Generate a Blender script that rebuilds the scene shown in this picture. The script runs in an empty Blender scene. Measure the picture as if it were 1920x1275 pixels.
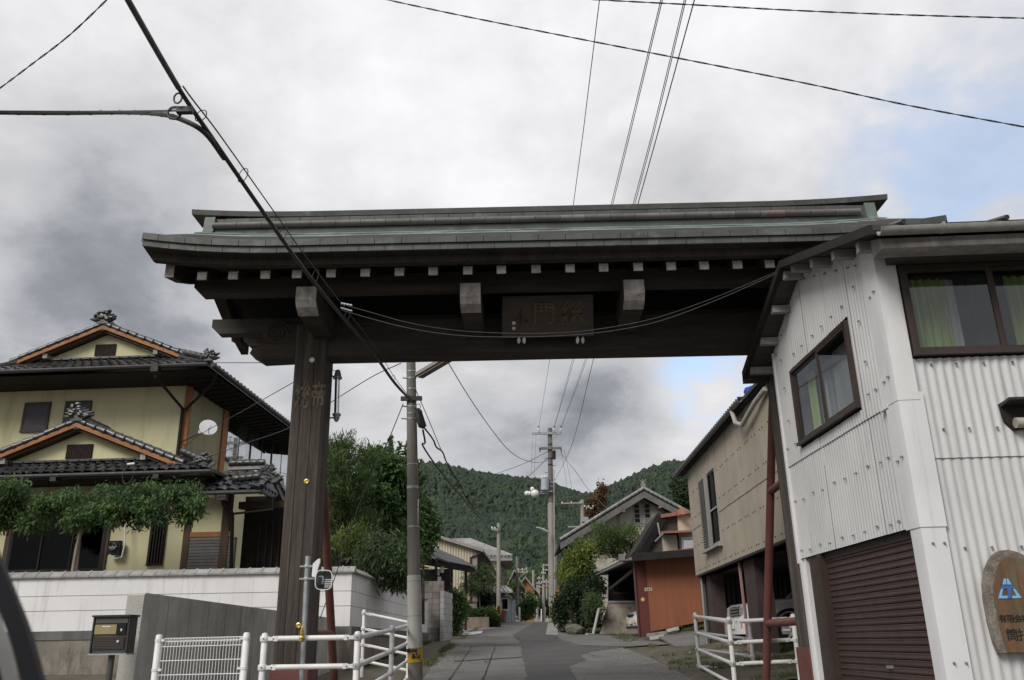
import bpy, bmesh, math, random
import numpy as np
from mathutils import Vector, Matrix, noise

S = bpy.context.scene
COL = S.collection
rnd = random.Random(11)
V = Vector

# ------------------------------------------------------------ camera
PITCH = math.atan(0.355)
ROLL = 0.017
FPX = 1600.0                      # focal length in pixels of a 1920 wide frame
CAM = V((0, 0, 1.2))
_f = V((0, math.cos(PITCH), math.sin(PITCH)))
_u0 = V((0, -math.sin(PITCH), math.cos(PITCH)))
_r0 = V((1, 0, 0))
CR = _r0 * math.cos(ROLL) - _u0 * math.sin(ROLL)
CU = _u0 * math.cos(ROLL) + _r0 * math.sin(ROLL)
cam_data = bpy.data.cameras.new('camera')
cam = bpy.data.objects.new('camera', cam_data)
COL.objects.link(cam)
cam_data.sensor_width = 36.0
cam_data.lens = FPX / 1920 * 36.0
cam_data.clip_start = 0.05
cam_data.clip_end = 6000
cam_data.dof.use_dof = True
cam_data.dof.focus_distance = 14.0
cam_data.dof.aperture_fstop = 9.0
m3 = Matrix((CR, CU, -_f)).transposed()
cam.matrix_world = Matrix.Translation(CAM) @ m3.to_4x4()
S.camera = cam

def ray(px, py):
    return _f * FPX + CR * (px - 960) - CU * (py - 637.5)

def P(px, py, Y):
    "world point seen at a pixel of the photograph, at forward distance Y"
    d = ray(px, py)
    return CAM + d * (Y / d.y)

def PL(px, py, pt, d):
    "world point seen at a pixel, on the vertical plane through pt along d"
    n = V((d[1], -d[0], 0))
    r = ray(px, py)
    t = (V((pt[0], pt[1], 0)) - CAM).dot(n) / r.dot(n)
    return CAM + r * t

def PZ(px, py, z):
    r = ray(px, py)
    return CAM + r * ((z - CAM.z) / r.z)

def gz(Y):
    "height of the street, which climbs away from the camera"
    if Y < 0: return 0.0
    if Y < 58: return .043 * Y
    if Y < 400: return 2.494 + .0195 * (Y - 58)
    return 2.494 + .0195 * 342

def PG(px, py, lift=0.0):
    "world point on the climbing street"
    r = ray(px, py)
    lo, hi = .5, 57.9
    for _ in range(50):
        m = (lo + hi) / 2
        p = CAM + r * (m / r.y)
        if p.z > gz(m) + lift: lo = m
        else: hi = m
    return CAM + r * (lo / r.y)

# ------------------------------------------------------------ sky, sun, exposure
SUN_DIR = V((-.50, -.66, .66)).normalized()          # towards the sun
world = bpy.data.worlds.new('World')
S.world = world
world.use_nodes = True
nt = world.node_tree
nt.nodes.clear()
def N(t, **k):
    n = nt.nodes.new(t)
    for a, b in k.items(): setattr(n, a, b)
    return n
def L(a, b): nt.links.new(a, b)
def setin(sock, v): sock.default_value = v
wout = N('ShaderNodeOutputWorld'); wbg = N('ShaderNodeBackground'); L(wbg.outputs[0], wout.inputs[0])
wbg.inputs[1].default_value = 0.1
sky = N('ShaderNodeTexSky', sky_type='NISHITA')
sky.sun_disc = False
sky.sun_elevation = math.asin(SUN_DIR.z)
sky.sun_rotation = math.atan2(SUN_DIR.x, SUN_DIR.y)
sky.altitude = 300
sky.dust_density = 2.0
tc = N('ShaderNodeTexCoord')
sep = N('ShaderNodeSeparateXYZ'); L(tc.outputs['Generated'], sep.inputs[0])
def math_(op, a, b=None, c=None, clamp=False):
    n = N('ShaderNodeMath', operation=op, use_clamp=clamp)
    for i, x in enumerate((a, b, c)):
        if x is None: continue
        if isinstance(x, (int, float)): n.inputs[i].default_value = x
        else: L(x, n.inputs[i])
    return n.outputs[0]
zc = math_('ADD', math_('MAXIMUM', sep.outputs[2], 0.0), 0.42)
cv = N('ShaderNodeCombineXYZ')
L(math_('DIVIDE', sep.outputs[0], zc), cv.inputs[0])
L(math_('DIVIDE', sep.outputs[1], zc), cv.inputs[1])
def wnoise(scale, detail, rough, off, dist=0.0):
    mp = N('ShaderNodeMapping'); mp.inputs[1].default_value = off
    L(cv.outputs[0], mp.inputs[0])
    n = N('ShaderNodeTexNoise')
    n.inputs['Scale'].default_value = scale; n.inputs['Detail'].default_value = detail
    n.inputs['Roughness'].default_value = rough; n.inputs['Distortion'].default_value = dist
    L(mp.outputs[0], n.inputs['Vector'])
    return n.outputs[0]
n_big = wnoise(1.5, 3, .5, (3.1, 1.7, .3), .2)
n_mid = wnoise(3.6, 6, .52, (7.3, 2.2, 1.3), .25)
n_fine = wnoise(9.0, 10, .58, (1.3, 8.8, 2.0), .15)
def spot(px, py, half_deg, soft=1.0):
    "soft patch of the sky round a direction: 1 at its middle, 0 outside"
    d = ray(px, py).normalized()
    n = N('ShaderNodeVectorMath', operation='DOT_PRODUCT')
    L(tc.outputs['Generated'], n.inputs[0]); n.inputs[1].default_value = d
    m = N('ShaderNodeMapRange', interpolation_type='SMOOTHSTEP')
    L(n.outputs['Value'], m.inputs[0])
    m.inputs[1].default_value = math.cos(math.radians(half_deg)); m.inputs[2].default_value = math.cos(math.radians(half_deg * .15))
    return m.outputs[0]
# how thick and bright the overcast is: large shapes, then billows, then wisps
b = math_('MULTIPLY_ADD', n_big, .36, .40)
b = math_('ADD', b, math_('MULTIPLY_ADD', n_mid, .64, -.32))
b = math_('ADD', b, math_('MULTIPLY_ADD', n_fine, .56, -.28))
for px, py, hd, amt in ((760, 330, 17, .13), (960, 350, 9, .10), (1250, 150, 22, .14), (600, 60, 14, .10), (1700, 60, 14, .10), (1330, 770, 5, .16), (1180, 880, 4, .14),
                        (50, 555, 14, -.18), (310, 475, 10, -.11), (200, 420, 12, -.06), (150, 190, 15, .09), (20, 60, 10, .05), (1140, 815, 5.5, -.20), (900, 850, 6, -.12), (1130, 710, 4, -.10), (960, 760, 7, -.04), (640, 800, 5, -.05), (250, 640, 8, -.08)):
    b = math_('ADD', b, math_('MULTIPLY', spot(px, py, hd), amt))
ramp = N('ShaderNodeValToRGB')
L(b, ramp.inputs[0])
cr = ramp.color_ramp
cr.elements[0].position = .0; cr.elements[0].color = (.15, .16, .18, 1)
cr.elements[1].position = 1.0; cr.elements[1].color = (.74, .735, .75, 1)
for p_, c_ in ((.22, (.25, .262, .288, 1)), (.40, (.40, .41, .43, 1)), (.56, (.49, .49, .505, 1)), (.74, (.60, .597, .612, 1))):
    e = cr.elements.new(p_); e.color = c_
cl = N('ShaderNodeMix', data_type='RGBA', blend_type='MULTIPLY'); cl.inputs[0].default_value = 1.0
L(ramp.outputs[0], cl.inputs[6])
# an overcast sky brightens steadily towards the zenith
zen = N('ShaderNodeMapRange'); L(sep.outputs[2], zen.inputs[0])
zen.inputs[1].default_value = .45; zen.inputs[2].default_value = 1.0; zen.inputs[3].default_value = 7.0; zen.inputs[4].default_value = 9.6
zcol = N('ShaderNodeCombineXYZ')
for i_ in range(3): L(zen.outputs[0], zcol.inputs[i_])
L(zcol.outputs[0], cl.inputs[7])
# gaps of blue
gap = math_('MULTIPLY', spot(1790, 320, 9), .50)
gap = math_('MAXIMUM', gap, math_('MULTIPLY', spot(1345, 690, 5), .9))
gap = math_('MAXIMUM', gap, math_('MULTIPLY', spot(1990, 230, 10), .36))
gap = math_('MULTIPLY', gap, math_('MULTIPLY_ADD', math_('ADD', n_fine, n_mid), -4.2, 4.75, clamp=True), clamp=True)
bl = N('ShaderNodeMix', data_type='RGBA')
L(gap, bl.inputs[0]); L(cl.outputs[2], bl.inputs[6])
sk2 = N('ShaderNodeMix', data_type='RGBA', blend_type='ADD'); sk2.inputs[0].default_value = 1
L(sky.outputs[0], sk2.inputs[6]); sk2.inputs[7].default_value = (1.1, 1.5, 2.1, 1)   # thin veil of cloud over the blue
L(sk2.outputs[2], bl.inputs[7])
L(bl.outputs[2], wbg.inputs[0])

sun_d = bpy.data.lights.new('sun', 'SUN')
sun_d.energy = 1.5
sun_d.angle = math.radians(25)
sun_d.color = (1.0, .96, .9)
sun = bpy.data.objects.new('sun', sun_d); COL.objects.link(sun)
sun.rotation_euler = SUN_DIR.to_track_quat('Z', 'Y').to_euler()

S.view_settings.view_transform = 'Standard'
S.view_settings.look = 'None'
S.view_settings.exposure = 0.86
S.view_settings.gamma = 1
S.view_settings.use_curve_mapping = False
S.render.engine = 'CYCLES'
S.cycles.max_bounces = 6
S.cycles.transparent_max_bounces = 6

# ------------------------------------------------------------ materials
MATS = {}
def mat(name, c1, c2=None, scale=3.0, rough=.75, bump=.0, bscale=40.0, stretch=(1, 1, 1), metal=0.0, var=.0, fine=.12, fscale=60.0, detail=6, lo=.35, hi=.65, spec=.4, local=False, trans=0.0, coat=0.0, emit=None, c3=None, s3=None, stretch3=(1, 1, 1), lo3=.55, hi3=.7):
    """procedural material: two colours mixed by noise, an optional third stain colour, fine grain, relief and a per-object tint"""
    m = bpy.data.materials.new(name); m.use_nodes = True
    t = m.node_tree; ns = t.nodes; ln = t.links
    bs = ns['Principled BSDF']
    def new(ty, **k):
        n = ns.new(ty)
        for a, b_ in k.items(): setattr(n, a, b_)
        return n
    if local:
        co = new('ShaderNodeTexCoord').outputs['Object']
    else:
        co = new('ShaderNodeNewGeometry').outputs['Position']
    def nz(sc, st, det=detail, ro=.6):
        mp = new('ShaderNodeMapping'); mp.inputs['Scale'].default_value = st
        ln.new(co, mp.inputs[0])
        n = new('ShaderNodeTexNoise'); n.inputs['Scale'].default_value = sc; n.inputs['Detail'].default_value = det; n.inputs['Roughness'].default_value = ro
        ln.new(mp.outputs[0], n.inputs['Vector'])
        return n.outputs[0]
    def rng(sock, a, b_):
        r = new('ShaderNodeMapRange'); ln.new(sock, r.inputs[0]); r.inputs[1].default_value = a; r.inputs[2].default_value = b_
        return r.outputs[0]
    def mix(f, a, b_, bt='MIX'):
        x = new('ShaderNodeMix', data_type='RGBA', blend_type=bt)
        if isinstance(f, float): x.inputs[0].default_value = f
        else: ln.new(f, x.inputs[0])
        for i, q in ((6, a), (7, b_)):
            if isinstance(q, tuple): x.inputs[i].default_value = (*q[:3], 1)
            else: ln.new(q, x.inputs[i])
        return x.outputs[2]
    if c2 is None: c2 = tuple(x * .82 for x in c1)
    c = mix(rng(nz(scale, stretch), lo, hi), c1, c2)
    if c3 is not None:
        c = mix(rng(nz(s3 or scale * .6, stretch3), lo3, hi3), c, c3)
    if fine > 0:
        g = rng(nz(fscale, stretch, 3), .2, .8)
        r2 = new('ShaderNodeMapRange'); ln.new(g, r2.inputs[0]); r2.inputs[3].default_value = 1 - fine; r2.inputs[4].default_value = 1 + fine
        cmb = new('ShaderNodeCombineXYZ')
        for i in range(3): ln.new(r2.outputs[0], cmb.inputs[i])
        c = mix(1.0, c, cmb.outputs[0], 'MULTIPLY')
    if var > 0:
        oi = new('ShaderNodeObjectInfo')
        r3 = new('ShaderNodeMapRange'); ln.new(oi.outputs['Random'], r3.inputs[0]); r3.inputs[3].default_value = 1 - var; r3.inputs[4].default_value = 1 + var
        cmb = new('ShaderNodeCombineXYZ')
        for i in range(3): ln.new(r3.outputs[0], cmb.inputs[i])
        c = mix(1.0, c, cmb.outputs[0], 'MULTIPLY')
    ln.new(c, bs.inputs['Base Color'])
    bs.inputs['Roughness'].default_value = rough
    bs.inputs['Metallic'].default_value = metal
    bs.inputs['Specular IOR Level'].default_value = spec
    bs.inputs['Coat Weight'].default_value = coat
    if rough < .9 and metal < .9:
        rr = new('ShaderNodeMapRange'); ln.new(nz(scale * 2.3, stretch, 4), rr.inputs[0]); rr.inputs[1].default_value = .3; rr.inputs[2].default_value = .7
        rr.inputs[3].default_value = max(.03, rough - .1); rr.inputs[4].default_value = min(1, rough + .1)
        ln.new(rr.outputs[0], bs.inputs['Roughness'])
    if bump > 0:
        bn = new('ShaderNodeBump'); bn.inputs['Strength'].default_value = min(1, bump); bn.inputs['Distance'].default_value = .02
        ln.new(nz(bscale, stretch, 5), bn.inputs['Height']); ln.new(bn.outputs[0], bs.inputs['Normal'])
    if trans > 0:
        tr = new('ShaderNodeBsdfTranslucent'); ln.new(c, tr.inputs[0])
        ms = new('ShaderNodeMixShader'); ms.inputs[0].default_value = trans
        ln.new(bs.outputs[0], ms.inputs[1]); ln.new(tr.outputs[0], ms.inputs[2])
        ln.new(ms.outputs[0], ns['Material Output'].inputs[0])
    if emit:
        bs.inputs['Emission Color'].default_value = (*emit[:3], 1); bs.inputs['Emission Strength'].default_value = emit[3]
    MATS[name] = m
    return m

def glass(name, tint=(.86, .88, .88), rough=.03, alpha=.35, ior=1.5):
    "thin window pane: part see-through, part mirror"
    m = bpy.data.materials.new(name); m.use_nodes = True
    t = m.node_tree; ns = t.nodes; ln = t.links
    ns.remove(ns['Principled BSDF'])
    tr = ns.new('ShaderNodeBsdfTransparent'); tr.inputs[0].default_value = (*tint, 1)
    gl = ns.new('ShaderNodeBsdfGlossy'); gl.inputs['Roughness'].default_value = rough; gl.inputs[0].default_value = (.9, .92, .95, 1)
    lw = ns.new('ShaderNodeLayerWeight'); lw.inputs[0].default_value = .5          # facing = 1 - cos, alike from both sides of the pane
    pw = ns.new('ShaderNodeMath'); pw.operation = 'POWER'; pw.inputs[1].default_value = 5.0; ln.new(lw.outputs['Facing'], pw.inputs[0])
    ad = ns.new('ShaderNodeMath'); ad.operation = 'MULTIPLY_ADD'; ad.use_clamp = True; ad.inputs[1].default_value = (ior - 1) * 1.2; ad.inputs[2].default_value = max(0, alpha + .02)
    ln.new(pw.outputs[0], ad.inputs[0])
    mx = ns.new('ShaderNodeMixShader'); ln.new(ad.outputs[0], mx.inputs[0]); ln.new(tr.outputs[0], mx.inputs[1]); ln.new(gl.outputs[0], mx.inputs[2])
    ln.new(mx.outputs[0], ns['Material Output'].inputs[0])
    MATS[name] = m
    return m

wood_d = mat('weathered dark timber', (.045, .036, .028), (.023, .019, .016), scale=2.2, stretch=(3, 3, .35), rough=.85, bump=.5, bscale=22, fine=.35, fscale=30)
wood_h = mat('dark timber along', (.060, .049, .041), (.028, .024, .021), scale=2.0, stretch=(.35, 3, 3), rough=.85, bump=.4, bscale=22, fine=.3, fscale=30, c3=(.10, .052, .032), s3=.9, stretch3=(.4, 3, 3), lo3=.6, hi3=.8)
wood_p = mat('weathered grey pillar timber', (.088, .075, .063), (.042, .036, .031), scale=1.8, stretch=(7, 7, .2), rough=.9, bump=.9, bscale=20, fine=.5, fscale=26, c3=(.145, .118, .096), s3=1.5, stretch3=(6, 6, .25), lo3=.52, hi3=.72)
wood_e = mat('pale end grain', (.76, .74, .71), (.55, .53, .50), scale=14, rough=.9, fine=.35, fscale=70, var=.12)
wood_n = mat('pale timber nose', (.42, .395, .365), (.20, .185, .17), scale=7, rough=.9, fine=.3, fscale=50)
wood_g = mat('grey brown board', (.075, .067, .06), (.05, .045, .041), scale=3, stretch=(.5, 3, 3), rough=.9, fine=.25)
copper_g = mat('green copper sheet', (.20, .275, .25), (.125, .16, .15), scale=2.2, rough=.6, var=.16, fine=.2, fscale=30, c3=(.09, .09, .085), s3=3, lo3=.5, hi3=.7)
copper_d = mat('dark copper sheet', (.078, .082, .078), (.055, .058, .054), scale=3, rough=.6, var=.14, fine=.2, fscale=25, c3=(.10, .115, .105), s3=5)
copper_r = mat('browned copper roll', (.15, .135, .13), (.10, .095, .09), scale=4, rough=.55, var=.22, fine=.2, fscale=25, c3=(.16, .105, .095), s3=2)
red_p = mat('brick red painted steel', (.155, .055, .045), (.115, .042, .036), scale=4, rough=.65, fine=.15, c3=(.12, .055, .045), s3=7)
white_p = mat('white painted steel', (.74, .73, .72), (.62, .61, .6), scale=5, rough=.45, fine=.05, c3=(.5, .47, .43), s3=11, lo3=.6, hi3=.8)
galv = mat('galvanised steel', (.36, .38, .39), (.28, .30, .31), scale=14, rough=.45, metal=.5, fine=.12)
dark_m = mat('dark metal', (.03, .03, .032), (.02, .02, .02), scale=8, rough=.6, fine=.1)
black_r = mat('black cable rubber', (.012, .012, .013), (.02, .02, .02), scale=20, rough=.6, fine=.1)
grey_w = mat('grey wire', (.06, .06, .062), None, scale=30, rough=.6, fine=0)
sheath = mat('grey cable sheath', (.085, .088, .09), (.06, .06, .062), scale=12, rough=.6, fine=.1)
conc = mat('weathered concrete', (.30, .285, .26), (.21, .20, .185), scale=1.6, rough=.95, bump=.35, bscale=55, fine=.2, fscale=80, c3=(.14, .13, .115), s3=2.6, stretch3=(2, 2, .5), lo3=.55, hi3=.75)
conc_t = mat('stained tan concrete', (.25, .222, .185), (.165, .148, .125), scale=2.4, rough=.95, bump=.35, bscale=60, fine=.28, fscale=45, c3=(.10, .092, .08), s3=3.2, stretch3=(2.5, 2.5, .5), lo3=.52, hi3=.75)
conc_d = mat('dark damp concrete', (.15, .148, .142), (.095, .094, .09), scale=2, rough=.95, bump=.4, bscale=50, fine=.2, stretch=(2, 2, .5))
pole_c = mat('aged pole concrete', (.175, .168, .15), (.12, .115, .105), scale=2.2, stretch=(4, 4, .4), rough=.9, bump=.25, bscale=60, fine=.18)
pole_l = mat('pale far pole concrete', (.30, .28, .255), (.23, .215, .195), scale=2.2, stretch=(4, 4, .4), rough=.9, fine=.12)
pole_w = mat('grey pole sleeve', (.38, .37, .35), (.32, .31, .29), scale=3, stretch=(3, 3, .5), rough=.7, fine=.08)
white_w = mat('white rendered wall', (.72, .71, .70), (.65, .64, .635), scale=1.2, rough=.85, fine=.04, fscale=90, c3=(.40, .39, .37), s3=2.2, stretch3=(3.5, 3.5, .25), lo3=.55, hi3=.85, bump=.08)
stucco_y = mat('yellow ochre stucco', (.57, .54, .34), (.52, .49, .305), scale=.9, rough=.95, fine=.08, fscale=120, bump=.3, bscale=160, c3=(.33, .305, .19), s3=1.3, stretch3=(2, 2, .3), lo3=.52, hi3=.85)
tile_k = mat('black glazed roof tile', (.036, .037, .039), (.020, .020, .022), scale=6, rough=.38, fine=.15, var=.25, spec=.6)
tile_g = mat('grey coping tile', (.30, .295, .285), (.20, .198, .19), scale=7, rough=.55, fine=.15, var=.12)
tile_f = mat('silver grey roof tile', (.27, .265, .26), (.19, .187, .183), scale=3, rough=.6, fine=.2, var=.1)
wood_o = mat('orange varnished timber', (.30, .125, .038), (.21, .085, .028), scale=3, stretch=(1, 1, 1), rough=.6, fine=.2, fscale=40)
wood_b = mat('brown house timber', (.075, .045, .026), (.045, .029, .018), scale=3, stretch=(3, 3, .4), rough=.75, fine=.2)
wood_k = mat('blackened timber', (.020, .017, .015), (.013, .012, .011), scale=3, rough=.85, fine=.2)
lattice = mat('dark brown lattice', (.033, .022, .018), None, scale=5, rough=.8)
frame_b = mat('brown window frame', (.045, .030, .025), (.034, .023, .019), scale=6, rough=.5, fine=.08)
interior = mat('room shade', (.02, .02, .021), None, scale=2, rough=.9, fine=0)  # near-black lining: shade of the unlit room put into the colour
screen_g = mat('grey mesh screen', (.055, .056, .06), (.045, .046, .05), scale=3, rough=.5, fine=.05)
curt_g = mat('green curtain', (.29, .36, .12), (.20, .26, .08), scale=5, stretch=(9, 9, .3), rough=.9, fine=.1)
curt_w = mat('pale grey curtain', (.40, .39, .40), (.28, .275, .285), scale=3, stretch=(8, 8, .2), rough=.9, fine=.05)
corr_w = mat('off white corrugated sheet', (.56, .56, .56), (.49, .49, .49), scale=1.2, rough=.5, fine=.05, var=.035, c3=(.36, .345, .325), s3=2.2, stretch3=(5, 5, .22), lo3=.56, hi3=.85)
flash_w = mat('white smooth flashing', (.64, .64, .645), (.58, .58, .585), scale=1.5, rough=.45, fine=.03, c3=(.40, .39, .375), s3=2.6, stretch3=(4, 4, .25), lo3=.56, hi3=.85)
corr_b = mat('beige metal panel', (.36, .315, .25), (.30, .262, .208), scale=1.3, rough=.7, fine=.07, var=.06, c3=(.225, .195, .155), s3=1.6, stretch3=(5, 5, .3), lo3=.55, hi3=.8)
corr_t = mat('cream corrugated sheet', (.50, .445, .34), (.43, .38, .285), scale=1.2, stretch=(4, 4, .3), rough=.6, fine=.05, var=.04)
corr_o = mat('orange painted corrugated sheet', (.25, .092, .043), (.205, .076, .036), scale=1.4, stretch=(3, 3, .4), rough=.65, fine=.10, c3=(.20, .078, .04), s3=2.2, stretch3=(5, 5, .3), lo3=.55, hi3=.8, var=.03)
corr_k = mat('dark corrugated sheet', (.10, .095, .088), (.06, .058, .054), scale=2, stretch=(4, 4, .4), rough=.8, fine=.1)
shut_b = mat('brown shutter slat', (.060, .037, .033), (.048, .030, .027), scale=5, rough=.5, fine=.08, var=.10)
plaster_g = mat('grey buff plaster', (.46, .43, .35), (.38, .355, .29), scale=1.2, rough=.95, fine=.1, c3=(.21, .195, .16), s3=1.8, stretch3=(2, 2, .5))
wood_pale = mat('bleached grey timber', (.33, .315, .30), (.22, .21, .20), scale=3, stretch=(3, 3, .4), rough=.9, fine=.2)
cream_w = mat('cream rendered wall', (.56, .51, .39), (.50, .455, .35), scale=1, rough=.9, fine=.06)
pink_m = mat('faded red metal roof', (.29, .125, .09), (.22, .095, .07), scale=3, rough=.7, fine=.12)
asph_1 = mat('grey worn asphalt', (.150, .144, .136), (.105, .102, .098), scale=1.3, rough=.92, bump=.5, bscale=90, fine=.5, fscale=40, c3=(.14, .135, .128), s3=.5)
asph_2 = mat('darker patched asphalt', (.078, .076, .075), (.058, .057, .056), scale=1.6, rough=.9, bump=.5, bscale=90, fine=.45, fscale=60)
asph_3 = mat('pale worn concrete asphalt', (.155, .149, .140), (.118, .114, .108), scale=1.1, rough=.92, bump=.5, bscale=90, fine=.45, fscale=42)
soil = mat('gravelly earth', (.115, .098, .075), (.070, .063, .048), scale=2.5, rough=1, bump=.7, bscale=30, fine=.35, fscale=35, c3=(.05, .065, .03), s3=1.6, lo3=.52, hi3=.66)
grass_m = mat('short grass', (.07, .10, .03), (.10, .115, .045), scale=2.5, rough=.9, fine=.3, trans=.15)
soil_d = mat('dark wet ground', (.035, .033, .028), (.022, .022, .018), scale=3, rough=1, fine=.3)
car_w = mat('white car paint', (.62, .615, .60), (.58, .575, .56), scale=2, rough=.25, fine=.0, coat=.5)
chrome = mat('chrome', (.65, .66, .68), None, scale=9, rough=.18, metal=1.0, fine=0)
lens_m = mat('headlamp lens', (.55, .57, .6), (.30, .31, .33), scale=22, rough=.12, metal=.6, fine=.2)
amber = mat('amber lamp', (.55, .24, .02), None, scale=9, rough=.2, fine=0)
tyre = mat('tyre rubber', (.016, .016, .016), None, scale=9, rough=.85, fine=.1)
yellow_p = mat('yellow band paint', (.50, .315, .03), (.38, .235, .03), scale=9, rough=.6, fine=.2, c3=(.20, .13, .03), s3=14)
black_p = mat('black band paint', (.016, .016, .016), None, scale=9, rough=.6)
brass = mat('yellow brass clamp', (.48, .36, .12), None, scale=9, rough=.4, metal=.8, fine=.1)
porc = mat('white porcelain', (.72, .72, .72), None, scale=9, rough=.25, fine=0)
gold_t = mat('faded gold lettering', (.125, .098, .062), (.085, .06, .04), scale=16, rough=.7, fine=.25)
blue_l = mat('light blue paint', (.19, .44, .66), (.16, .38, .60), scale=20, rough=.6, fine=.1)
blue_d = mat('dark blue paint', (.05, .13, .36), (.04, .11, .31), scale=20, rough=.6, fine=.1)
ink = mat('black ink lettering', (.014, .013, .012), None, scale=20, rough=.8)
sign_w = mat('red brown burnished slab', (.165, .072, .034), (.085, .058, .032), scale=5, stretch=(4, 4, .7), rough=.55, fine=.25, fscale=30, c3=(.115, .105, .062), s3=6, stretch3=(3, 3, .5), lo3=.48, hi3=.66)
bark_e = mat('grey bark edge', (.24, .215, .185), (.12, .10, .085), scale=9, rough=.95, bump=.5, bscale=40, fine=.3)
bark = mat('brown bark', (.075, .058, .043), (.040, .032, .025), scale=9, stretch=(3, 3, .5), rough=.95, bump=.6, bscale=30, fine=.3)
bark_p = mat('pale stripped trunk', (.36, .31, .25), (.22, .17, .125), scale=7, stretch=(3, 3, .3), rough=.9, fine=.25)
tarp = mat('blue tarpaulin', (.02, .085, .55), (.02, .07, .45), scale=6, rough=.5)
plate_w = mat('white plate', (.68, .68, .66), None, scale=12, rough=.4, fine=.05)
dish_m = mat('pale satellite dish', (.60, .60, .62), (.54, .54, .56), scale=4, rough=.4, fine=.03)
grey_s = mat('grey stacked siding', (.155, .150, .142), (.12, .116, .11), scale=5, rough=.85, fine=.2, var=.12)
block_m = mat('grey concrete block', (.27, .25, .225), (.20, .185, .168), scale=3, rough=.95, bump=.4, bscale=50, fine=.25, var=.14, c3=(.20, .155, .115), s3=1.3)
block_p = mat('pale concrete block', (.44, .435, .425), (.38, .375, .365), scale=3, rough=.95, fine=.2, var=.08)
stone_m = mat('mossy stone', (.13, .122, .105), (.075, .075, .055), scale=5, rough=.95, bump=.6, bscale=25, fine=.3, var=.2)
tin = mat('weathered tin', (.24, .235, .225), (.16, .155, .15), scale=4, rough=.6, metal=.2, fine=.15)
mirror_b = mat('black plastic', (.008, .008, .010), (.012, .011, .013), scale=8, rough=.5, fine=0, spec=.2)
pane = glass('clear window pane', alpha=.03, ior=1.35)
pane_m = glass('mirroring window pane', alpha=.42, ior=1.3)
pane_d = glass('dull window pane', tint=(.45, .46, .45), alpha=-.01, rough=.05, ior=1.3)
def leafm(name, c1, c2, c3, sc=1.2):
    return mat(name, c1, c2, scale=sc, rough=.6, fine=.35, fscale=9, c3=c3, s3=sc * .7, lo3=.5, hi3=.68, trans=.28, spec=.3, detail=4)
leaf_pine = leafm('dark pine needles', (.070, .115, .034), (.042, .075, .024), (.135, .18, .044))
leaf_broad = leafm('broad green leaves', (.066, .122, .038), (.040, .080, .027), (.135, .20, .05))
leaf_lime = leafm('yellow green leaves', (.135, .18, .036), (.075, .115, .028), (.21, .235, .048))
leaf_dark = leafm('deep green leaves', (.026, .048, .020), (.018, .034, .015), (.042, .070, .022))
leaf_bam = leafm('feathery green leaves', (.068, .105, .042), (.045, .075, .032), (.105, .14, .048))
leaf_wis = leafm('wisteria leaves', (.072, .130, .046), (.046, .088, .034), (.125, .19, .05), 1.6)
leaf_rust = leafm('rusty brown leaves', (.10, .055, .025), (.05, .045, .022), (.14, .06, .025))
leaf_hill = leafm('cedar forest', (.036, .058, .036), (.025, .045, .029), (.062, .085, .042), .05)
# ------------------------------------------------------------ mesh building
ORG = {}
Z = V((0, 0, 1))

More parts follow.
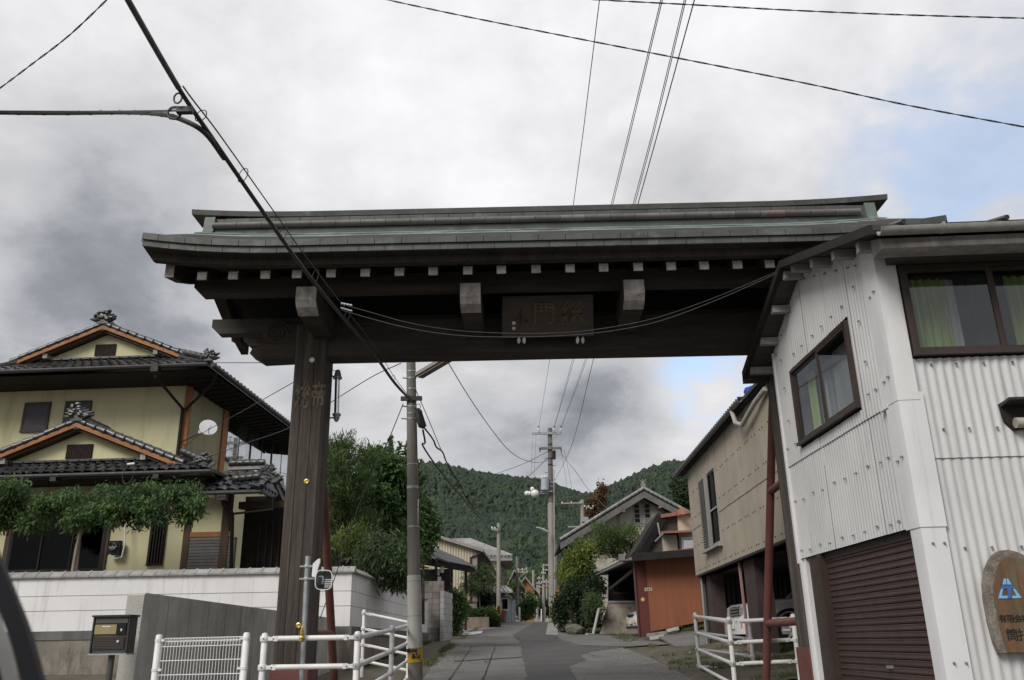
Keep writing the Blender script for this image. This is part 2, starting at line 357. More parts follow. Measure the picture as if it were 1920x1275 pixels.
class MB:
    def __init__(s): s.v = []; s.f = []
    def add(s, vs, fs):
        o = len(s.v); s.v += [tuple(v) for v in vs]; s.f += [tuple(i + o for i in f) for f in fs]; return s
    def box(s, x0, x1, y0, y1, z0, z1, M=None, c=0.0):
        "axis box in frame M; c chamfers the four edges along local z"
        if c > 0:
            pl = [(x0 + c, y0), (x1 - c, y0), (x1, y0 + c), (x1, y1 - c), (x1 - c, y1), (x0 + c, y1), (x0, y1 - c), (x0, y0 + c)]
            return s.prism(pl, z0, z1, M)
        vs = [V((x, y, z)) for z in (z0, z1) for y in (y0, y1) for x in (x0, x1)]
        if M is not None: vs = [M @ v for v in vs]
        return s.add(vs, [(0, 2, 3, 1), (4, 5, 7, 6), (0, 1, 5, 4), (2, 6, 7, 3), (0, 4, 6, 2), (1, 3, 7, 5)])
    def hexa(s, a, b):
        "solid between two four-cornered loops"
        return s.add(list(a) + list(b), [(3, 2, 1, 0), (4, 5, 6, 7), (0, 1, 5, 4), (1, 2, 6, 5), (2, 3, 7, 6), (3, 0, 4, 7)])
    def prism(s, poly, d0, d1, M=None):
        "polygon in local xy pushed from z=d0 to z=d1"
        n = len(poly)
        vs = [V((p[0], p[1], d0)) for p in poly] + [V((p[0], p[1], d1)) for p in poly]
        if M is not None: vs = [M @ v for v in vs]
        return s.add(vs, [tuple(range(n))[::-1], tuple(range(n, 2 * n))] + [(i, (i + 1) % n, n + (i + 1) % n, n + i) for i in range(n)])
    def beam(s, a, b, w, h, up=None):
        a = V(a); b = V(b); d = (b - a).normalized()
        up = V(up) if up is not None else Z
        if abs(d.dot(up)) > .98: up = V((0, 1, 0))
        x = d.cross(up).normalized() * (w / 2); y = x.cross(d).normalized() * (h / 2)
        A = [a + x * i + y * j for i, j in ((-1, -1), (1, -1), (1, 1), (-1, 1))]
        B = [b + x * i + y * j for i, j in ((-1, -1), (1, -1), (1, 1), (-1, 1))]
        return s.hexa(A, B)
    def tube(s, pts, r, n=8, cap=True):
        pts = [V(p) for p in pts]
        rs = r if isinstance(r, (list, tuple)) else [r] * len(pts)
        o = len(s.v); m = len(pts)
        prev = None
        for i, p in enumerate(pts):
            d = (pts[min(i + 1, m - 1)] - pts[max(i - 1, 0)])
            d = d.normalized() if d.length > 1e-9 else Z.copy()
            if prev is None:
                x = d.cross(Z) if abs(d.z) < .95 else d.cross(V((1, 0, 0)))
            else:
                x = prev - d * prev.dot(d)
            x.normalize(); prev = x; y = d.cross(x)
            for k in range(n):
                a = 2 * math.pi * k / n
                s.v.append(tuple(p + (x * math.cos(a) + y * math.sin(a)) * rs[i]))
        for i in range(m - 1):
            for k in range(n):
                k2 = (k + 1) % n
                s.f.append((o + i * n + k, o + i * n + k2, o + (i + 1) * n + k2, o + (i + 1) * n + k))
        if cap:
            s.f.append(tuple(o + k for k in range(n))[::-1]); s.f.append(tuple(o + (m - 1) * n + k for k in range(n)))
        return s
    def lathe(s, prof, c, n=12, axis=Z):
        c = V(c); ax = V(axis).normalized()
        x = ax.cross(V((1, 0, 0))) if abs(ax.x) < .9 else ax.cross(V((0, 1, 0)))
        x.normalize(); y = ax.cross(x); o = len(s.v)
        for r, h in prof:
            for k in range(n):
                a = 2 * math.pi * k / n
                s.v.append(tuple(c + ax * h + (x * math.cos(a) + y * math.sin(a)) * max(r, 1e-4)))
        for i in range(len(prof) - 1):
            for k in range(n):
                k2 = (k + 1) % n
                s.f.append((o + i * n + k, o + i * n + k2, o + (i + 1) * n + k2, o + (i + 1) * n + k))
        s.f.append(tuple(o + k for k in range(n))[::-1]); s.f.append(tuple(o + (len(prof) - 1) * n + k for k in range(n)))
        return s
    def ball(s, c, rx, ry=None, rz=None, n=8, m=6):
        ry = ry or rx; rz = rz or rx; c = V(c)
        o = len(s.v)
        for i in range(m + 1):
            t = math.pi * i / m
            for k in range(n):
                a = 2 * math.pi * k / n
                s.v.append((c.x + rx * math.sin(t) * math.cos(a), c.y + ry * math.sin(t) * math.sin(a), c.z - rz * math.cos(t)))
        for i in range(m):
            for k in range(n):
                k2 = (k + 1) % n
                s.f.append((o + i * n + k, o + i * n + k2, o + (i + 1) * n + k2, o + (i + 1) * n + k))
        return s
    def grid(s, fn, nu, nv):
        o = len(s.v)
        for j in range(nv + 1):
            for i in range(nu + 1): s.v.append(tuple(fn(i / nu, j / nv)))
        for j in range(nv):
            for i in range(nu):
                a = o + j * (nu + 1) + i
                s.f.append((a, a + 1, a + nu + 2, a + nu + 1))
        return s
    def slab(s, top, thick, nrm=None):
        "quad (or polygon) given by world points, thickened along its normal (downwards)"
        top = [V(p) for p in top]
        n = V(nrm) if nrm is not None else (top[1] - top[0]).cross(top[2] - top[0]).normalized()
        bot = [p - n * thick for p in top]
        k = len(top)
        return s.add(top + bot, [tuple(range(k)), tuple(range(k, 2 * k))[::-1]] + [(i, k + i, k + (i + 1) % k, (i + 1) % k) for i in range(k)])
    def mesh(s, name, m, org=(0, 0, 0), smooth=False):
        me = bpy.data.meshes.new(name)
        o = V(org)
        me.from_pydata([(v[0] - o.x, v[1] - o.y, v[2] - o.z) for v in s.v], [], s.f)
        bm = bmesh.new(); bm.from_mesh(me)
        bmesh.ops.recalc_face_normals(bm, faces=bm.faces)
        bm.to_mesh(me); bm.free()
        me.materials.append(m)
        if smooth: shade(me)
        return me
    def build(s, name, m, parent=None, smooth=False, label=None, kind=None, org=None):
        o = ORG[parent.name] if parent is not None else V(org if org is not None else (0, 0, 0))
        ob = bpy.data.objects.new(name, s.mesh(name, m, o, smooth))
        COL.objects.link(ob)
        if parent is not None: ob.parent = parent
        else: ob.location = o
        ORG[ob.name] = o
        if label: ob['label'] = label
        if kind: ob['kind'] = kind
        return ob

def shade(me, ang=.7):
    me.polygons.foreach_set('use_smooth', [True] * len(me.polygons))
    try: me.set_sharp_from_angle(angle=ang)
    except Exception: pass

def tag(o, label, cat, group=None):
    o['label'] = label; o['category'] = cat
    if group: o['group'] = group
    return o

def thing(name, loc, label, cat, group=None):
    o = bpy.data.objects.new(name, None); COL.objects.link(o)
    o.empty_display_size = .2
    o.location = V(loc); ORG[o.name] = V(loc)
    return tag(o, label, cat, group)

def put(name, me, parent, M):
    "an object sharing a mesh, at world matrix M, under a thing"
    ob = bpy.data.objects.new(name, me); COL.objects.link(ob)
    ob.parent = parent
    ob.matrix_local = Matrix.Translation(-ORG[parent.name]) @ M
    return ob

def one(mb, name, m, label, cat, group=None, smooth=False, org=None):
    "a thing that is one mesh"
    if org is None:
        a = np.array(mb.v); org = ((a[:, 0].min() + a[:, 0].max()) / 2, (a[:, 1].min() + a[:, 1].max()) / 2, a[:, 2].min())
    return tag(mb.build(name, m, None, smooth, org=org), label, cat, group)

def copy_tree(o, parent=None):
    c = o.copy(); COL.objects.link(c)
    if parent is not None: c.parent = parent
    ORG[c.name] = ORG.get(o.name, V((0, 0, 0)))
    for ch in list(o.children): copy_tree(ch, c)
    return c

def frame(o, ux, uy=None, uz=None):
    ux = V(ux).normalized()
    if uy is None:
        uz = V(uz if uz is not None else Z).normalized(); uy = uz.cross(ux).normalized()
    else:
        uy = V(uy).normalized()
        uz = V(uz).normalized() if uz is not None else ux.cross(uy).normalized()
    M = Matrix((ux, uy, uz)).transposed().to_4x4()
    M.translation = V(o)
    return M

def text_mesh(body, size, depth, m, name='lettering', bold=0.0, align='CENTER'):
    cu = bpy.data.curves.new(name, 'FONT')
    cu.body = body; cu.size = size; cu.extrude = depth; cu.align_x = align; cu.align_y = 'CENTER'; cu.resolution_u = 3
    cu.offset = bold
    ob = bpy.data.objects.new(name, cu); COL.objects.link(ob)
    dg = bpy.context.evaluated_depsgraph_get()
    me = bpy.data.meshes.new_from_object(ob.evaluated_get(dg))
    COL.objects.unlink(ob); bpy.data.objects.remove(ob); bpy.data.curves.remove(cu)
    me.materials.clear(); me.materials.append(m)
    return me

def sagline(pts, n=6):
    "smooth curve through points (Catmull-Rom)"
    pts = [V(p) for p in pts]
    if len(pts) < 3: return pts
    q = [pts[0] * 2 - pts[1]] + pts + [pts[-1] * 2 - pts[-2]]
    out = []
    for i in range(1, len(q) - 2):
        a, b, c, d = q[i - 1:i + 3]
        for k in range(n):
            t = k / n
            out.append(.5 * ((2 * b) + (c - a) * t + (2 * a - 5 * b + 4 * c - d) * t * t + (3 * b - a - 3 * c + d) * t ** 3))
    out.append(pts[-1])
    return out

def wire_pts(px, Y0, Y1, n=6):
    "points of a wire hanging in the vertical plane through its two ends"
    a = P(*px[0], Y0); b_ = P(*px[-1], Y1)
    d = (b_.x - a.x, b_.y - a.y)
    mid = [PL(x, y, a, d) for x, y in px[1:-1]]
    return sagline([a] + mid + [b_], n)

# ------------------------------------------------------------ leaves
def leaf_mesh(name, m, blobs, n, size, org, droop=0.0, up=0.0, aspect=2.2, fold=.25, seed=1, shell=.75, jitter=.12, clump=0):
    """many small folded leaves spread through a set of ellipsoids (x,y,z,rx,ry,rz,weight): two triangles pairs a leaf.
    clump>0 gathers the leaves in tufts of that many"""
    g = np.random.default_rng(seed)
    B = np.array([bb[:6] for bb in blobs], float)
    w = np.array([bb[6] if len(bb) > 6 else bb[3] * bb[4] + bb[4] * bb[5] + bb[3] * bb[5] for bb in blobs], float); w /= w.sum()
    k = max(1, clump)
    nc = max(1, n // k)
    bi = g.choice(len(B), nc, p=w)
    d = g.normal(size=(nc, 3)); d /= np.linalg.norm(d, axis=1)[:, None]
    rr = np.where(g.random(nc) < shell, g.uniform(.72, 1.06, nc), g.uniform(.1, .8, nc))
    rr *= 1 + g.normal(0, jitter, nc)
    c = B[bi, :3] + d * rr[:, None] * B[bi, 3:6]
    if k > 1:
        c = np.repeat(c, k, 0); d = np.repeat(d, k, 0)
        c = c + g.normal(0, size * .75, c.shape)
        nc = len(c)
    # leaf axis: outwards, with droop or lift and scatter
    ax = d * .8 + g.normal(0, .55, (nc, 3)); ax[:, 2] += up - droop
    ax /= np.linalg.norm(ax, axis=1)[:, None]
    sd = np.cross(ax, g.normal(size=(nc, 3))); sd /= np.linalg.norm(sd, axis=1)[:, None]
    nr = np.cross(ax, sd)
    Ls = size * g.uniform(.6, 1.35, nc)[:, None]; Ws = Ls / aspect
    base = c - ax * Ls * .5; tip = c + ax * Ls * .5
    l = c + sd * Ws * .5 + nr * Ws * fold; r_ = c - sd * Ws * .5 + nr * Ws * fold
    vs = np.stack([base, l, tip, r_], 1).reshape(-1, 3) - np.array(org)
    me = bpy.data.meshes.new(name)
    nt_ = nc * 2
    me.vertices.add(nc * 4); me.vertices.foreach_set('co', vs.astype(np.float32).ravel())
    idx = (np.arange(nc)[:, None] * 4 + np.array([[0, 1, 2, 0, 2, 3]])).ravel().astype(np.int32)
    me.loops.add(nt_ * 3); me.loops.foreach_set('vertex_index', idx)
    me.polygons.add(nt_); me.polygons.foreach_set('loop_start', np.arange(nt_, dtype=np.int32) * 3)
    me.update(calc_edges=True); me.validate()
    me.materials.append(m)
    return me

def link_part(name, me, parent):
    ob = bpy.data.objects.new(name, me); COL.objects.link(ob); ob.parent = parent; ORG[ob.name] = ORG[parent.name]
    return ob

def plant(name, base, label, cat, leafmat, blobs, n, size, trunk=None, barkm=None, group=None, **k):
    "trunk and limbs, and a crown of leaves; blobs in world coordinates"
    t = thing(name, base, label, cat, group)
    if trunk:
        mb = MB()
        for pts, r0, r1 in trunk:
            pts = sagline(pts, 4)
            m = len(pts)
            mb.tube(pts, [r0 + (r1 - r0) * i / (m - 1) for i in range(m)], 7)
        mb.build('trunk', barkm or bark, t, smooth=True)
    link_part('crown', leaf_mesh('crown', leafmat, blobs, n, size, base, **k), t)
    return t

def blob_px(px, py, Y, rpx, rpy=None, ry=None):
    "ellipsoid seen at a pixel with pixel radii, at distance Y"
    c = P(px, py, Y); s_ = (c - CAM).dot(_f) / FPX
    rx = rpx * s_; rz = (rpy or rpx) * s_ * 1.05
    return (c.x, c.y, c.z, rx, ry or rx, rz)

def lumps(px, py, Y, rpx, rpy, n, sub, seed=1, ry=None):
    "a big crown broken into n lumps of relative size sub"
    r = random.Random(seed); out = []
    for i in range(n):
        a = r.uniform(0, 2 * math.pi); q = math.sqrt(r.random())
        x = px + math.cos(a) * rpx * q * (1 - sub * .6); y = py + math.sin(a) * rpy * q * (1 - sub * .6)
        k = sub * r.uniform(.7, 1.3)
        b_ = blob_px(x, y, Y, rpx * k, rpy * k)
        dep = (ry if ry is not None else b_[3] / max(sub, .1) * .6)
        out.append((b_[0], b_[1] + r.uniform(-dep, dep), b_[2], b_[3], b_[3], b_[5]))
    return out
# ------------------------------------------------------------ setting: ground, hills, road
def struct(mb, name, m, smooth=False):
    o = mb.build(name, m, None, smooth); o['kind'] = 'structure'; return o

mb = MB()
ys = [-120, -40, 0, 8, 16, 24, 32, 40, 48, 58, 80, 120, 200, 300, 400, 700, 1400, 2600]
xs = [-1500, -600, -200, -80, -30, -10, 0, 10, 30, 80, 200, 600, 1500]
mb.grid(lambda u, v: (xs[round(u * (len(xs) - 1))], ys[round(v * (len(ys) - 1))], gz(ys[round(v * (len(ys) - 1))]) - .03), len(xs) - 1, len(ys) - 1)
struct(mb, 'ground', soil)

def sky_y(px):
    "skyline of the wooded hills in the photograph"
    pts = [(-900, 930), (200, 900), (620, 900), (700, 895), (740, 886), (785, 880), (830, 882), (860, 888), (900, 895), (950, 900), (1000, 906), (1040, 915), (1090, 928), (1130, 941), (1220, 965), (1400, 1000), (2600, 1040)]
    for a, b_ in zip(pts, pts[1:]):
        if a[0] <= px <= b_[0]:
            t = (px - a[0]) / (b_[0] - a[0]); return a[1] + (b_[1] - a[1]) * t
    return pts[-1][1]
def sky_y2(px):
    pts = [(-900, 1010), (900, 975), (1050, 945), (1130, 921), (1160, 909), (1200, 894), (1235, 879), (1262, 871), (1300, 869), (1360, 880), (1500, 930), (2600, 1010)]
    for a, b_ in zip(pts, pts[1:]):
        if a[0] <= px <= b_[0]:
            t = (px - a[0]) / (b_[0] - a[0]); return a[1] + (b_[1] - a[1]) * t
    return pts[-1][1]
def hill_pt(px, t, yf, Yr, Yb, amp, sd):
    top = P(px, yf(px) + 5, Yr)
    k = t * t * (3 - 2 * t) * .55 + t * .45
    Y = Yb + (Yr - Yb) * t
    x = P(px, 1000, Y).x
    z0 = gz(Yb)
    z = z0 + (top.z - z0) * k + amp * math.sin(t * 3.1) * noise.noise(V((x * .004, Y * .004, sd)))
    return V((x if t <= 1 else x, Y, z))
HT = []
for nm, yf, Yr, Yb, amp, sd, cnt, sz, lo, hi in (('hill', sky_y, 1200, 420, 34, 1.0, 24000, 6.8, 600, 1340), ('far_hill', sky_y2, 1750, 700, 40, 5.0, 7500, 8.5, 1040, 1400)):
    mb = MB()
    def fn(u, v, yf=yf, Yr=Yr, Yb=Yb, amp=amp, sd=sd):
        px = -800 + 3300 * u
        if v <= .8: return hill_pt(px, v / .8, yf, Yr, Yb, amp, sd)
        p = hill_pt(px, 1, yf, Yr, Yb, amp, sd); q = (v - .8) / .2
        return (p.x, p.y + 700 * q, p.z + (5 - p.z) * q)
    mb.grid(fn, 90, 28)
    o = struct(mb, nm, leaf_hill, True)
    g = random.Random(int(sd * 7))
    cv_, cf_ = [], []
    for i in range(cnt):
        t = g.random() ** .8
        if i < cnt * .14: t = 1 - g.random() * .03
        px = g.uniform(lo, hi)
        p = hill_pt(px, t, yf, Yr, Yb, amp, sd)
        h = sz * g.uniform(.55, 1.5) * (1.0 if g.random() < .9 else 1.35) * (.72 + .30 * t); r_ = h * g.uniform(.30, .52)
        if t > .96: h *= .75
        rot = g.uniform(0, 6.28); o_ = len(cv_)
        for (rr, zz) in ((r_ * .9, .0), (r_ * 1.0, .35), (r_ * .68, .72)):
            for k in range(6):
                a = rot + k * 1.047 + g.uniform(-.2, .2); q = rr * g.uniform(.55, 1.25)
                cv_.append((p.x + q * math.cos(a), p.y + q * math.sin(a), p.z + h * (zz + g.uniform(-.06, .06))))
        cv_.append((p.x, p.y, p.z + h))
        for j in range(2):
            for k in range(6):
                k2 = (k + 1) % 6
                cf_.append((o_ + j * 6 + k, o_ + j * 6 + k2, o_ + j * 6 + 6 + k2, o_ + j * 6 + 6 + k))
        for k in range(6): cf_.append((o_ + 12 + k, o_ + 12 + (k + 1) % 6, o_ + 18))
    me = bpy.data.meshes.new('forest'); me.from_pydata(cv_, [], cf_); me.materials.append(leaf_hill)
    o = bpy.data.objects.new('forest', me); COL.objects.link(o); o['kind'] = 'stuff'
    o['label'] = 'dense cedar forest covering the ' + ('nearer rounded hill' if nm == 'hill' else 'farther pointed hill'); o['category'] = 'forest'

def sheet_px(name, m, poly, lift, ragged=0.0, kind='structure', seed=3):
    g = random.Random(seed)
    pts = [PG(*q) if len(q) == 2 else V((q[0], q[1], gz(q[1]))) for q in poly]
    out = []
    for a, b_ in zip(pts, pts[1:] + pts[:1]):
        out.append(a)
        n = int((b_ - a).length / .35) if ragged else 0
        for i in range(1, n):
            p = a.lerp(b_, i / n)
            out.append(p + V((g.uniform(-1, 1) * ragged, g.uniform(-1, 1) * ragged * 1.6, 0)))
    for p in out: p.z = gz(p.y) + lift
    mb = MB(); mb.add(out, [tuple(range(len(out)))])
    me = bpy.data.meshes.new(name); me.from_pydata(mb.v, [], mb.f)
    bm = bmesh.new(); bm.from_mesh(me); bmesh.ops.triangulate(bm, faces=bm.faces)
    for f in bm.faces:
        if f.normal.z < 0: f.normal_flip()
    bm.to_mesh(me); bm.free(); me.materials.append(m)
    o = bpy.data.objects.new(name, me); COL.objects.link(o); o['kind'] = kind
    return o

mb = MB()
edge = [(-30, -3.2, 4.2), (0, -3.0, 4.0), (9, -1.9, 3.1), (14, -1.52, 2.75), (20, -1.8, 2.9), (27, -2.0, 2.7), (31, -1.9, 2.2), (37, -1.85, 1.75), (43, -1.75, 1.6), (51, -1.7, 1.55), (58, -1.6, 1.6), (75, -1.2, 2.1), (110, -.2, 3.2), (180, 2.2, 5.8)]
vs = []; fs = []
for Y, a, b_ in edge: vs += [(a, Y, gz(Y)), (b_, Y, gz(Y))]
for i in range(len(edge) - 1): fs.append((2 * i, 2 * i + 1, 2 * i + 3, 2 * i + 2))
mb.add(vs, fs); struct(mb, 'road', asph_1)
sheet_px('road_patch', asph_2, [(990, 1290), (980, 1235), (977, 1221), (973, 1203), (960, 1191), (977, 1182), (1003, 1167), (1029, 1167), (1023, 1190), (1047, 1192), (1048, 1199), (1084, 1210), (1180, 1213), (1112, 1221), (1089, 1228), (1098, 1238), (1067, 1250), (1095, 1290)], .004, .035)
sheet_px('road_patch', asph_2, [(843, 1209), (975, 1207), (976, 1211), (838, 1213)], .004, .02, seed=4)
sheet_px('driveway', asph_3, [(1048, 1198), (1047, 1193), (1120, 1190), (1190, 1196), (1285, 1206), (1180, 1212.5), (1090, 1210)], .008, .03, seed=5)
sheet_px('road_patch', asph_3, [(845, 1199), (972, 1199), (974, 1206), (843, 1207)], .004, .02, seed=6)
sheet_px('road_patch', asph_3, [(905, 1187), (960, 1184), (948, 1193), (890, 1194)], .004, .03, seed=7)
sheet_px('road_patch', asph_3, [(918, 1176), (985, 1176), (975, 1180), (905, 1180)], .004, .02, seed=8)
sheet_px('pavement_edge', conc, [(1023, 1190), (1028, 1168), (1046, 1168), (1046, 1191)], .012, .0, seed=9)
sheet_px('gutter_cover', white_w, [(868, 1187), (905, 1184), (903, 1189), (880, 1192), (866, 1192)], .03, .02, seed=10)
sheet_px('paved_forecourt', conc, [(836, 1186), (925, 1173), (932, 1177), (868, 1186)], .008, .02, seed=12)
for pl in ([(831, 1290), (884, 1213), (885.4, 1213), (834, 1290)], [(898, 1290), (928, 1212), (929.5, 1212), (902, 1290)], [(851, 1240), (979, 1232), (979, 1232.9), (851, 1241)]):
    sheet_px('road_joint', soil_d, pl, .008, .012)
# cracks in the old asphalt, ragged and branching
g = random.Random(21)
def crack(x, y, ang, L_, w):
    pts = [(x, y)]
    for i in range(int(L_ / .25)):
        ang += g.uniform(-.5, .5); x += .25 * math.cos(ang); y += .25 * math.sin(ang); pts.append((x, y))
    mb = MB(); n = len(pts)
    for i, (a, b_) in enumerate(zip(pts, pts[1:])):
        wa, wb_ = w * (1 - i / n) + .002, w * (1 - (i + 1) / n) + .002; d = V((b_[0] - a[0], b_[1] - a[1], 0)).normalized(); n_ = V((-d.y, d.x, 0))
        q = [V((a[0], a[1], 0)) - n_ * wa, V((b_[0], b_[1], 0)) - n_ * wb_, V((b_[0], b_[1], 0)) + n_ * wb_, V((a[0], a[1], 0)) + n_ * wa]
        for p in q: p.z = gz(p.y) + .012
        mb.add(q, [(0, 1, 2, 3)])
    o = mb.build('road_crack', soil_d); o['kind'] = 'structure'
for x, y, a_, L_, w in ((-1.2, 16.5, .4, 2.2, .012), (-.6, 19, 1.9, 3.5, .014), (1.6, 17.0, 1.2, 3.0, .014), (2.1, 20.0, 2.4, 2.4, .012), (-1.5, 23, .2, 2.5, .016), (.5, 25, 2.0, 4, .014), (1.2, 30, 1.2, 4, .018), (-1.2, 33, .9, 4, .018), (2.3, 15.6, 2.7, 1.6, .010)): crack(x, y, a_, L_, w)
# earth verge at the right, a bumpy bank with weeds
def verge(u, v):
    Y = 12.4 + 9.2 * v; x0 = 2.55 + .055 * (Y - 12) if Y < 18 else 2.9 + .05 * (Y - 18)
    x = x0 + 4.2 * u
    h = .03 + .18 * min(1, u * 2.2) + .05 * noise.noise(V((x * 1.7, Y * 1.7, 0))) + .03 * noise.noise(V((x * 5, Y * 5, 2)))
    return (x, Y, gz(Y) + h - (.06 if u == 0 else 0))
struct(MB().grid(verge, 30, 50), 'earth_verge', soil, True)
def tufts(name, label, spots, n, h, m, seed=2):
    "grass blades at many spots, one mass"
    g = random.Random(seed); mb = MB()
    for (x, y, z, r_) in spots:
        for i in range(n):
            a = g.uniform(0, 6.28); q = r_ * math.sqrt(g.random())
            p = V((x + q * math.cos(a), y + q * math.sin(a), z)); hh = h * g.uniform(.5, 1.4)
            d = V((g.uniform(-.5, .5), g.uniform(-.5, .5), 1)).normalized() * hh; w = V((math.cos(a * 3), math.sin(a * 3), 0)) * .008
            mb.add([p - w, p + w, p + d], [(0, 1, 2)])
    o = mb.build(name, m); o['kind'] = 'stuff'; o['label'] = label; o['category'] = 'grass'; return o
g = random.Random(5)
sp = []
for i in range(420):
    u, v = g.random() ** .8, g.random()
    p = verge(u, v)
    if noise.noise(V((p[0] * .8, p[1] * .8, 7))) > -.02: sp.append((p[0], p[1], p[2] - .01, .16))
tufts('weeds', 'short weeds and grass on the earth verge by the right railing', sp, 26, .07, grass_m)
# rubble stones on the verge
for i in range(9):
    q = verge(g.uniform(.05, .9), g.uniform(.1, .9))
    mb = MB(); mb.ball((q[0], q[1], q[2] + .01), g.uniform(.05, .13), g.uniform(.05, .12), g.uniform(.03, .07), 7, 4)
    mb.v = [tuple(V(v) + V((g.uniform(-.015, .015),) * 3)) for v in mb.v]
    one(mb, 'stone', stone_m, 'loose grey stone lying on the earth verge by the right railing', 'stone', 'stones on the verge')

# ------------------------------------------------------------ the gate
GA = math.radians(.6)
GO = V((.39, 10.5, 0))
GM = frame(GO, (math.cos(GA), -math.sin(GA), 0))
gate = thing('wooden_gate', (GO.x, GO.y, .3), 'great dark wooden gate with green copper roof spanning the street', 'gate')
HS = 2.97; HR = 3.12                    # left and right pillar distances
def sori(u): return .13 * max(0, (abs(u) - 2.9) / 1.7) ** 2.2
# pillars: one wide post each with a nearly black edge board, red metal shoe
for sgn, zb in ((-1, .98), (1, 1.10)):
    mb = MB(); uc = -HS if sgn < 0 else HR
    mb.box(uc - .20, uc + .20, -.20, .25, .30, 5.13, GM, .025)
    pl = mb.build('pillar', wood_p, gate)
    mb = MB()
    for du in (-.085, .06):
        mb.box(uc + du - .004, uc + du + .004, -.2035, -.19, zb, 4.6, GM)
    mb.build('groove', wood_k, pl)
    mb = MB(); mb.box(uc - .222, uc + .222, -.222, .272, .2, zb, GM, .01); mb.build('red_shoe', red_p, gate)
# carved and worn characters on the left pillar
for ch, px in (('総', 567.5), ('帝', 597)):
    me = text_mesh(ch, .27, .004, mat('worn lettering ' + ch, (.15, .115, .08), (.07, .058, .047), scale=14, rough=.9, fine=.35, fscale=40), 'worn_character', .004)
    p = PL(px, 745, GM @ V((0, -.203, 0)), GM.to_3x3() @ V((1, 0, 0)))
    put('worn_character', me, gate, frame(p, GM.to_3x3() @ V((.72, 0, 0)), Z, GM.to_3x3() @ V((0, -1, 0))) @ Matrix.Diagonal((.72, 1.35, 1, 1)))
for px, py in ((585, 675), (575, 903), (560, 1173)):
    p = PL(px, py, GM @ V((0, -.202, 0)), GM.to_3x3() @ V((1, 0, 0)))
    mb = MB(); ax = GM.to_3x3() @ V((0, -1, 0)); mb.lathe([(.034, 0), (.034, .006), (.02, .012), (.012, .009)], p, 12, ax)
    mb.build('bolt_cover', brass if py > 700 else porc, gate, True)
# main lintel
mb = MB(); mb.box(-HS - .18, HR + .75, -.15, .15, 4.70, 5.19, GM); mb.build('lintel', wood_h, gate)
mb = MB(); mb.box(-HS + .21, HR - .21, -.162, -.152, 4.71, 4.76, GM); mb.build('lintel_trim', wood_h, gate)
# carved cloud nose at its left end
def nose(sgn):
    pf = [(0, 4.58), (-.56, 4.565), (-.74, 4.66), (-.70, 4.73), (-.60, 4.76), (-.55, 4.80), (-.565, 4.87), (-.55, 4.95), (-.50, 4.985), (-.49, 5.04), (-.43, 5.09), (-.36, 5.085), (-.31, 5.12), (-.23, 5.10), (-.2, 5.05), (-.12, 5.06), (0, 5.05)]
    pf = [(x * .84, z_) for x, z_ in pf]
    return [((-HS - .185 if sgn > 0 else HR + .185) + (p[0] if sgn > 0 else -p[0]), p[1]) for p in pf]
MV = GM @ Matrix(((1, 0, 0, 0), (0, 0, 1, 0), (0, 1, 0, 0), (0, 0, 0, 1)))
MN = MV @ Matrix.Translation((0, .115, 0))     # local xy -> (u,z), z -> v
for sg in (1, -1):
    mb = MB(); mb.prism(nose(sg), -.13, .13, MN); cl_ = mb.build('carved_cloud', wood_h, gate)
    if sg == 1:
        mb = MB(); c0 = (-HS - .185 - .29, 4.93); pts = []
        for i in range(46):
            a = i * .33; r_ = .145 - .0028 * i
            pts.append(MN @ V((c0[0] + r_ * math.cos(a), c0[1] + r_ * .82 * math.sin(a), -.135)))
        mb.tube(pts, .012, 5); mb.build('scroll', wood_h, cl_, True)
# cross arms with bent noses at both ends
for k, u in enumerate((-2.80, -.86, 1.07, 3.0)):
    pf = [(.3, 4.92), (.6, 4.96), (1.15, 5.10), (1.15, 5.22), (-1.2, 5.22), (-1.215, 5.05), (-1.16, 4.99), (-1.04, 4.93), (-.9, 4.92)]
    MA = GM @ Matrix.Translation((u, 0, 0)) @ Matrix(((0, 0, 1, 0), (1, 0, 0, 0), (0, 1, 0, 0), (0, 0, 0, 1)))   # local xy -> (v,z), z -> u
    mb = MB(); mb.prism(pf, -.12, .12, MA); ar = mb.build('bracket_arm', wood_h, gate)
    mb = MB(); pf2 = [(-1.2, 5.22), (-1.223, 5.22), (-1.238, 5.05), (-1.178, 4.975), (-1.05, 4.91), (-1.04, 4.93), (-1.16, 4.99), (-1.215, 5.05)]
    mb.prism(pf2, -.121, .121, MA); mb.build('lit_nose_face', wood_n, ar)  # light on the arm's front face put into a paler colour
# purlins
for nm, v0, z0, z1, ue, w in (('front_purlin', -.95, 5.23, 5.45, 4.22, .17), ('rear_purlin', .95, 5.23, 5.45, 4.22, .17), ('middle_beam', .02, 5.08, 5.28, 4.33, .16), ('ridge_purlin', 0, 6.02, 6.2, 4.3, .18)):
    c_ = .09
    pf = [(-ue, z0 + c_), (-ue, z1), (ue, z1), (ue, z0 + c_), (ue - c_, z0), (-ue + c_, z0)]
    mb = MB(); mb.prism(pf, v0 - w / 2, v0 + w / 2, MV); mb.build(nm, wood_h if nm != 'middle_beam' else wood_g, gate)
mb = MB(); mb.prism([(-HS - 1.0, 5.22), (HS + 1.0, 5.22), (HS + 1.0, 6.05), (-HS - 1.0, 6.05)], .03, .06, MV); mb.build('sky_block_board', wood_k, gate)  # near-black board added so no sky shows between beam and roof
for u in (-2.80, -.86, 1.07, 3.0):
    mb = MB(); mb.box(u - .1, u + .1, -.1, .02, 5.22, 6.02, GM); mb.build('ridge_strut', wood_d, gate)
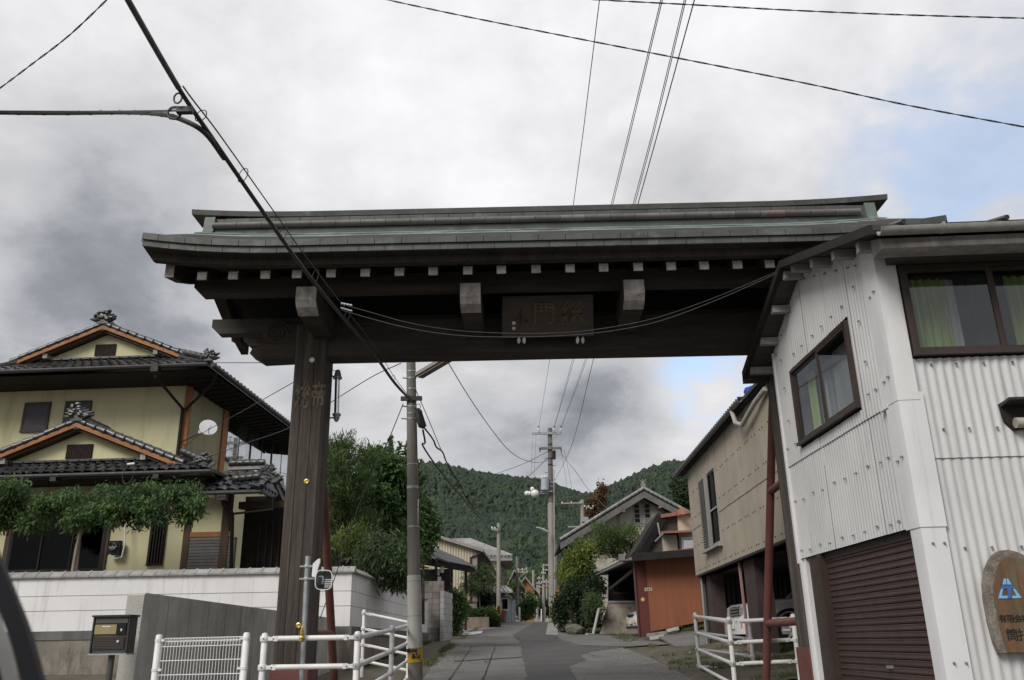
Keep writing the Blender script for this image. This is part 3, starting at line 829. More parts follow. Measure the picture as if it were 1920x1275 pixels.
# rafters with white tips
pxs = [380, 438, 498, 557, 621, 685, 749, 812, 877, 940, 1005, 1069, 1132, 1197, 1259, 1321, 1384, 1445, 1507, 1569, 1630]
raf = MB(); raf.beam((0, -1.37, 5.325), (0, -.06, 5.875), .105, .10); raf_me = raf.mesh('rafter', wood_d)
rr = MB(); rr.beam((0, 1.37, 5.325), (0, .06, 5.875), .105, .10); rr_me = rr.mesh('rafter', wood_d)
n_ = V((0, -1.31, -.55)).normalized()
for px in pxs:
    p = GM.inverted() @ PL(px, 505, GM @ V((0, -1.38, 0)), GM.to_3x3() @ V((1, 0, 0)))
    M = GM @ Matrix.Translation((p.x, 0, 0))
    put('rafter', raf_me, gate, M)
    put('rafter', rr_me, gate, M)
    mb = MB(); mb.box(-.0535, .0535, -1.385, -1.36, 5.27, 5.375, M); mb.build('rafter_tip', wood_e, gate)
# roof body: a thick slab whose underside is boarded, swept up at the ends
UE = 4.58
us = [-UE + 2 * UE * i / 36 for i in range(37)]
top_prof = [(-1.75, 5.565), (-1.45, 5.70), (-1.1, 5.885), (-.75, 6.085), (-.45, 6.27), (-.15, 6.47)]
bot_prof = [(-1.74, 5.425), (-1.40, 5.385), (-1.385, 5.43), (-.9, 5.60), (-.3, 5.86), (0, 5.97)]
def lin(prof, v):
    v = -abs(v)
    for a, b_ in zip(prof, prof[1:]):
        if a[0] <= v <= b_[0]: return a[1] + (b_[1] - a[1]) * (v - a[0]) / (b_[0] - a[0])
    return prof[-1][1]
def up(v, u): return sori(u) * (.35 + .65 * min(1, abs(v) / 1.75))
mb = MB(); sec = [(v, z_) for v, z_ in bot_prof] + [(-v, z_) for v, z_ in bot_prof[::-1][1:]] + [(1.75, 5.565 - .02), (.15, 6.45), (-.15, 6.45), (-1.75, 5.565 - .02)]
full = []
for u in us: full.append([GM @ V((u, v, z_ + up(v, u))) for v, z_ in sec])
n = len(sec); vv = [p for r_ in full for p in r_]
ff = [(i * n + k, i * n + (k + 1) % n, (i + 1) * n + (k + 1) % n, (i + 1) * n + k) for i in range(len(us) - 1) for k in range(n)]
ff += [tuple(range(n)), tuple((len(us) - 1) * n + k for k in range(n))[::-1]]
mb.add(vv, ff); mb.build('roof_body', wood_d, gate)
# eave boards under the rim, front
mb = MB()
for i in range(36):
    a, b_ = us[i], us[i + 1]
    def loop(u): return [GM @ V((u, v, z_ + up(v, u))) for v, z_ in ((-1.60, 5.33), (-1.50, 5.33), (-1.50, 5.41), (-1.60, 5.41))]
    mb.hexa(loop(a * .985), loop(b_ * .985))
mb.build('eave_board', wood_d, gate)
# copper rim: two courses of sheets along the front and the back
for course, (v0, z0, z1) in enumerate(((-1.775, 5.495, 5.572), (-1.75, 5.420, 5.493))):
    for back in (0, 1):
        u = -UE; k = 0
        step = .31
        while u < UE - .01:
            w = min(step * (1 if k else (.6 + .4 * course)), UE - u)
            s_ = -1 if back else 1
            def L4(uu): return [GM @ V((uu, s_ * v, z_ + up(v, uu))) for v, z_ in ((v0, z0), (v0 + .03, z0), (v0 + .03, z1), (v0, z1))]
            mb = MB(); a_, b__ = u + .003, u + w - .003
            if back: mb.hexa(L4(-UE), L4(0)); mb.hexa(L4(0), L4(UE)); u = UE
            else: mb.hexa(L4(a_), L4(b__)); u += w
            mb.build('rim_sheet', copper_d, gate); k += 1
# end (verge) sheets
for sg in (-1, 1):
    for hf in (-1, 1):
        mb = MB()
        for (a, b_) in zip(top_prof, top_prof[1:]):
            def L5(p): return [GM @ V((sg * (UE + o_), hf * p[0], z_ + up(p[0], UE))) for o_, z_ in ((-.02, p[1] - .10), (.012, p[1] - .10), (.012, p[1] + .004), (-.02, p[1] + .004))]
            mb.hexa(L5(a), L5(b_))
        mb.build('verge_sheet', copper_d, gate)
        # barge board below the verge
        mb = MB(); bp = [(-1.42, 5.20, 5.42), (-1.1, 5.27, 5.53), (-.7, 5.42, 5.74), (-.3, 5.62, 5.98), (0, 5.80, 6.14)]
        for a, b_ in zip(bp, bp[1:]):
            def L6(p): return [GM @ V((sg * u_, hf * p[0], z_ + sori(UE) * .7)) for u_, z_ in ((4.32, p[1]), (4.42, p[1]), (4.42, p[2]), (4.32, p[2]))]
            mb.hexa(L6(a), L6(b_))
        bg = mb.build('barge_board', wood_d, gate)
        if hf < 0 or True:
            mb = MB(); mb.box(sg * 4.37 - .052, sg * 4.37 + .052, hf * 1.42 - .006, hf * 1.42 + .006, 5.20 + sori(UE) * .7, 5.42 + sori(UE) * .7, GM); mb.build('board_tip', wood_n, bg)
# copper roof sheets, front slope, staggered
rows = [(-1.75, -1.5), (-1.5, -1.2), (-1.2, -.9), (-.9, -.62), (-.62, -.38), (-.38, -.14)]
for r_i, (va, vb) in enumerate(rows):
    nsh = 22; w = 2 * UE / nsh; off = (r_i % 2) * w * .5
    for k in range(nsh + 1):
        a_, b__ = max(-UE, -UE + k * w - off), min(UE, -UE + (k + 1) * w - off)
        if b__ - a_ < .05: continue
        t_ = .006 + .004 * rnd.random()
        q = [GM @ V((u_, v_, lin(top_prof, v_) + up(v_, u_) + .002 + (t_ + .010 if v_ == va else t_))) for u_, v_ in ((a_ + .002, va), (b__ - .002, va), (b__ - .002, vb), (a_ + .002, vb))]
        mb = MB(); mb.slab(q, .008); mb.build('copper_sheet', copper_g, gate)
mb = MB()
for (a, b_) in zip(top_prof, top_prof[1:]): mb.slab([GM @ V((u_, -v_, z_ + .006)) for u_, (v_, z_) in ((-UE, a), (-UE, b_), (UE, b_), (UE, a))], .008)
mb.build('rear_roof_sheet', copper_g, gate)
# ridge: base, two courses of rolled tiles, cap with raised ends
mb = MB(); mb.box(-4.46, 4.46, -.2, .2, 6.40, 6.52, GM); mb.build('ridge_base', copper_d, gate)
roll = MB(); w = .335
pts_ = [(-.215 + .055 * math.cos(a), .045 * math.sin(a)) for a in [math.pi * .5 + math.pi * i / 8 for i in range(9)]]
roll.prism([(y, z_) for y, z_ in pts_], 0, w - .006, Matrix(((0, 0, 1, 0), (1, 0, 0, 0), (0, 1, 0, 0), (0, 0, 0, 1))))
roll_me = roll.mesh('ridge_roll', copper_r, smooth=True)
sq = MB(); sq.box(0, w - .006, -.225, -.15, -.03, .03); sq_me = sq.mesh('ridge_sheet', copper_d)
for k in range(26):
    put('ridge_roll', roll_me, gate, GM @ Matrix.Translation((-4.4 + k * w, -.0, 6.575)))
    if k < 25: put('ridge_sheet', sq_me, gate, GM @ Matrix.Translation((-4.4 + k * w + .17, .02, 6.655)))
mb = MB(); mb.box(-4.46, 4.46, -.17, .17, 6.52, 6.70, GM); mb.build('ridge_core', copper_d, gate)
mb = MB()
for i in range(36):
    a, b_ = us[i] * 1.03, us[i + 1] * 1.03
    def L7(u): return [GM @ V((u, v, z_ + sori(u) * .45)) for v, z_ in ((-.2, 6.70), (.2, 6.70), (.215, 6.77), (-.215, 6.77))]
    mb.hexa(L7(a), L7(b_))
mb.build('ridge_cap', copper_d, gate)
for sg in (-1, 1):
    MA = GM @ Matrix.Translation((sg * 4.46, 0, 0)) @ Matrix(((0, 0, 1, 0), (1, 0, 0, 0), (0, 1, 0, 0), (0, 0, 0, 1)))
    mb = MB(); hp = [(-.20, 6.72), (-.215, 6.60), (-.23, 6.50), (-.27, 6.45), (-.28, 6.40), (-.24, 6.36), (-.18, 6.38), (.18, 6.38), (.24, 6.36), (.28, 6.40), (.27, 6.45), (.23, 6.5), (.215, 6.6), (.20, 6.72)]
    mb.prism(hp, -.07, .07, MA); mb.build('ridge_end', mat('grey green patina', (.13, .165, .15), (.09, .11, .10), scale=6, rough=.6, fine=.2) if 'grey green patina' not in MATS else MATS['grey green patina'], gate)
# steel props behind the pillars
for sg, foot, top in ((-1, (628, 1300, 12.3), (606, 905, 10.95)), (1, (1436, 1300, 12.4), (1449, 745, 10.95))):
    a = P(*foot); b_ = P(*top); mb = MB(); mb.tube([a + (a - b_).normalized() * .8, b_], .055, 10); pr = mb.build('prop', red_p, gate, True)
    for fy in ((1186,) if sg < 0 else (920, 1168)):
        t = (foot[1] - fy) / (foot[1] - top[1]); c_ = a.lerp(b_, t)
        e = GM @ V((sg * HS, .2, c_.z)); mb = MB(); mb.tube([c_, V((e.x, e.y, c_.z))], .05, 9); mb.build('prop_tie', red_p, pr, True)

# name board
tl, tr_, br_, bl_ = P(942, 556, 9.86), P(1112, 552, 9.82), P(1113, 630, 10.12), P(941, 634, 10.16)
nb = thing('name_board', bl_, 'wooden name board with carved characters hung under the gate eaves', 'sign')
ux = (tr_ - tl).normalized(); uz_ = (tl - bl_).normalized(); nrm = ux.cross(uz_).normalized()      # towards the viewer
if nrm.y > 0: nrm = -nrm
mb = MB(); mb.slab([tl, tr_, br_, bl_], -.05, nrm * -1) if False else mb.hexa([bl_, br_, tr_, tl], [p - nrm * .05 for p in (bl_, br_, tr_, tl)])
mb.build('board', mat('name board wood', (.085, .073, .06), (.06, .052, .044), scale=4, stretch=(.5, 4, 4), rough=.8, fine=.3, fscale=40), nb)
def on_board(px, py): 
    r_ = ray(px, py); t = (tl - CAM).dot(nrm) / r_.dot(nrm); return CAM + r_ * t
for ch, px, py, sz in (('総', 1074, 588, .30), ('門', 1020, 590, .30)):
    me = text_mesh(ch, sz, .008, gold_t, 'character', .006)
    put('character', me, nb, frame(on_board(px, py) + nrm * .004, ux, uz_, nrm) @ Matrix(((1, .0, 0, 0), (0, 1, 0, 0), (0, 0, 1, 0), (0, 0, 0, 1))))
red_i = mat('faded red brush ink', (.085, .035, .026), (.06, .03, .024), scale=20, rough=.8)
mb = MB()
for a, b_ in (((976, 577), (978, 582)), ((972, 588), (979, 590)), ((977, 584), (976, 602)), ((970, 598), (979, 594)), ((966, 601), (970, 597)), ((974, 606), (979, 600)), ((984, 598), (990, 602)), ((983, 604), (992, 601))):
    mb.tube([on_board(*a) + nrm * .003, on_board(*b_) + nrm * .003], .008, 5)
mb.build('brush_mark', red_i, nb)
for px, py in ((963.5, 605.5), (963.5, 615.5)):
    p = on_board(px, py); mb = MB(); w = .02
    mb.hexa([p + ux * a + uz_ * b_ + nrm * .001 for a, b_ in ((-w, -w), (w, -w), (w, w), (-w, w))], [p + ux * a + uz_ * b_ + nrm * .006 for a, b_ in ((-w, -w), (w, -w), (w, w), (-w, w))])
    mb.build('seal', wood_e, nb)
leaf2 = [(0, 0), (.018, -.03), (.022, -.06), (.012, -.085), (-.004, -.095), (-.016, -.08), (-.02, -.05), (-.012, -.02)]
for px in (978, 1088):
    for dx, fl in ((-5, 1), (5, -1)):
        p = on_board(px + dx, 630) + nrm * .012
        mb = MB(); mb.prism([(fl * x, z_) for x, z_ in leaf2], 0, .012, frame(p, ux, uz_, nrm)); mb.build('hook_leaf', wood_e, nb)
# tube lamp on the pillar
a = P(633, 706, 10.75); b_ = P(631, 783, 10.75)
lt = thing('tube_lamp', b_, 'slim glass tube lamp with grey end caps on the left gate pillar', 'lamp')
mb = MB(); mb.lathe([(.001, .13), (.03, .115), (.042, .07), (.05, .03), (.062, .02), (.062, 0)], a + Z * -.03, 12); mb.build('cap', galv, lt, True)
mb = MB(); mb.lathe([(.056, 0), (.056, -.02), (.044, -.03), (.04, -.06), (.022, -.1), (.001, -.11)], b_ + Z * .05, 12); mb.build('cap', galv, lt, True)
mb = MB(); mb.tube([a, b_], .036, 12, False); mb.build('glass_tube', pane_m, lt, True)
mb = MB(); mb.tube([a + V((-.02, .01, 0)), b_ + V((-.02, .01, 0))], .016, 8); mb.build('inner_tube', dark_m, lt, True)
mb = MB(); mb.tube([a, a + V((-.14, .03, .02))], .01, 6); mb.tube([a + V((0, 0, .05)), a + V((-.1, .03, .12))], .005, 5); mb.tube([b_, b_ + V((-.14, .02, 0))], .01, 6); mb.build('bracket', dark_m, lt)
# ------------------------------------------------------------ helpers for sheet-metal buildings
def zfun(z): return z if callable(z) else (lambda x: z)
def corrugated(M, x0, x1, zb, zt, pitch, amp, off=0.0, per=6):
    "wavy metal sheet in the local xy plane of M (x along the wall, y up, z outwards)"
    zb, zt = zfun(zb), zfun(zt)
    n = max(2, int((x1 - x0) / pitch * per)); mb = MB(); vs = []
    for i in range(n + 1):
        x = x0 + (x1 - x0) * i / n
        h = off + amp * math.cos(2 * math.pi * x / pitch)
        vs += [M @ V((x, zb(x), h)), M @ V((x, zt(x), h))]
    o = len(mb.v); mb.add(vs, [(2 * i, 2 * i + 2, 2 * i + 3, 2 * i + 1) for i in range(n)])
    return mb
def lbox(M, x0, x1, y0, y1, z0, z1): return MB().box(x0, x1, y0, y1, z0, z1, M)
def hook_bolt(name, r_, m):
    mb = MB(); mb.lathe([(r_, 0), (r_, .006), (r_ * .45, .010), (r_ * .4, .022)], (0, 0, 0), 8); mb.tube([(0, 0, .015), (0, -r_ * 1.3, .02), (r_ * .5, -r_ * 1.9, .012)], r_ * .22, 4)
    return mb.mesh(name, m)
def curtain(M, x0, x1, y0, y1, off, m, par, folds=7, amp=.02):
    mb = MB(); n = folds * 8; vs = []
    for i in range(n + 1):
        x = x0 + (x1 - x0) * i / n; h = off + amp * math.sin(i * math.pi / 4) + .4 * amp * math.sin(i * 1.7)
        vs += [M @ V((x, y0, h)), M @ V((x, y1, h))]
    mb.add(vs, [(2 * i, 2 * i + 2, 2 * i + 3, 2 * i + 1) for i in range(n)])
    return mb.build('curtain', m, par, True)
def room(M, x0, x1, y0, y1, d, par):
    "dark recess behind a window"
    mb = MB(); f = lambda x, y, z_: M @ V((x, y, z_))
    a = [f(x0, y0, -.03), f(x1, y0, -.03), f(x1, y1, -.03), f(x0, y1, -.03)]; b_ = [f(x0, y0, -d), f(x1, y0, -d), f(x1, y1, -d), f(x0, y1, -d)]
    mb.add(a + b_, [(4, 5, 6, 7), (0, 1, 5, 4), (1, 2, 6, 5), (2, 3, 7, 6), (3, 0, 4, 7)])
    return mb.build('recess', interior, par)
def window(M, x0, x1, y0, y1, par, fm, gm, sashes=1, fw=.05, depth=.06, label=None, d=.8, overlap=.02, do_room=True):
    "frame with sliding sashes and panes; returns the frame"
    mb = MB()
    mb.box(x0 - fw, x1 + fw, y1, y1 + fw, -.03, depth, M); mb.box(x0 - fw * 1.1, x1 + fw * 1.1, y0 - fw, y0, -.03, depth + .02, M)
    mb.box(x0 - fw, x0, y0, y1, -.03, depth, M); mb.box(x1, x1 + fw, y0, y1, -.03, depth, M)
    fr_ = mb.build('window', fm, par, label=label)
    w = (x1 - x0) / sashes; sw = .032
    for k in range(sashes):
        a, b_ = x0 + k * w - (overlap if k else 0), x0 + (k + 1) * w; zz = .012 if k % 2 else .034
        mb = MB(); mb.box(a, a + sw, y0, y1, zz - .012, zz + .012, M); mb.box(b_ - sw, b_, y0, y1, zz - .012, zz + .012, M)
        mb.box(a + sw, b_ - sw, y0, y0 + sw * 1.3, zz - .012, zz + .012, M); mb.box(a + sw, b_ - sw, y1 - sw, y1, zz - .012, zz + .012, M)
        mb.build('sash', fm, fr_)
        mb = MB(); mb.box(a + sw - .004, b_ - sw + .004, y0 + sw, y1 - sw + .004, zz - .003, zz + .003, M); mb.build('pane', gm, fr_)
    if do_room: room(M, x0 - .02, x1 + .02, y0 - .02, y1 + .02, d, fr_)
    return fr_

# ------------------------------------------------------------ white corrugated storehouse on the right
SM = frame((3.3, 7.05, 0), (-.018, 1, 0), Z, (-1, -.018, 0))        # side wall: x runs away along the street; z outwards (to the street)
FM = frame((3.3, 7.05, 0), (1, -.05, 0), Z)         # front wall: x to the right, z towards the viewer
wb = thing('storehouse', (4.6, 8.5, .3), 'white corrugated metal storehouse with brown shutter at the right edge', 'building')
def wtop(s): return (4.53 + .335 * s if s < 1.85 else 5.15 - .545 * (s - 1.85)) - .0
bolt_me = hook_bolt('bolt', .0115, tin)
Rz = lambda M, x, y, h: M @ Matrix.Translation((x, y, h))
seams = [.2, .66, 1.24, 1.86, 2.46, 2.95]
for i, (a, b_) in enumerate(zip(seams, seams[1:])):
    lft = .004 * (i % 2)
    a0 = a - .0; b0 = b_ + .012
    for (zb, zt, row) in ((2.05, 3.13, 0), (3.10, None, 1)):
        if row == 0:
            corrugated(SM, a0, b0, zb, zt, .064, .0042, lft).build('corrugated_sheet', corr_w, wb, True)
        else:
            segs = []
            x = a0
            cuts = sorted({a0, b0, *[c for c in (.74, 2.43) if a0 < c < b0]})
            for p_, q_ in zip(cuts, cuts[1:]):
                m_ = (p_ + q_) / 2
                if .74 < m_ < 2.43:
                    corrugated(SM, p_, q_, 3.10, 3.21, .064, .0042, .012 + lft).build('corrugated_sheet', corr_w, wb, True)
                    corrugated(SM, p_, q_, 4.15, wtop, .064, .0042, .012 + lft).build('corrugated_sheet', corr_w, wb, True)
                else:
                    corrugated(SM, p_, q_, 3.10, wtop, .064, .0042, .012 + lft).build('corrugated_sheet', corr_w, wb, True)
for x in (.36, .52, .80, 1.08, 1.36, 1.64, 1.98, 2.26, 2.58, 2.86):
    for z_ in (2.13, 2.68):
        if z_ < 2.5 or x > .3: put('bolt', bolt_me, wb, Rz(SM, x, z_ + .012 * math.sin(x * 9), .010))
    put('bolt', bolt_me, wb, Rz(SM, x, (3.30 if not .74 < x < 2.43 else 4.28), .022))
    put('bolt', bolt_me, wb, Rz(SM, x, wtop(x) - .13, .022))
for z_ in (3.6, 4.0, 4.35): put('bolt', bolt_me, wb, Rz(SM, .47, z_, .024)); put('bolt', bolt_me, wb, Rz(SM, 2.7, z_, .024))
# far edge trim
mb = MB(); mb.box(2.955, 3.0, 2.0, wtop(2.97) - .02, -.08, .035, SM); mb.box(2.89, 2.94, .25, 2.0, -.08, .03, SM); mb.build('edge_trim', flash_w, wb)
# front sheets
fs_ = [.14, .59, 1.08, 1.56, 2.05, 2.6, 3.2]
for i, (a, b_) in enumerate(zip(fs_, fs_[1:])):
    lft = .004 * (i % 2)
    corrugated(FM, a, b_ + .01, .25, 2.62, .078, .0085, lft).build('corrugated_sheet', corr_w, wb, True)
    cuts = sorted({a, b_ + .01, *[c for c in (.155, 1.75) if a < c < b_ + .01]})
    for p_, q_ in zip(cuts, cuts[1:]):
        if .155 < (p_ + q_) / 2 < 1.75:
            corrugated(FM, p_, q_, 2.59, 3.46, .078, .0085, .013 + lft).build('corrugated_sheet', corr_w, wb, True)
            corrugated(FM, p_, q_, 4.345, 4.62, .078, .0085, .013 + lft).build('corrugated_sheet', corr_w, wb, True)
        else:
            corrugated(FM, p_, q_, 2.59, 4.62, .078, .0085, .013 + lft).build('corrugated_sheet', corr_w, wb, True)
for x in (.30, .51, .74, .98, 1.2, 1.5):
    for z_, h in ((1.86, .016), (2.83, .030), (3.40, .030), (4.46, .030)): put('bolt', bolt_me, wb, Rz(FM, x, z_, h))
# smooth corner flashing in three lapped lengths
def flashing(z0, z1, a, b_, o):
    mb = MB(); pr_ = [(-b_, o), (-.05, o + .004), (-.015, o + .002), (0, 0)]
    # section in plan: along the side wall, rounded corner, along the front wall
    sec = []
    for s_ in (b_, b_ * .5, .06): sec.append(SM @ V((s_, 0, o)))
    c_ = V((3.3, 7.05, 0)); dA = SM.to_3x3() @ V((0, 0, 1)); dB = FM.to_3x3() @ V((0, 0, 1))
    sec.append(c_ + dA * o * .95 + dB * o * .2 + (SM.to_3x3() @ V((.022, 0, 0))))
    sec.append(c_ + dA * o * .75 + dB * o * .75)
    sec.append(c_ + dB * o * .95 + dA * o * .2 + (FM.to_3x3() @ V((.022, 0, 0))))
    for s_ in (.06, a * .5, a): sec.append(FM @ V((s_, 0, o)))
    n = len(sec); vs = [V((p.x, p.y, z0)) for p in sec] + [V((p.x, p.y, z1)) for p in sec]
    mb.add(vs, [(i, i + 1, n + i + 1, n + i) for i in range(n - 1)])
    o_ = mb.build('corner_flashing', flash_w, wb, True); return o_
flashing(.25, 2.07, .175, .155, .028); flashing(2.03, 3.16, .185, .21, .036); flashing(3.09, 4.56, .15, .22, .040)
for z_ in (1.0, 1.9): 
    put('bolt', bolt_me, wb, Rz(FM, .05, z_, .03)); put('bolt', bolt_me, wb, Rz(FM, .14, z_, .03))
for z_ in (2.6, 3.3, 4.1): put('bolt', bolt_me, wb, Rz(SM, .13, z_, .042)); put('bolt', bolt_me, wb, Rz(SM, .04, z_ + .02, .044))
mb = MB(); mb.box(.15, .31, 3.075, 3.105, .0, .045, SM); mb.build('flashing_lap', flash_w, wb)
# windows
w1 = window(SM, .78, 2.39, 3.27, 4.08, wb, frame_b, pane, 2, .034, .05, d=.5)
curtain(SM, .82, 1.55, 3.30, 4.05, -.12, mat('grey roller blind', (.33, .33, .33), (.28, .28, .28), scale=3, rough=.8), w1, 2, .004)
curtain(SM, 1.62, 2.12, 3.30, 4.05, -.16, curt_w, w1, 3, .012); curtain(SM, 2.13, 2.36, 3.30, 4.05, -.13, curt_g, w1, 3, .02)
w2 = window(FM, .20, 1.70, 3.51, 4.29, wb, frame_b, pane, 2, .036, .06, d=.6, overlap=.0)
curtain(FM, .24, .62, 3.55, 4.25, -.12, curt_g, w2, 5, .02); curtain(FM, .62, .70, 3.55, 4.25, -.14, curt_w, w2, 1, .01); curtain(FM, 1.14, 1.7, 3.55, 4.25, -.12, curt_g, w2, 7, .02)
# shutter: frame and slats
mb = MB(); mb.box(2.36, 2.76, .25, 2.05, -.10, -.02, SM); mb.box(2.36, 2.42, .25, 2.05, -.02, .01, SM); mb.box(.155, 2.36, 1.98, 2.05, -.10, -.05, SM); mb.build('shutter_frame', frame_b, wb)
sl = MB(); nsl = 30; hz = .0585
sl.prism([(0, 0), (.012, .004), (.016, .016), (.012, .034), (.014, .048), (.004, .056), (-.006, .056), (-.006, 0)], .16, 2.355, SM @ Matrix.Translation((0, .25, -.075)) @ Matrix(((0, 0, 1, 0), (0, 1, 0, 0), (1, 0, 0, 0), (0, 0, 0, 1))))
sl_me = sl.mesh('shutter_slat', shut_b, ORG[wb.name])
for k in range(nsl):
    o = bpy.data.objects.new('shutter_slat', sl_me); COL.objects.link(o); o.parent = wb; o.location = (0, 0, k * hz)
mb = MB(); mb.box(1.1, 1.2, .93, .955, -.075, -.045, SM); mb.build('shutter_handle', galv, wb)
for a_, b_ in ((.02, .16), (2.85, 2.892)):
    mb = MB(); mb.box(a_, b_, .25, 2.04, -.3, -.01, SM); mb.build('jamb', flash_w, wb)
# unseen solid box added inside the building to block light
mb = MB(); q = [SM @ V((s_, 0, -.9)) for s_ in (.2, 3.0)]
mb.box(.1, 2.9, .2, 4.4, -4.0, -.85, SM); mb.build('light_block', interior, wb)
# roof: two slopes, verge towards the street
A = P(1637, 432, 6.5); B = PL(1466, 497, A, (-.018, 1)); C = PL(1396, 705, A, (-.018, 1))
rv = V((1, -.05, 0)).normalized() * 5.0
for a, b_ in ((A, B), (B, C)):
    mb = MB(); t = .05
    mb.hexa([a, b_, b_ + rv, a + rv], [p + Z * t for p in (a, b_, b_ + rv, a + rv)]); mb.build('roof_slope', tile_k, wb)
    n = 26
    for k in range(6):       # roll tiles seen along the edge
        pass
mb = MB()
for a, b_ in ((A, B), (B, C)):
    mb.hexa([a + V((-.03, 0, -.035)), b_ + V((-.03, 0, -.035)), b_ + V((0.02, 0, -.035)), a + V((0.02, 0, -.035))], [a + V((-.03, 0, .052)), b_ + V((-.03, 0, .052)), b_ + V((.02, 0, .052)), a + V((.02, 0, .052))])
mb.build('barge_board', wood_k, wb)
# purlin ends under the verge
for px, py in ((1607, 461), (1560, 475), (1520, 490), (1484, 500), (1469, 514), (1447, 578), (1426, 638), (1407, 693)):
    p = PL(px, py, A + V((.03, 0, 0)), (-.018, 1)); mb = MB(); e = p + V((.42, -.02, 0)); up_ = V((0, 0, 1))
    mb.beam(p - Z * .02, e - Z * .02, .075, .085); mb.build('purlin_end', wood_pale, wb)
p = PL(1394, 713, A, (-.018, 1)); mb = MB(); mb.beam(p, p + V((.6, -.02, 0)), .1, .07); mb.build('eave_beam', wood_g, wb)
# boarded soffit
for a, b_, k in ((A, B, .06), (B, C, .06)):
    nb_ = 9
    for i in range(nb_):
        p_, q_ = a.lerp(b_, i / nb_), a.lerp(b_, (i + .985) / nb_)
        mb = MB(); mb.hexa([p_ + V((.03, 0, -.005)), q_ + V((.03, 0, -.005)), q_ + V((.45, 0, -.005)), p_ + V((.45, 0, -.005))], [x + V((d_, 0, -.02)) for x, d_ in ((p_, .03), (q_, .03), (q_, .45), (p_, .45))]); mb.build('soffit_board', wood_g, wb)
# eaves gutter on the front, with brackets, rafters and a row of tin rolls above
g0 = A + V((.02, -.06, -.02)); g1 = g0 + rv
mb = MB(); sec = [(.055 * math.cos(a), .055 * math.sin(a)) for a in [math.pi + math.pi * i / 8 for i in range(9)]] + [(.05, .004), (.042, 0)] + [(.045 * math.cos(a), .045 * math.sin(a)) for a in [2 * math.pi - math.pi * i / 8 for i in range(9)]]
GMx = frame(g0, V((0, -1, 0)), Z, rv.normalized())
mb.prism(sec, 0, 5.0, GMx); gu = mb.build('gutter', mat('grey plastic gutter', (.30, .295, .27), (.21, .205, .19), scale=5, rough=.6, fine=.15, c3=(.11, .105, .095), s3=4), wb, True)
for k in range(6):
    mb = MB(); c_ = g0 + rv * (.1 + k * .14); mb.prism([(x * 1.12, y * 1.12) for x, y in sec[:9]] + [(.062, .02), (-.062, .02)], 0, .02, frame(c_, V((0, -1, 0)), Z, rv.normalized())); mb.build('gutter_bracket', galv, gu)
mb = MB(); mb.hexa([A + V((.1, .1, -.12)), A + V((.1, .3, -.12)), A + rv + V((0, .3, -.12)), A + rv + V((0, .1, -.12))], [A + V((.1, .1, -.03)), A + V((.1, .3, .05)), A + rv + V((0, .3, .05)), A + rv + V((0, .1, -.03))]); mb.build('eave_board', wood_pale, wb)
mb = MB(); mb.hexa([A + V((.3, .2, -.1)), A + V((.3, .6, -.1)), A + rv + V((0, .6, -.1)), A + rv + V((0, .2, -.1))], [A + V((.3, .2, -.08)), A + V((.3, .6, -.02)), A + rv + V((0, .6, -.02)), A + rv + V((0, .2, -.08))]); mb.build('soffit', wood_g, wb)
for k in range(6):
    a = A + rv * (.05 + k * .17) + V((0, -.03, .06)); sl_ = (B - A).normalized()
    mb = MB(); mb.tube([a, a + sl_ * 1.7], .024, 6); mb.build('roof_roll', tile_k, wb, True)
# lamp hood under the window
lm = thing('wall_lamp', FM @ V((.9, 2.8, .05)), 'dark wall lamp hood with pale shade on the white front wall', 'lamp')
mb = MB(); mb.prism([(.79, 3.03), (1.25, 3.03), (1.25, 2.84), (.86, 2.80), (.805, 2.88)], .02, .05, FM); mb.build('back_plate', wood_k, lm)
mb = MB(); mb.hexa([FM @ V(p) for p in ((.79, 3.00, .05), (1.25, 3.00, .05), (1.25, 3.02, .22), (.79, 3.02, .22))], [FM @ V(p) for p in ((.79, 3.03, .05), (1.25, 3.03, .05), (1.25, 3.04, .22), (.79, 3.04, .22))]); mb.build('hood', dark_m, lm)
mb = MB(); mb.tube([FM @ V((.86, 2.85, .10)), FM @ V((1.3, 2.85, .10))], .045, 12); mb.build('shade', mat('pale lamp glass', (.42, .40, .35), (.25, .23, .2), scale=9, rough=.3), lm, True)
# wooden company sign
sg_px = [(1865, 1224), (1857, 1205), (1847, 1168), (1839, 1125), (1837, 1095), (1841, 1070), (1848, 1052), (1857, 1040), (1868, 1034)]
lp = [FM.inverted() @ PL(x, y, FM.translation, (1, -.05)) for x, y in sg_px]
half = [(p.x, p.y) for p in lp]
full = half + [(.60, half[-1][1] + .004)] + [(1.2 - x, y - .01) for x, y in half[::-1]]
sgn = thing('company_sign', FM @ V((.6, 1.1, .06)), 'burnished wooden slab sign with blue emblem on the white wall', 'sign')
mb = MB(); mb.prism(full, .025, .085, FM); sb = mb.build('slab', bark_e, sgn)
inner = [(.6 + (x - .6) * .80 + .012, 1.42 + (y - 1.42) * (.86 if y > 1.42 else .99)) for x, y in full]
mb = MB(); mb.prism(inner, .086, .092, FM); mb.build('face', sign_w, sgn)
def fpt(px, py, h): p = FM.inverted() @ PL(px, py, FM.translation + FM.to_3x3() @ V((0, 0, h)), (1, -.05)); return p
def spoly(pxs, m, nm):
    mb = MB(); mb.prism([(fpt(x, y, .095).x, fpt(x, y, .095).y) for x, y in pxs], .0925, .098, FM); mb.build(nm, m, sgn)
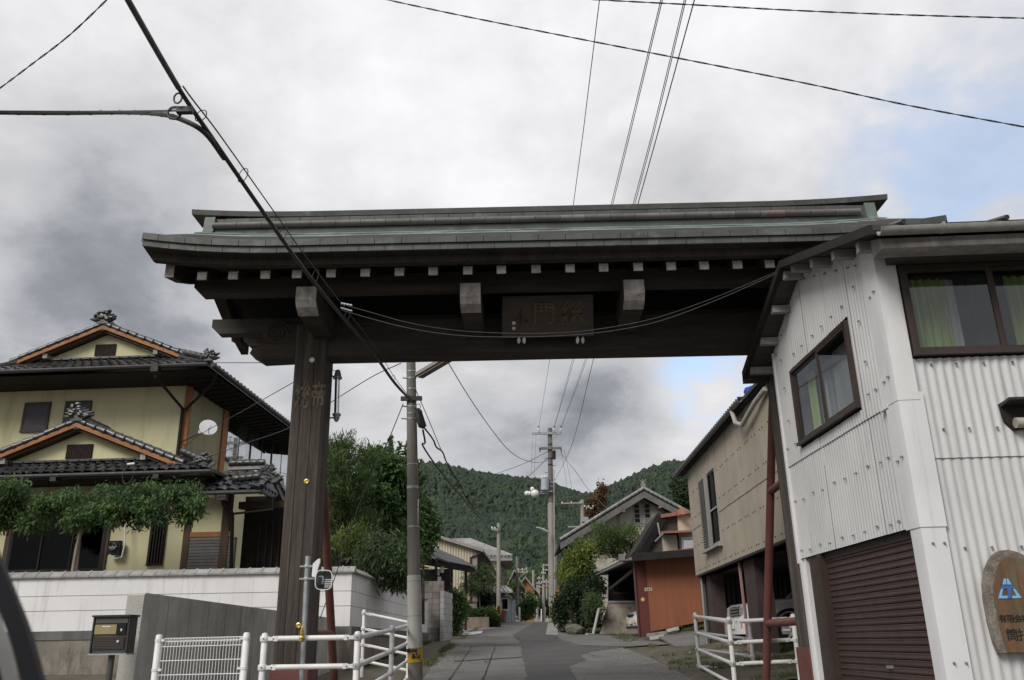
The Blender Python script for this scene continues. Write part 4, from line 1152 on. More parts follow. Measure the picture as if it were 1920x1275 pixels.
for pl_ in ([(1882, 1085), (1886, 1085), (1886, 1096), (1880, 1096)], [(1887.5, 1085), (1890, 1085), (1896.5, 1096), (1888, 1096)], [(1877, 1104), (1881, 1104), (1878, 1117), (1889, 1117), (1889, 1122), (1872, 1122)], [(1899, 1104), (1902.5, 1104), (1915.5, 1121), (1898, 1122), (1898, 1117), (1906, 1117)]):
    spoly(pl_, blue_l, 'emblem_piece')
spoly([(1878.5, 1098), (1898, 1097.5), (1902, 1103), (1896, 1104), (1896.5, 1122), (1890, 1122), (1888.5, 1104), (1876, 1104)], blue_d, 'emblem_piece')
for ch, px, py, sz in (('有', 1880.5, 1161, .062), ('限', 1895, 1161, .062), ('会', 1909, 1161, .062), ('社', 1923, 1161, .062), ('筒', 1898.5, 1192, .095), ('扌', 1919, 1192, .095)):
    me = text_mesh(ch, sz, .001, ink, 'character', .0012)
    p = fpt(px, py, .093); put('character', me, sgn, frame(FM @ V((p.x, p.y, .0935)), FM.to_3x3() @ V((1, 0, 0)), Z))

# ------------------------------------------------------------ beige panelled building over the car port
TM = frame((4.62, 22.5, 0), (-.018, -1, 0), Z)      # x towards the viewer, z outwards (to the street)
tb = thing('panelled_building', (7, 19, .9), 'beige metal panelled upper storey on posts over a car port', 'building')
rivet = MB(); rivet.lathe([(.017, 0), (.013, .012), (.002, .016)], (0, 0, 0), 6); riv_me = rivet.mesh('rivet', dark_m)
xs_ = [-.05 + .575 * i for i in range(17)]
for i, (a, b_) in enumerate(zip(xs_, xs_[1:])):
    l_ = .006 * (i % 2)
    for (z0, z1, row) in ((2.74, 3.90, 0), (3.88, 5.50, 1)):
        cuts = sorted({a, b_, *[c for c in (1.50, 3.32) if a < c < b_]})
        for p_, q_ in zip(cuts, cuts[1:]):
            m_ = (p_ + q_) / 2; parts = [(z0, z1)]
            if 1.50 < m_ < 3.32: parts = [(z0, 3.19)] if row == 0 else [(4.90, z1)]
            for za, zb in parts:
                mb = MB(); mb.box(p_ + .002, q_ - .004, za, zb, -.03, .004 + l_ + .012 * row, TM)
                for rx in (.33, .66):       # shallow pressed ribs
                    x = p_ + (q_ - p_) * rx
                mb.build('metal_panel', corr_b, tb)
        for z_ in ((2.85, 3.45) if row == 0 else (4.15, 4.78)):
            for x in (a + .09, b_ - .09):
                if not (1.48 < x < 3.34 and 3.2 < z_ < 4.85): put('rivet', riv_me, tb, Rz(TM, x, z_, .004 + l_ + .012 * row))
mb = MB(); mb.box(-.075, -.05, 2.7, 5.5, -.04, .03, TM); mb.build('edge_trim', wood_pale, tb)
mb = MB(); mb.box(-.05, 9.3, 2.70, 2.745, -.3, .03, TM); mb.build('bottom_sill', wood_k, tb)
mb = MB(); mb.box(-.04, 9.3, 2.75, 5.5, -5.5, -.04, TM); mb.build('light_block', corr_k, tb) if False else None
mb = MB(); mb.hexa([TM @ V(p) for p in ((-.05, 2.76, -.05), (-.05, 2.76, -5.6), (-.05, 5.5, -5.6), (-.05, 5.5, -.05))], [TM @ V(p) for p in ((-.02, 2.76, -.05), (-.02, 2.76, -5.6), (-.02, 5.5, -5.6), (-.02, 5.5, -.05))]); mb.build('far_wall', corr_b, tb)
mb = MB(); mb.box(-.05, 9.4, 2.70, 2.76, -5.6, -.05, TM); mb.build('floor_deck', wood_k, tb)
w3 = window(TM, 1.53, 3.29, 3.23, 4.87, tb, wood_pale, pane_d, 2, .035, .05, d=.5)
curtain(TM, 2.45, 3.25, 3.27, 4.83, -.12, mat('beige net curtain', (.33, .32, .22), (.25, .24, .17), scale=4, stretch=(6, 6, .3), rough=.9), w3, 6, .02)
for k in range(27):
    mb = MB(); y_ = 3.26 + k * .059; mb.hexa([TM @ V(p) for p in ((1.55, y_, .055), (2.40, y_, .055), (2.40, y_ + .018, .10), (1.55, y_ + .018, .10))], [TM @ V(p) for p in ((1.55, y_ + .008, .055), (2.40, y_ + .008, .055), (2.40, y_ + .028, .10), (1.55, y_ + .028, .10))]); mb.build('louvre', wood_pale, w3)
mb = MB(); mb.box(2.38, 2.47, 3.21, 4.88, .04, .12, TM); mb.box(1.47, 3.34, 3.14, 3.19, .0, .13, TM); mb.box(2.47, 3.29, 3.98, 4.02, .03, .055, TM); mb.build('window_post', wood_pale, tb)
# low roof with gutter
mb = MB(); mb.hexa([TM @ V(p) for p in ((-1.1, 5.44, .16), (9.6, 5.44, .16), (9.6, 6.9, -5.6), (-1.1, 6.9, -5.6))], [TM @ V(p) for p in ((-1.1, 5.51, .16), (9.6, 5.51, .16), (9.6, 6.97, -5.6), (-1.1, 6.97, -5.6))]); mb.build('roof', dark_m, tb)
mb = MB(); mb.hexa([TM @ V(p) for p in ((-.8, 5.42, .0), (9.6, 5.42, .0), (9.6, 5.43, .13), (-.8, 5.43, .13))], [TM @ V(p) for p in ((-.8, 5.45, .0), (9.6, 5.45, .0), (9.6, 5.45, .13), (-.8, 5.45, .13))]); mb.build('soffit', wood_k, tb)
g0 = TM @ V((-1.1, 5.47, .22)); g1 = TM @ V((6.9, 5.47, .22))
mb = MB(); mb.prism(sec, 0, 8.0, frame(g0, TM.to_3x3() @ V((0, 0, 1)), Z, (g1 - g0).normalized())); gt = mb.build('gutter', tin, tb, True)
tile_end = MB(); tile_end.tube([(0, 0, 0), (0, .0, -.2)], .04, 6); te_me = tile_end.mesh('eave_tile', tile_k, smooth=True)
for k in range(44):
    x = -.8 + k * .18; put('eave_tile', te_me, tb, TM @ Matrix.Translation((x - .25, 5.545, .20)))
mb = MB(); mb.tube([TM @ V((6.2, 5.46, .22)), TM @ V((6.36, 5.15, .2)), TM @ V((6.6, 5.05, .14)), TM @ V((7.6, 5.22, .12)), TM @ V((8.2, 5.3, .08))], .045, 8); mb.build('downpipe', pole_w, tb, True)
mb = MB(); mb.hexa([P(1397, 727, 15.4), P(1440, 712, 14.9), P(1442, 728, 14.9), P(1404, 741, 15.3)], [p + V((.1, .5, .06)) for p in (P(1397, 727, 15.4), P(1440, 712, 14.9), P(1442, 728, 14.9), P(1404, 741, 15.3))])
one(mb, 'tarpaulin', tarp, 'blue tarpaulin scrap lying on the beige building roof edge', 'tarpaulin')
# posts, back walls and slab of the car port
for x0, x1, m_ in ((.42, .95, wood_b), (4.45, 5.3, wood_b), (8.2, 8.6, wood_b)):
    mb = MB(); mb.box(x0, x1, .9, 2.70, -.45, -.12, TM); mb.build('post', mat('rusty brown steel', (.055, .036, .032), (.04, .027, .024), scale=3, rough=.8, fine=.2), tb)
mb = MB(); mb.tube([TM @ V((.2, .8, -.05)), TM @ V((.2, 2.7, -.05))], .028, 8); mb.build('drain_pipe', wood_pale, tb, True)
mb = MB(); mb.tube([TM @ V((4.38, .95, -.08)), TM @ V((4.3, 2.7, -.08))], .035, 7); mb.build('post_pipe', mat('faded pink pipe', (.26, .15, .14), None, scale=9, rough=.7), tb, True)
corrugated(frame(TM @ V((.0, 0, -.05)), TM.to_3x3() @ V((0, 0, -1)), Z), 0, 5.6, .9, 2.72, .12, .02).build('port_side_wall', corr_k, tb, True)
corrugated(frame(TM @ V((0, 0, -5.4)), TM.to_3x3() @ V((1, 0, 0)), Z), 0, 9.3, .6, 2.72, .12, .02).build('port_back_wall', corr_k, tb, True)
mb = MB(); mb.box(-.1, 3.7, .2, 1.0, -5.5, .25, TM); o = mb.build('car_port_slab', conc, None); o['kind'] = 'structure'
mb = MB(); mb.box(3.7, 9.3, .1, .78, -5.5, .15, TM); o = mb.build('lower_slab', conc_d, None); o['kind'] = 'structure'

# ------------------------------------------------------------ cars
def car(name, loc, head, label, prof, W, wheel_x, wr, cab, front, group=None, tall=1.0):
    """prof: body side outline (x back from the nose, z); cab: glasshouse outline; front(t, M, W): adds the face"""
    M = frame(V(loc), V((-head[0], -head[1], 0)), None, Z)     # x runs back from the nose, y to its left..., z up
    t = thing(name, loc, label, 'car', group)
    # body: outline swept over the width with rounded flanks
    mb = MB(); rows_ = []
    for fy, ins in ((-.5, .07), (-.47, .02), (-.40, .0), (.40, .0), (.47, .02), (.5, .07)):
        cx = sum(p[0] for p in prof) / len(prof)
        rows_.append([M @ V((cx + (x - cx) * (1 - ins * .9), fy * W, z_ if z_ < .5 else z_ - ins * .5)) for x, z_ in prof])
    n = len(prof); vs = [p for r_ in rows_ for p in r_]
    mb.add(vs, [(j * n + i, j * n + (i + 1) % n, (j + 1) * n + (i + 1) % n, (j + 1) * n + i) for j in range(5) for i in range(n)] + [tuple(range(n)), tuple(range(5 * n, 6 * n))[::-1]])
    body = mb.build('body', car_w, t, True)
    mb = MB(); r0 = [M @ V((x, -W * .46, z_)) for x, z_ in cab]; top = [M @ V((x, (-W * (.46 if z_ < 1.25 * tall else .38)), z_)) for x, z_ in cab]; bot = [M @ V((x, (W * (.46 if z_ < 1.25 * tall else .38)), z_)) for x, z_ in cab]
    k = len(cab); mb.add(top + bot, [tuple(range(k)), tuple(range(k, 2 * k))[::-1]] + [(i, (i + 1) % k, k + (i + 1) % k, k + i) for i in range(k)])
    mb.build('glasshouse', pane_d if False else mat(name + ' dark glass', (.02, .022, .024), None, scale=3, rough=.08, fine=0), t)
    # roof and pillars
    mb = MB(); zt = max(z_ for x, z_ in cab); xr = [x for x, z_ in cab if z_ > zt - .05]
    mb.box(min(xr) - .03, max(xr) + .03, -W * .385, W * .385, zt - .02, zt + .035, M); mb.build('roof', car_w, t)
    for sy in (-1, 1):
        mb = MB()
        for a, b_ in (((cab[0][0], cab[0][1]), (cab[1][0], cab[1][1])), ((cab[1][0] + .75, zt), (cab[0][0] + 1.25, cab[0][1])), ((cab[-2][0], cab[-2][1]), (cab[-1][0], cab[-1][1]))):
            mb.beam(M @ V((a[0], sy * W * (.465 if a[1] < 1.3 * tall else .39), a[1])), M @ V((b_[0], sy * W * (.465 if b_[1] < 1.3 * tall else .39), b_[1])), .06, .07)
        mb.build('window_pillar', car_w, t)
        mb = MB(); mb.ball(M @ V((cab[0][0] + .25, sy * W * .54, cab[0][1] + .06)), .10, .09, .075, 9, 6); mb.build('wing_mirror', car_w, t, True)
        for wx in wheel_x:
            c_ = M @ V((wx, sy * (W * .5 - .10), wr)); ax = M.to_3x3() @ V((0, sy, 0))
            mb = MB(); mb.lathe([(wr * .62, -.1), (wr * .95, -.1), (wr, -.06), (wr, .07), (wr * .95, .105), (wr * .66, .105), (wr * .62, .09)], c_, 22, ax); wh = mb.build('wheel', tyre, t, True)
            mb = MB(); mb.lathe([(wr * .63, .06), (wr * .6, .10), (wr * .5, .085), (wr * .15, .095), (.01, .1)], c_, 22, ax)
            for q in range(6):
                a_ = q * math.pi / 3; d1 = M.to_3x3() @ V((math.cos(a_), 0, math.sin(a_)))
                mb.beam(c_ + ax * .1 + d1 * wr * .12, c_ + ax * .095 + d1 * wr * .58, wr * .13, .03, ax)
            mb.build('rim', chrome, wh, True)
            mb = MB(); pts = [M @ V((wx + math.cos(a_) * wr * 1.13, sy * W * .5 * .995, wr + math.sin(a_) * wr * 1.13)) for a_ in [math.pi * i / 12 for i in range(13)]]
            mb.tube(pts, .035, 6); mb.build('wheel_arch', dark_m if tall > 1.1 else car_w, t, True)
    mb = MB()
    for sy in (-1, 1): mb.box(.35, prof[-1][0] if prof[-1][0] > 1 else 4.0, sy * W * .43 - .1, sy * W * .43 + .1, .22, .34, M)
    mb.build('under_sill', dark_m, t)
    front(t, M, W)
    return t
def suv_front(t, M, W):
    for sy in (-1, 1):
        mb = MB(); y0, y1 = sy * W * .21, sy * W * .47
        mb.hexa([M @ V(p) for p in ((-.045, y0, .70), (.04, y1, .73), (.06, y1, .90), (-.03, y0, .86))], [M @ V(p) for p in ((.1, y0, .70), (.42, y1 * 1.045, .75), (.40, y1 * 1.03, .90), (.1, y0, .88))]); mb.build('headlight', lens_m, t)
        mb = MB(); c_ = M @ V((-.07, sy * W * .36, .47)); mb.lathe([(.085, 0), (.08, .03), (.03, .035), (.01, .03)], c_, 12, M.to_3x3() @ V((-1, 0, 0))); mb.build('fog_lamp', amber, t, True)
        mb = MB(); c_ = M @ V((.20, sy * (W * .505), .47)); mb.box(-.1, .12, -.02, .02, -.05, .05, Matrix.Translation(c_) @ M.to_3x3().to_4x4()); mb.build('side_lamp', amber, t)
    for k in range(3):
        mb = MB(); mb.box(-.06, -.01, -W * .19, W * .19, .70 + k * .065, .735 + k * .065, M); mb.build('grille_bar', chrome, t)
    mb = MB(); mb.box(-.02, .05, -W * .20, W * .20, .68, .89, M); mb.build('grille_back', dark_m, t)
    mb = MB(); mb.prism([(.02, -W * .5), (-.10, -W * .40), (-.12, 0), (-.10, W * .40), (.02, W * .5), (.45, W * .515), (.45, -W * .515)], .30, .64, M); mb.build('bumper', car_w, t, True)
    mb = MB(); mb.box(-.15, -.125, -.20, .20, .42, .58, M); mb.build('number_plate', plate_w, t)
    mb = MB(); c_ = M @ V((1.45, -W * .497, .86)); mb.lathe([(.05, -.02), (.05, .006), (.02, .006)], c_, 10, M.to_3x3() @ V((0, -1, 0))); mb.build('fender_lamp', dark_m, t)
suv_prof = [(0.02, .34), (-.02, .62), (.0, .88), (.10, .95), (.5, 1.0), (1.45, 1.07), (4.55, 1.10), (4.66, .9), (4.66, .4), (4.4, .30), (.4, .28)]
suv_cab = [(1.45, 1.06), (2.15, 1.68), (4.3, 1.72), (4.58, 1.08)]
car('parked_car', (4.97, 20.3, 1.0), (-1, -.03), 'white off road car with slatted grille parked under the beige building', suv_prof, 1.86, (.92, 3.7), .37, suv_cab, suv_front, tall=1.2)
def small_front(t, M, W):
    for sy in (-1, 1):
        mb = MB(); y0, y1 = sy * W * .24, sy * W * .46
        mb.hexa([M @ V(p) for p in ((-.01, y0, .60), (.10, y1, .63), (.13, y1, .78), (.05, y0, .72))], [M @ V(p) for p in ((.2, y0, .60), (.45, y1 * 1.045, .66), (.5, y1 * 1.03, .80), (.2, y0, .76))]); mb.build('headlight', lens_m, t)
        mb = MB(); c_ = M @ V((-.015, sy * W * .37, .40)); mb.lathe([(.06, 0), (.05, .02), (.01, .02)], c_, 10, M.to_3x3() @ V((-1, 0, 0))); mb.build('fog_lamp', amber, t, True)
    mb = MB(); mb.box(-.035, .04, -W * .2, W * .2, .60, .69, M); mb.build('grille', dark_m, t)
    for k in range(2):
        mb = MB(); mb.box(-.045, -.03, -W * .2, W * .2, .615 + k * .04, .63 + k * .04, M); mb.build('grille_bar', chrome, t)
    mb = MB(); mb.box(-.05, -.03, -.2, .2, .36, .5, M); mb.build('number_plate', plate_w, t)
    mb = MB(); mb.box(-.02, .2, -W * .42, W * .42, .20, .28, M); mb.build('air_dam', dark_m, t)
sm_prof = [(.03, .25), (-.02, .42), (-.01, .58), (.10, .72), (.45, .86), (1.0, .96), (3.6, .98), (3.75, .8), (3.75, .4), (3.5, .22), (.4, .20)]
sm_cab = [(.95, .94), (1.75, 1.45), (3.2, 1.47), (3.65, .96)]
car('parked_car', (4.12, 32.4, 1.42), (-1, -.12), 'small white car with its nose showing inside the orange shed', sm_prof, 1.66, (.72, 3.0), .29, sm_cab, small_front)
# ------------------------------------------------------------ left: walls in front of the yellow house
WA = V((-3.35, 18, 0)); wr = V((1, -.02, 0)).normalized(); ws = V((.025, 1, 0)).normalized()
WF = frame(WA, -wr, Z, V((-.02, -1, 0)))           # front face: x runs left from the corner, z towards the viewer
WS_ = frame(WA, ws, Z, V((1, -.025, 0)))           # street face: x runs away, z to the street
gw = thing('garden_wall', (-6, 18, 1.5), 'long white rendered garden wall with grey tile coping on a stone base', 'wall')
for (z0, z1) in ((1.57, 1.955), (1.965, 2.245), (2.255, 2.61)):
    mb = MB(); mb.box(0, 17, z0, z1, -.16, 0, WF); mb.build('wall_course', white_w, gw)
    mb = MB(); mb.box(.001, 12.6, z0, z1, -.16, 0, WS_); mb.build('wall_course', white_w, gw)
mb = MB(); mb.box(0.01, 17, 1.57, 2.6, -.14, -.02, WF); mb.box(.02, 12.6, 1.57, 2.6, -.14, -.02, WS_); mb.build('wall_core', conc_d, gw)
cp = MB(); cp.prism([(.06, 0), (.06, .03), (-.08, .13), (-.22, .03), (-.22, 0)], 0, .245, Matrix(((0, 0, 1, 0), (0, 1, 0, 0), (1, 0, 0, 0), (0, 0, 0, 1)))); cp_me = cp.mesh('coping_tile', tile_g)
cj = MB(); cj.prism([(.068, -.004), (.068, .036), (-.08, .145), (-.23, .036), (-.23, -.004)], 0, .035, Matrix(((0, 0, 1, 0), (0, 1, 0, 0), (1, 0, 0, 0), (0, 0, 0, 1)))); cj_me = cj.mesh('coping_joint', tile_g)
rb = MB(); rb.ball((0, 0, .0), .025, .03, .022, 7, 5); 
for k in range(50):
    put('coping_tile', cp_me, gw, WF @ Matrix.Translation((k * .275 - .06, 2.61, 0)) @ Matrix.Rotation(rnd.uniform(-.01, .01), 4, 'Z'))
    put('coping_joint', cj_me, gw, WF @ Matrix.Translation((k * .275 + .185, 2.61, 0)))
    if k < 44:
        put('coping_tile', cp_me, gw, WS_ @ Matrix.Translation((k * .275 + .02, 2.61, 0)) @ Matrix.Rotation(rnd.uniform(-.02, .02), 4, 'Z'))
        put('coping_joint', cj_me, gw, WS_ @ Matrix.Translation((k * .275 + .265, 2.61, 0)))
rw = thing('retaining_wall', (-6, 18, .4), 'stained tan concrete retaining wall under the white garden wall', 'wall')
mb = MB(); mb.box(-.05, 17, 1.40, 1.568, -.4, .05, WF); mb.build('cap', conc_d, rw); mb = MB(); mb.box(-.048, 12.6, 1.40, 1.568, -.4, .05, WS_); mb.build('cap', conc_d, rw)
mb = MB(); mb.box(-.04, 17, .2, 1.40, -.4, .03, WF); mb.build('face', conc_t, rw); mb = MB(); mb.box(-.038, 12.6, .3, 1.40, -.4, .03, WS_); mb.build('face', conc_t, rw)
for k in range(8):
    mb = MB(); mb.box(.9 + k * 1.5, .912 + k * 1.5, .3, 1.40, .029, .033, WS_); mb.build('joint', soil_d, rw)
# low concrete wing wall beside the left pillar
cw = thing('concrete_wall', (-3.7, 12, .2), 'low bare concrete wing wall with board marks left of the gate', 'wall')
CWM = frame((-3.64, 8.7, 0), (0, 1, 0), Z, (1, 0, 0))
mb = MB()
def cwx(z_): return -.03 * (1.72 - z_)
mb.prism([(0, .1), (-.055, .1), (-.012, 1.70), (.02, 1.722), (9.0, 1.722), (9.0, .1)], -.165, 0, CWM); mb.build('wall_body', mat('grey board marked concrete', (.46, .45, .42), (.34, .33, .305), scale=2.2, rough=.95, bump=.35, bscale=70, fine=.25, fscale=70, c3=(.22, .215, .195), s3=2.4, stretch3=(1, 2.5, .4), lo3=.52, hi3=.78), cw)
for k in range(11):
    mb = MB(); mb.box(.62 + k * .62, .630 + k * .62, .2, 1.70, .0, .003, CWM); mb.build('board_mark', conc, cw)
# ------------------------------------------------------------ tubular railings
def clamp_mesh(): 
    mb = MB(); mb.lathe([(.042, -.028), (.046, -.02), (.046, .02), (.042, .028)], (0, 0, 0), 10); return mb.mesh('clamp', white_p, smooth=True)
cl_me = clamp_mesh(); 
sb_ = MB(); sb_.lathe([(.007, 0), (.007, .006)], (0, 0, 0), 6); scr_me = sb_.mesh('screw', dark_m)
def railing(name_label, posts, runs, offs, r_=.032, tr=.027, base=None, group='white tubular railings by the gate'):
    t = thing('railing', (posts[0].x, posts[0].y, gz(posts[0].y)), name_label, 'railing', group)
    for p in posts:
        mb = MB(); h = p.z - gz(p.y) + .1
        mb.lathe([(r_, -h), (r_, -.012), (r_ * .8, -.002), (r_ * .3, .003)], p, 12); mb.build('post', white_p, t, True)
    for i, j in runs:
        a, b_ = posts[i], posts[j]; d = V((b_.x - a.x, b_.y - a.y, 0)).normalized()
        for o in offs:
            pa, pb = a - Z * o, b_ - Z * o
            mb = MB(); mb.tube([pa + (pb - pa).normalized() * .085, pb - (pb - pa).normalized() * .085], tr, 10); ra = mb.build('rail', white_p, t, True)
            for e, sgn_ in ((pa, 1), (pb, -1)):
                dd = (pb - pa).normalized() * sgn_
                put('clamp', cl_me, t, Matrix.Translation(e))
                mb = MB(); n_ = V((d.y, -d.x, 0)); 
                if n_.y > 0: n_ = -n_
                mb.beam(e + dd * .03, e + dd * .11, .045, .036); mb.beam(e + dd * .10, e + dd * .135, .05, .05); 
                mb.build('bracket', white_p, t)
                put('screw', scr_me, t, frame(e + dd * .095 + n_ * .024, dd, None, n_)); put('screw', scr_me, t, frame(e + n_ * .046, dd, None, n_))
    return t
railing('white tube railing in front of the left gate pillar running along the road', [P(497, 1187, 9.1), P(671, 1184, 9.1), P(735.5, 1173, 12.2), P(767, 1166, 14.9)], [(0, 1), (1, 2), (2, 3)], (.055, .325, .595, .865))
railing('white four bar tube railing below the white garden wall, behind the roadside one', [P(683, 1143, 16.3), P(778, 1163, 16.2)], [(0, 1)], (.06, .33, .60, .87))
railing('white four bar tube railing turning a corner before the right gate pillar', [P(1303, 1149, 15.7), P(1366, 1157, 12.3), P(1486, 1151, 12.2), P(1404, 1160, 15.2)], [(0, 1), (1, 2), (0, 3)], (.06, .33, .60, .87))
# mesh panel
ma, mc = P(299, 1190, 8.2), P(463, 1186, 8.15)
mp_ = thing('mesh_fence', (ma.x, ma.y, gz(8.2)), 'white welded mesh fence panel before the concrete wing wall', 'fence')
for p in (ma, mc):
    mb = MB(); mb.lathe([(.03, -1.2), (.03, -.01), (.022, 0), (.005, .002)], p, 12); mb.build('post', white_p, mp_, True)
for k in range(5):
    z_ = (.035, .062, .105, .225, .345)[k]; 
    mb = MB(); dy = .03 if k == 0 else 0; mb.tube([ma - Z * z_ + V((.03, dy, 0)), mc - Z * z_ + V((-.03, dy, 0))], .0045, 5); mb.build('wire', white_p, mp_)
for k in range(5, 10):
    z_ = .345 + (k - 4) * .12; mb = MB(); mb.tube([ma - Z * z_ + V((.03, 0, 0)), mc - Z * z_ + V((-.03, 0, 0))], .0045, 5); mb.build('wire', white_p, mp_)
vw = MB(); vw.tube([(0, .045, -.035), (0, .0, -.035), (0, 0, -1.1)], .0035, 4); vw.tube([(0, .045, -.035), (0, .02, -.075), (0, 0, -.105)], .0035, 4); vw_me = vw.mesh('wire', white_p)
for k in range(27):
    p = ma.lerp(mc, (k + 1.2) / 28.4); put('wire', vw_me, mp_, Matrix.Translation(p))
for z_ in (.05, .30):
    for p, s_ in ((ma, 1), (mc, -1)):
        mb = MB(); mb.beam(p - Z * z_, p - Z * z_ + V((.06 * s_, -.015, 0)), .02, .02); mb.lathe([(.034, -.012), (.034, .012)], p - Z * z_, 10); mb.build('clip', white_p, mp_)
# lamp pole clamped to the railing
la, lb = P(577.5, 1043, 9.28), P(566, 1290, 9.28)
lp_ = thing('lamp_pole', lb, 'thin galvanised pole with a caged lamp clamped to the white railing', 'lamp')
mb = MB(); mb.tube([lb - Z * .6, la], .028, 12); mb.build('pole', galv, lp_, True)
for py in (1063, 1087):
    c_ = la.lerp(lb, (py - 1043) / 247); mb = MB(); mb.lathe([(.036, -.015), (.038, -.01), (.038, .01), (.036, .015)], c_, 12); mb.beam(c_ + V((-.075, -.02, 0)), c_ + V((.1, -.02, 0)), .02, .016); mb.build('clamp', galv, lp_)
pc = P(592, 1066, 9.22); mb = MB(); mb.prism([(-.035, -.08), (.0, -.09), (.045, .06), (.045, .10), (.02, .095), (-.03, .05)], -.012, .012, frame(pc, (1, -.15, 0), Z)); mb.build('bracket_plate', porc, lp_)
hc = P(606, 1088, 9.16); HMt = frame(hc, (1, .35, 0), Z)       # lamp head, turned a little to the street
rr_ = [(.075 * math.copysign(abs(math.cos(a)) ** .55, math.cos(a)), .088 * math.copysign(abs(math.sin(a)) ** .55, math.sin(a))) for a in [2 * math.pi * i / 20 for i in range(20)]]
mb = MB(); mb.prism(rr_, -.09, .02, HMt); mb.build('housing', dark_m, lp_, True)
mb = MB(); mb.prism([(x * .42 - .03, y * .5 + .0) for x, y in rr_], .02, .03, HMt); mb.build('face_plate', galv, lp_)
mb = MB(); mb.box(-.058, -.018, -.05, .03, .03, .036, HMt); mb.build('dark_window', dark_m, lp_)
mb = MB()
mb.tube([HMt @ V((x * 1.12, y * 1.1, .045)) for x, y in rr_ + rr_[:1]], .006, 5)
mb.build('cage_ring', porc, lp_, True)
for k in range(5):
    mb = MB(); y_ = -.07 + k * .018; mb.tube([HMt @ V(p) for p in ((.01, y_, .045), (.085, y_, .045), (.088, y_, -.05))], .0045, 4); mb.build('cage_bar', porc, lp_)
for k in range(3):
    mb = MB(); x = -.04 + k * .04; mb.tube([HMt @ V(p) for p in ((x, .095, .045), (x, .097, -.08))], .0045, 4); mb.build('cage_bar', porc, lp_)
c_ = P(566.5, 1196, 9.06); mb = MB(); mb.lathe([(.034, -.022), (.04, -.012), (.04, .012), (.034, .022)], c_, 10, V((1, 0, 0))); mb.lathe([(.022, 0), (.022, .04), (.012, .05), (.012, .075), (.006, .085)], c_ + V((.0, -.02, .03)), 8); mb.lathe([(.016, 0), (.016, .03)], c_ + V((0, -.045, -.02)), 6, V((0, -1, 0))); mb.build('brass_clamp', brass, lp_, True)
# mail box on a post
MX = frame(P(207, 1190, 8.25), (1, -.10, 0), Z)
mbx = thing('mailbox', P(207, 1300, 8.25), 'dark grey double mailbox on a round post before the tan wall', 'mailbox')
mb = MB(); mb.box(-.17, .17, -.165, .155, -.14, -.004, MX); mb.build('box', mat('dark grey enamel', (.055, .052, .048), (.045, .043, .04), scale=5, rough=.45, fine=.05), mbx)
mb = MB(); mb.box(-.185, .185, .155, .172, -.15, .03, MX); mb.box(-.178, -.165, -.155, .155, -.004, .012, MX); mb.box(.165, .178, -.155, .155, -.004, .012, MX); mb.build('hood', dark_m, mbx)
mb = MB(); mb.box(-.185, .185, -.175, -.162, -.14, .015, MX); mb.build('bottom_edge', galv, mbx)
mb = MB(); mb.box(-.155, .155, .10, .15, -.003, .006, MX); mb.build('upper_flap', mat('grey flap', (.075, .07, .063), None, scale=5, rough=.5), mbx)
mb = MB(); mb.box(-.155, .055, .005, .088, -.003, .008, MX); mb.build('name_plate', mat('ochre plate', (.28, .235, .105), (.24, .2, .09), scale=6, rough=.5, fine=.08), mbx)
mb = MB(); mb.box(-.085, -.005, .068, .076, .008, .010, MX); mb.build('paper_slip', porc, mbx)
mb = MB(); mb.box(.062, .145, .0, .095, -.003, .010, MX); mb.build('intercom', mirror_b, mbx)
mb = MB(); mb.box(.10, .113, .03, .05, .010, .014, MX); mb.build('button', porc, mbx)
mb = MB(); mb.box(-.155, .145, -.125, -.02, -.003, .008, MX); dr = mb.build('lower_door', mat('brown ribbed door', (.07, .058, .055), None, scale=5, rough=.55), mbx)
for k in range(7):
    mb = MB(); y_ = -.115 + k * .0145; mb.box(-.15, .14, y_, y_ + .007, .008, .013, MX); mb.build('rib', frame_b, dr)
mb = MB(); mb.lathe([(.012, 0), (.010, .012), (.002, .014)], MX @ V((.09, -.06, .012)), 8, V((-.1, -1, 0))); mb.build('knob', porc, dr, True)
mb = MB(); mb.tube([MX @ V((.0, -1.2, -.07)), MX @ V((.0, -.165, -.07))], .028, 12); mb.build('post', mat('dark green grey post', (.075, .078, .068), (.06, .062, .055), scale=9, rough=.5), mbx, True)
# dark car window edge close to the camera
cm = thing('car_mirror', P(20, 1280, .62), 'blurred glossy black car mirror edge in the bottom left corner', 'mirror')
def band(ptsL, ptsR, Y, th, m, nm):
    mb = MB(); L_ = sagline([P(x, y, Y) for x, y in ptsL], 5); R_ = sagline([P(x, y, Y) for x, y in ptsR], 5)
    n = len(L_); C_ = [(a + b_) / 2 + V((0, -th * .55, 0)) for a, b_ in zip(L_, R_)]; B_ = [(a + b_) / 2 + V((0, th, 0)) for a, b_ in zip(L_, R_)]
    vs = []
    for i in range(n): vs += [L_[i], C_[i], R_[i], B_[i]]
    mb.add(vs, [(4 * i + k, 4 * i + (k + 1) % 4, 4 * i + 4 + (k + 1) % 4, 4 * i + 4 + k) for i in range(n - 1) for k in range(4)] + [(0, 1, 2, 3), tuple(4 * (n - 1) + k for k in (3, 2, 1, 0))])
    mb.build(nm, m, cm, True)
band([(-60, 1000), (-10, 1130), (18, 1200), (45, 1310)], [(-12, 1030), (22, 1105), (52, 1190), (86, 1310)], .62, .02, mirror_b, 'housing_rim')
band([(-120, 1080), (-40, 1160), (-10, 1220), (12, 1310)], [(-40, 1080), (-2, 1150), (18, 1215), (34, 1310)], .66, .012, mat('pale inner highlight', (.30, .29, .27), (.2, .2, .2), scale=9, rough=.25, fine=0), 'inner_highlight')  # middle band: highlight inside the housing, put into a pale colour
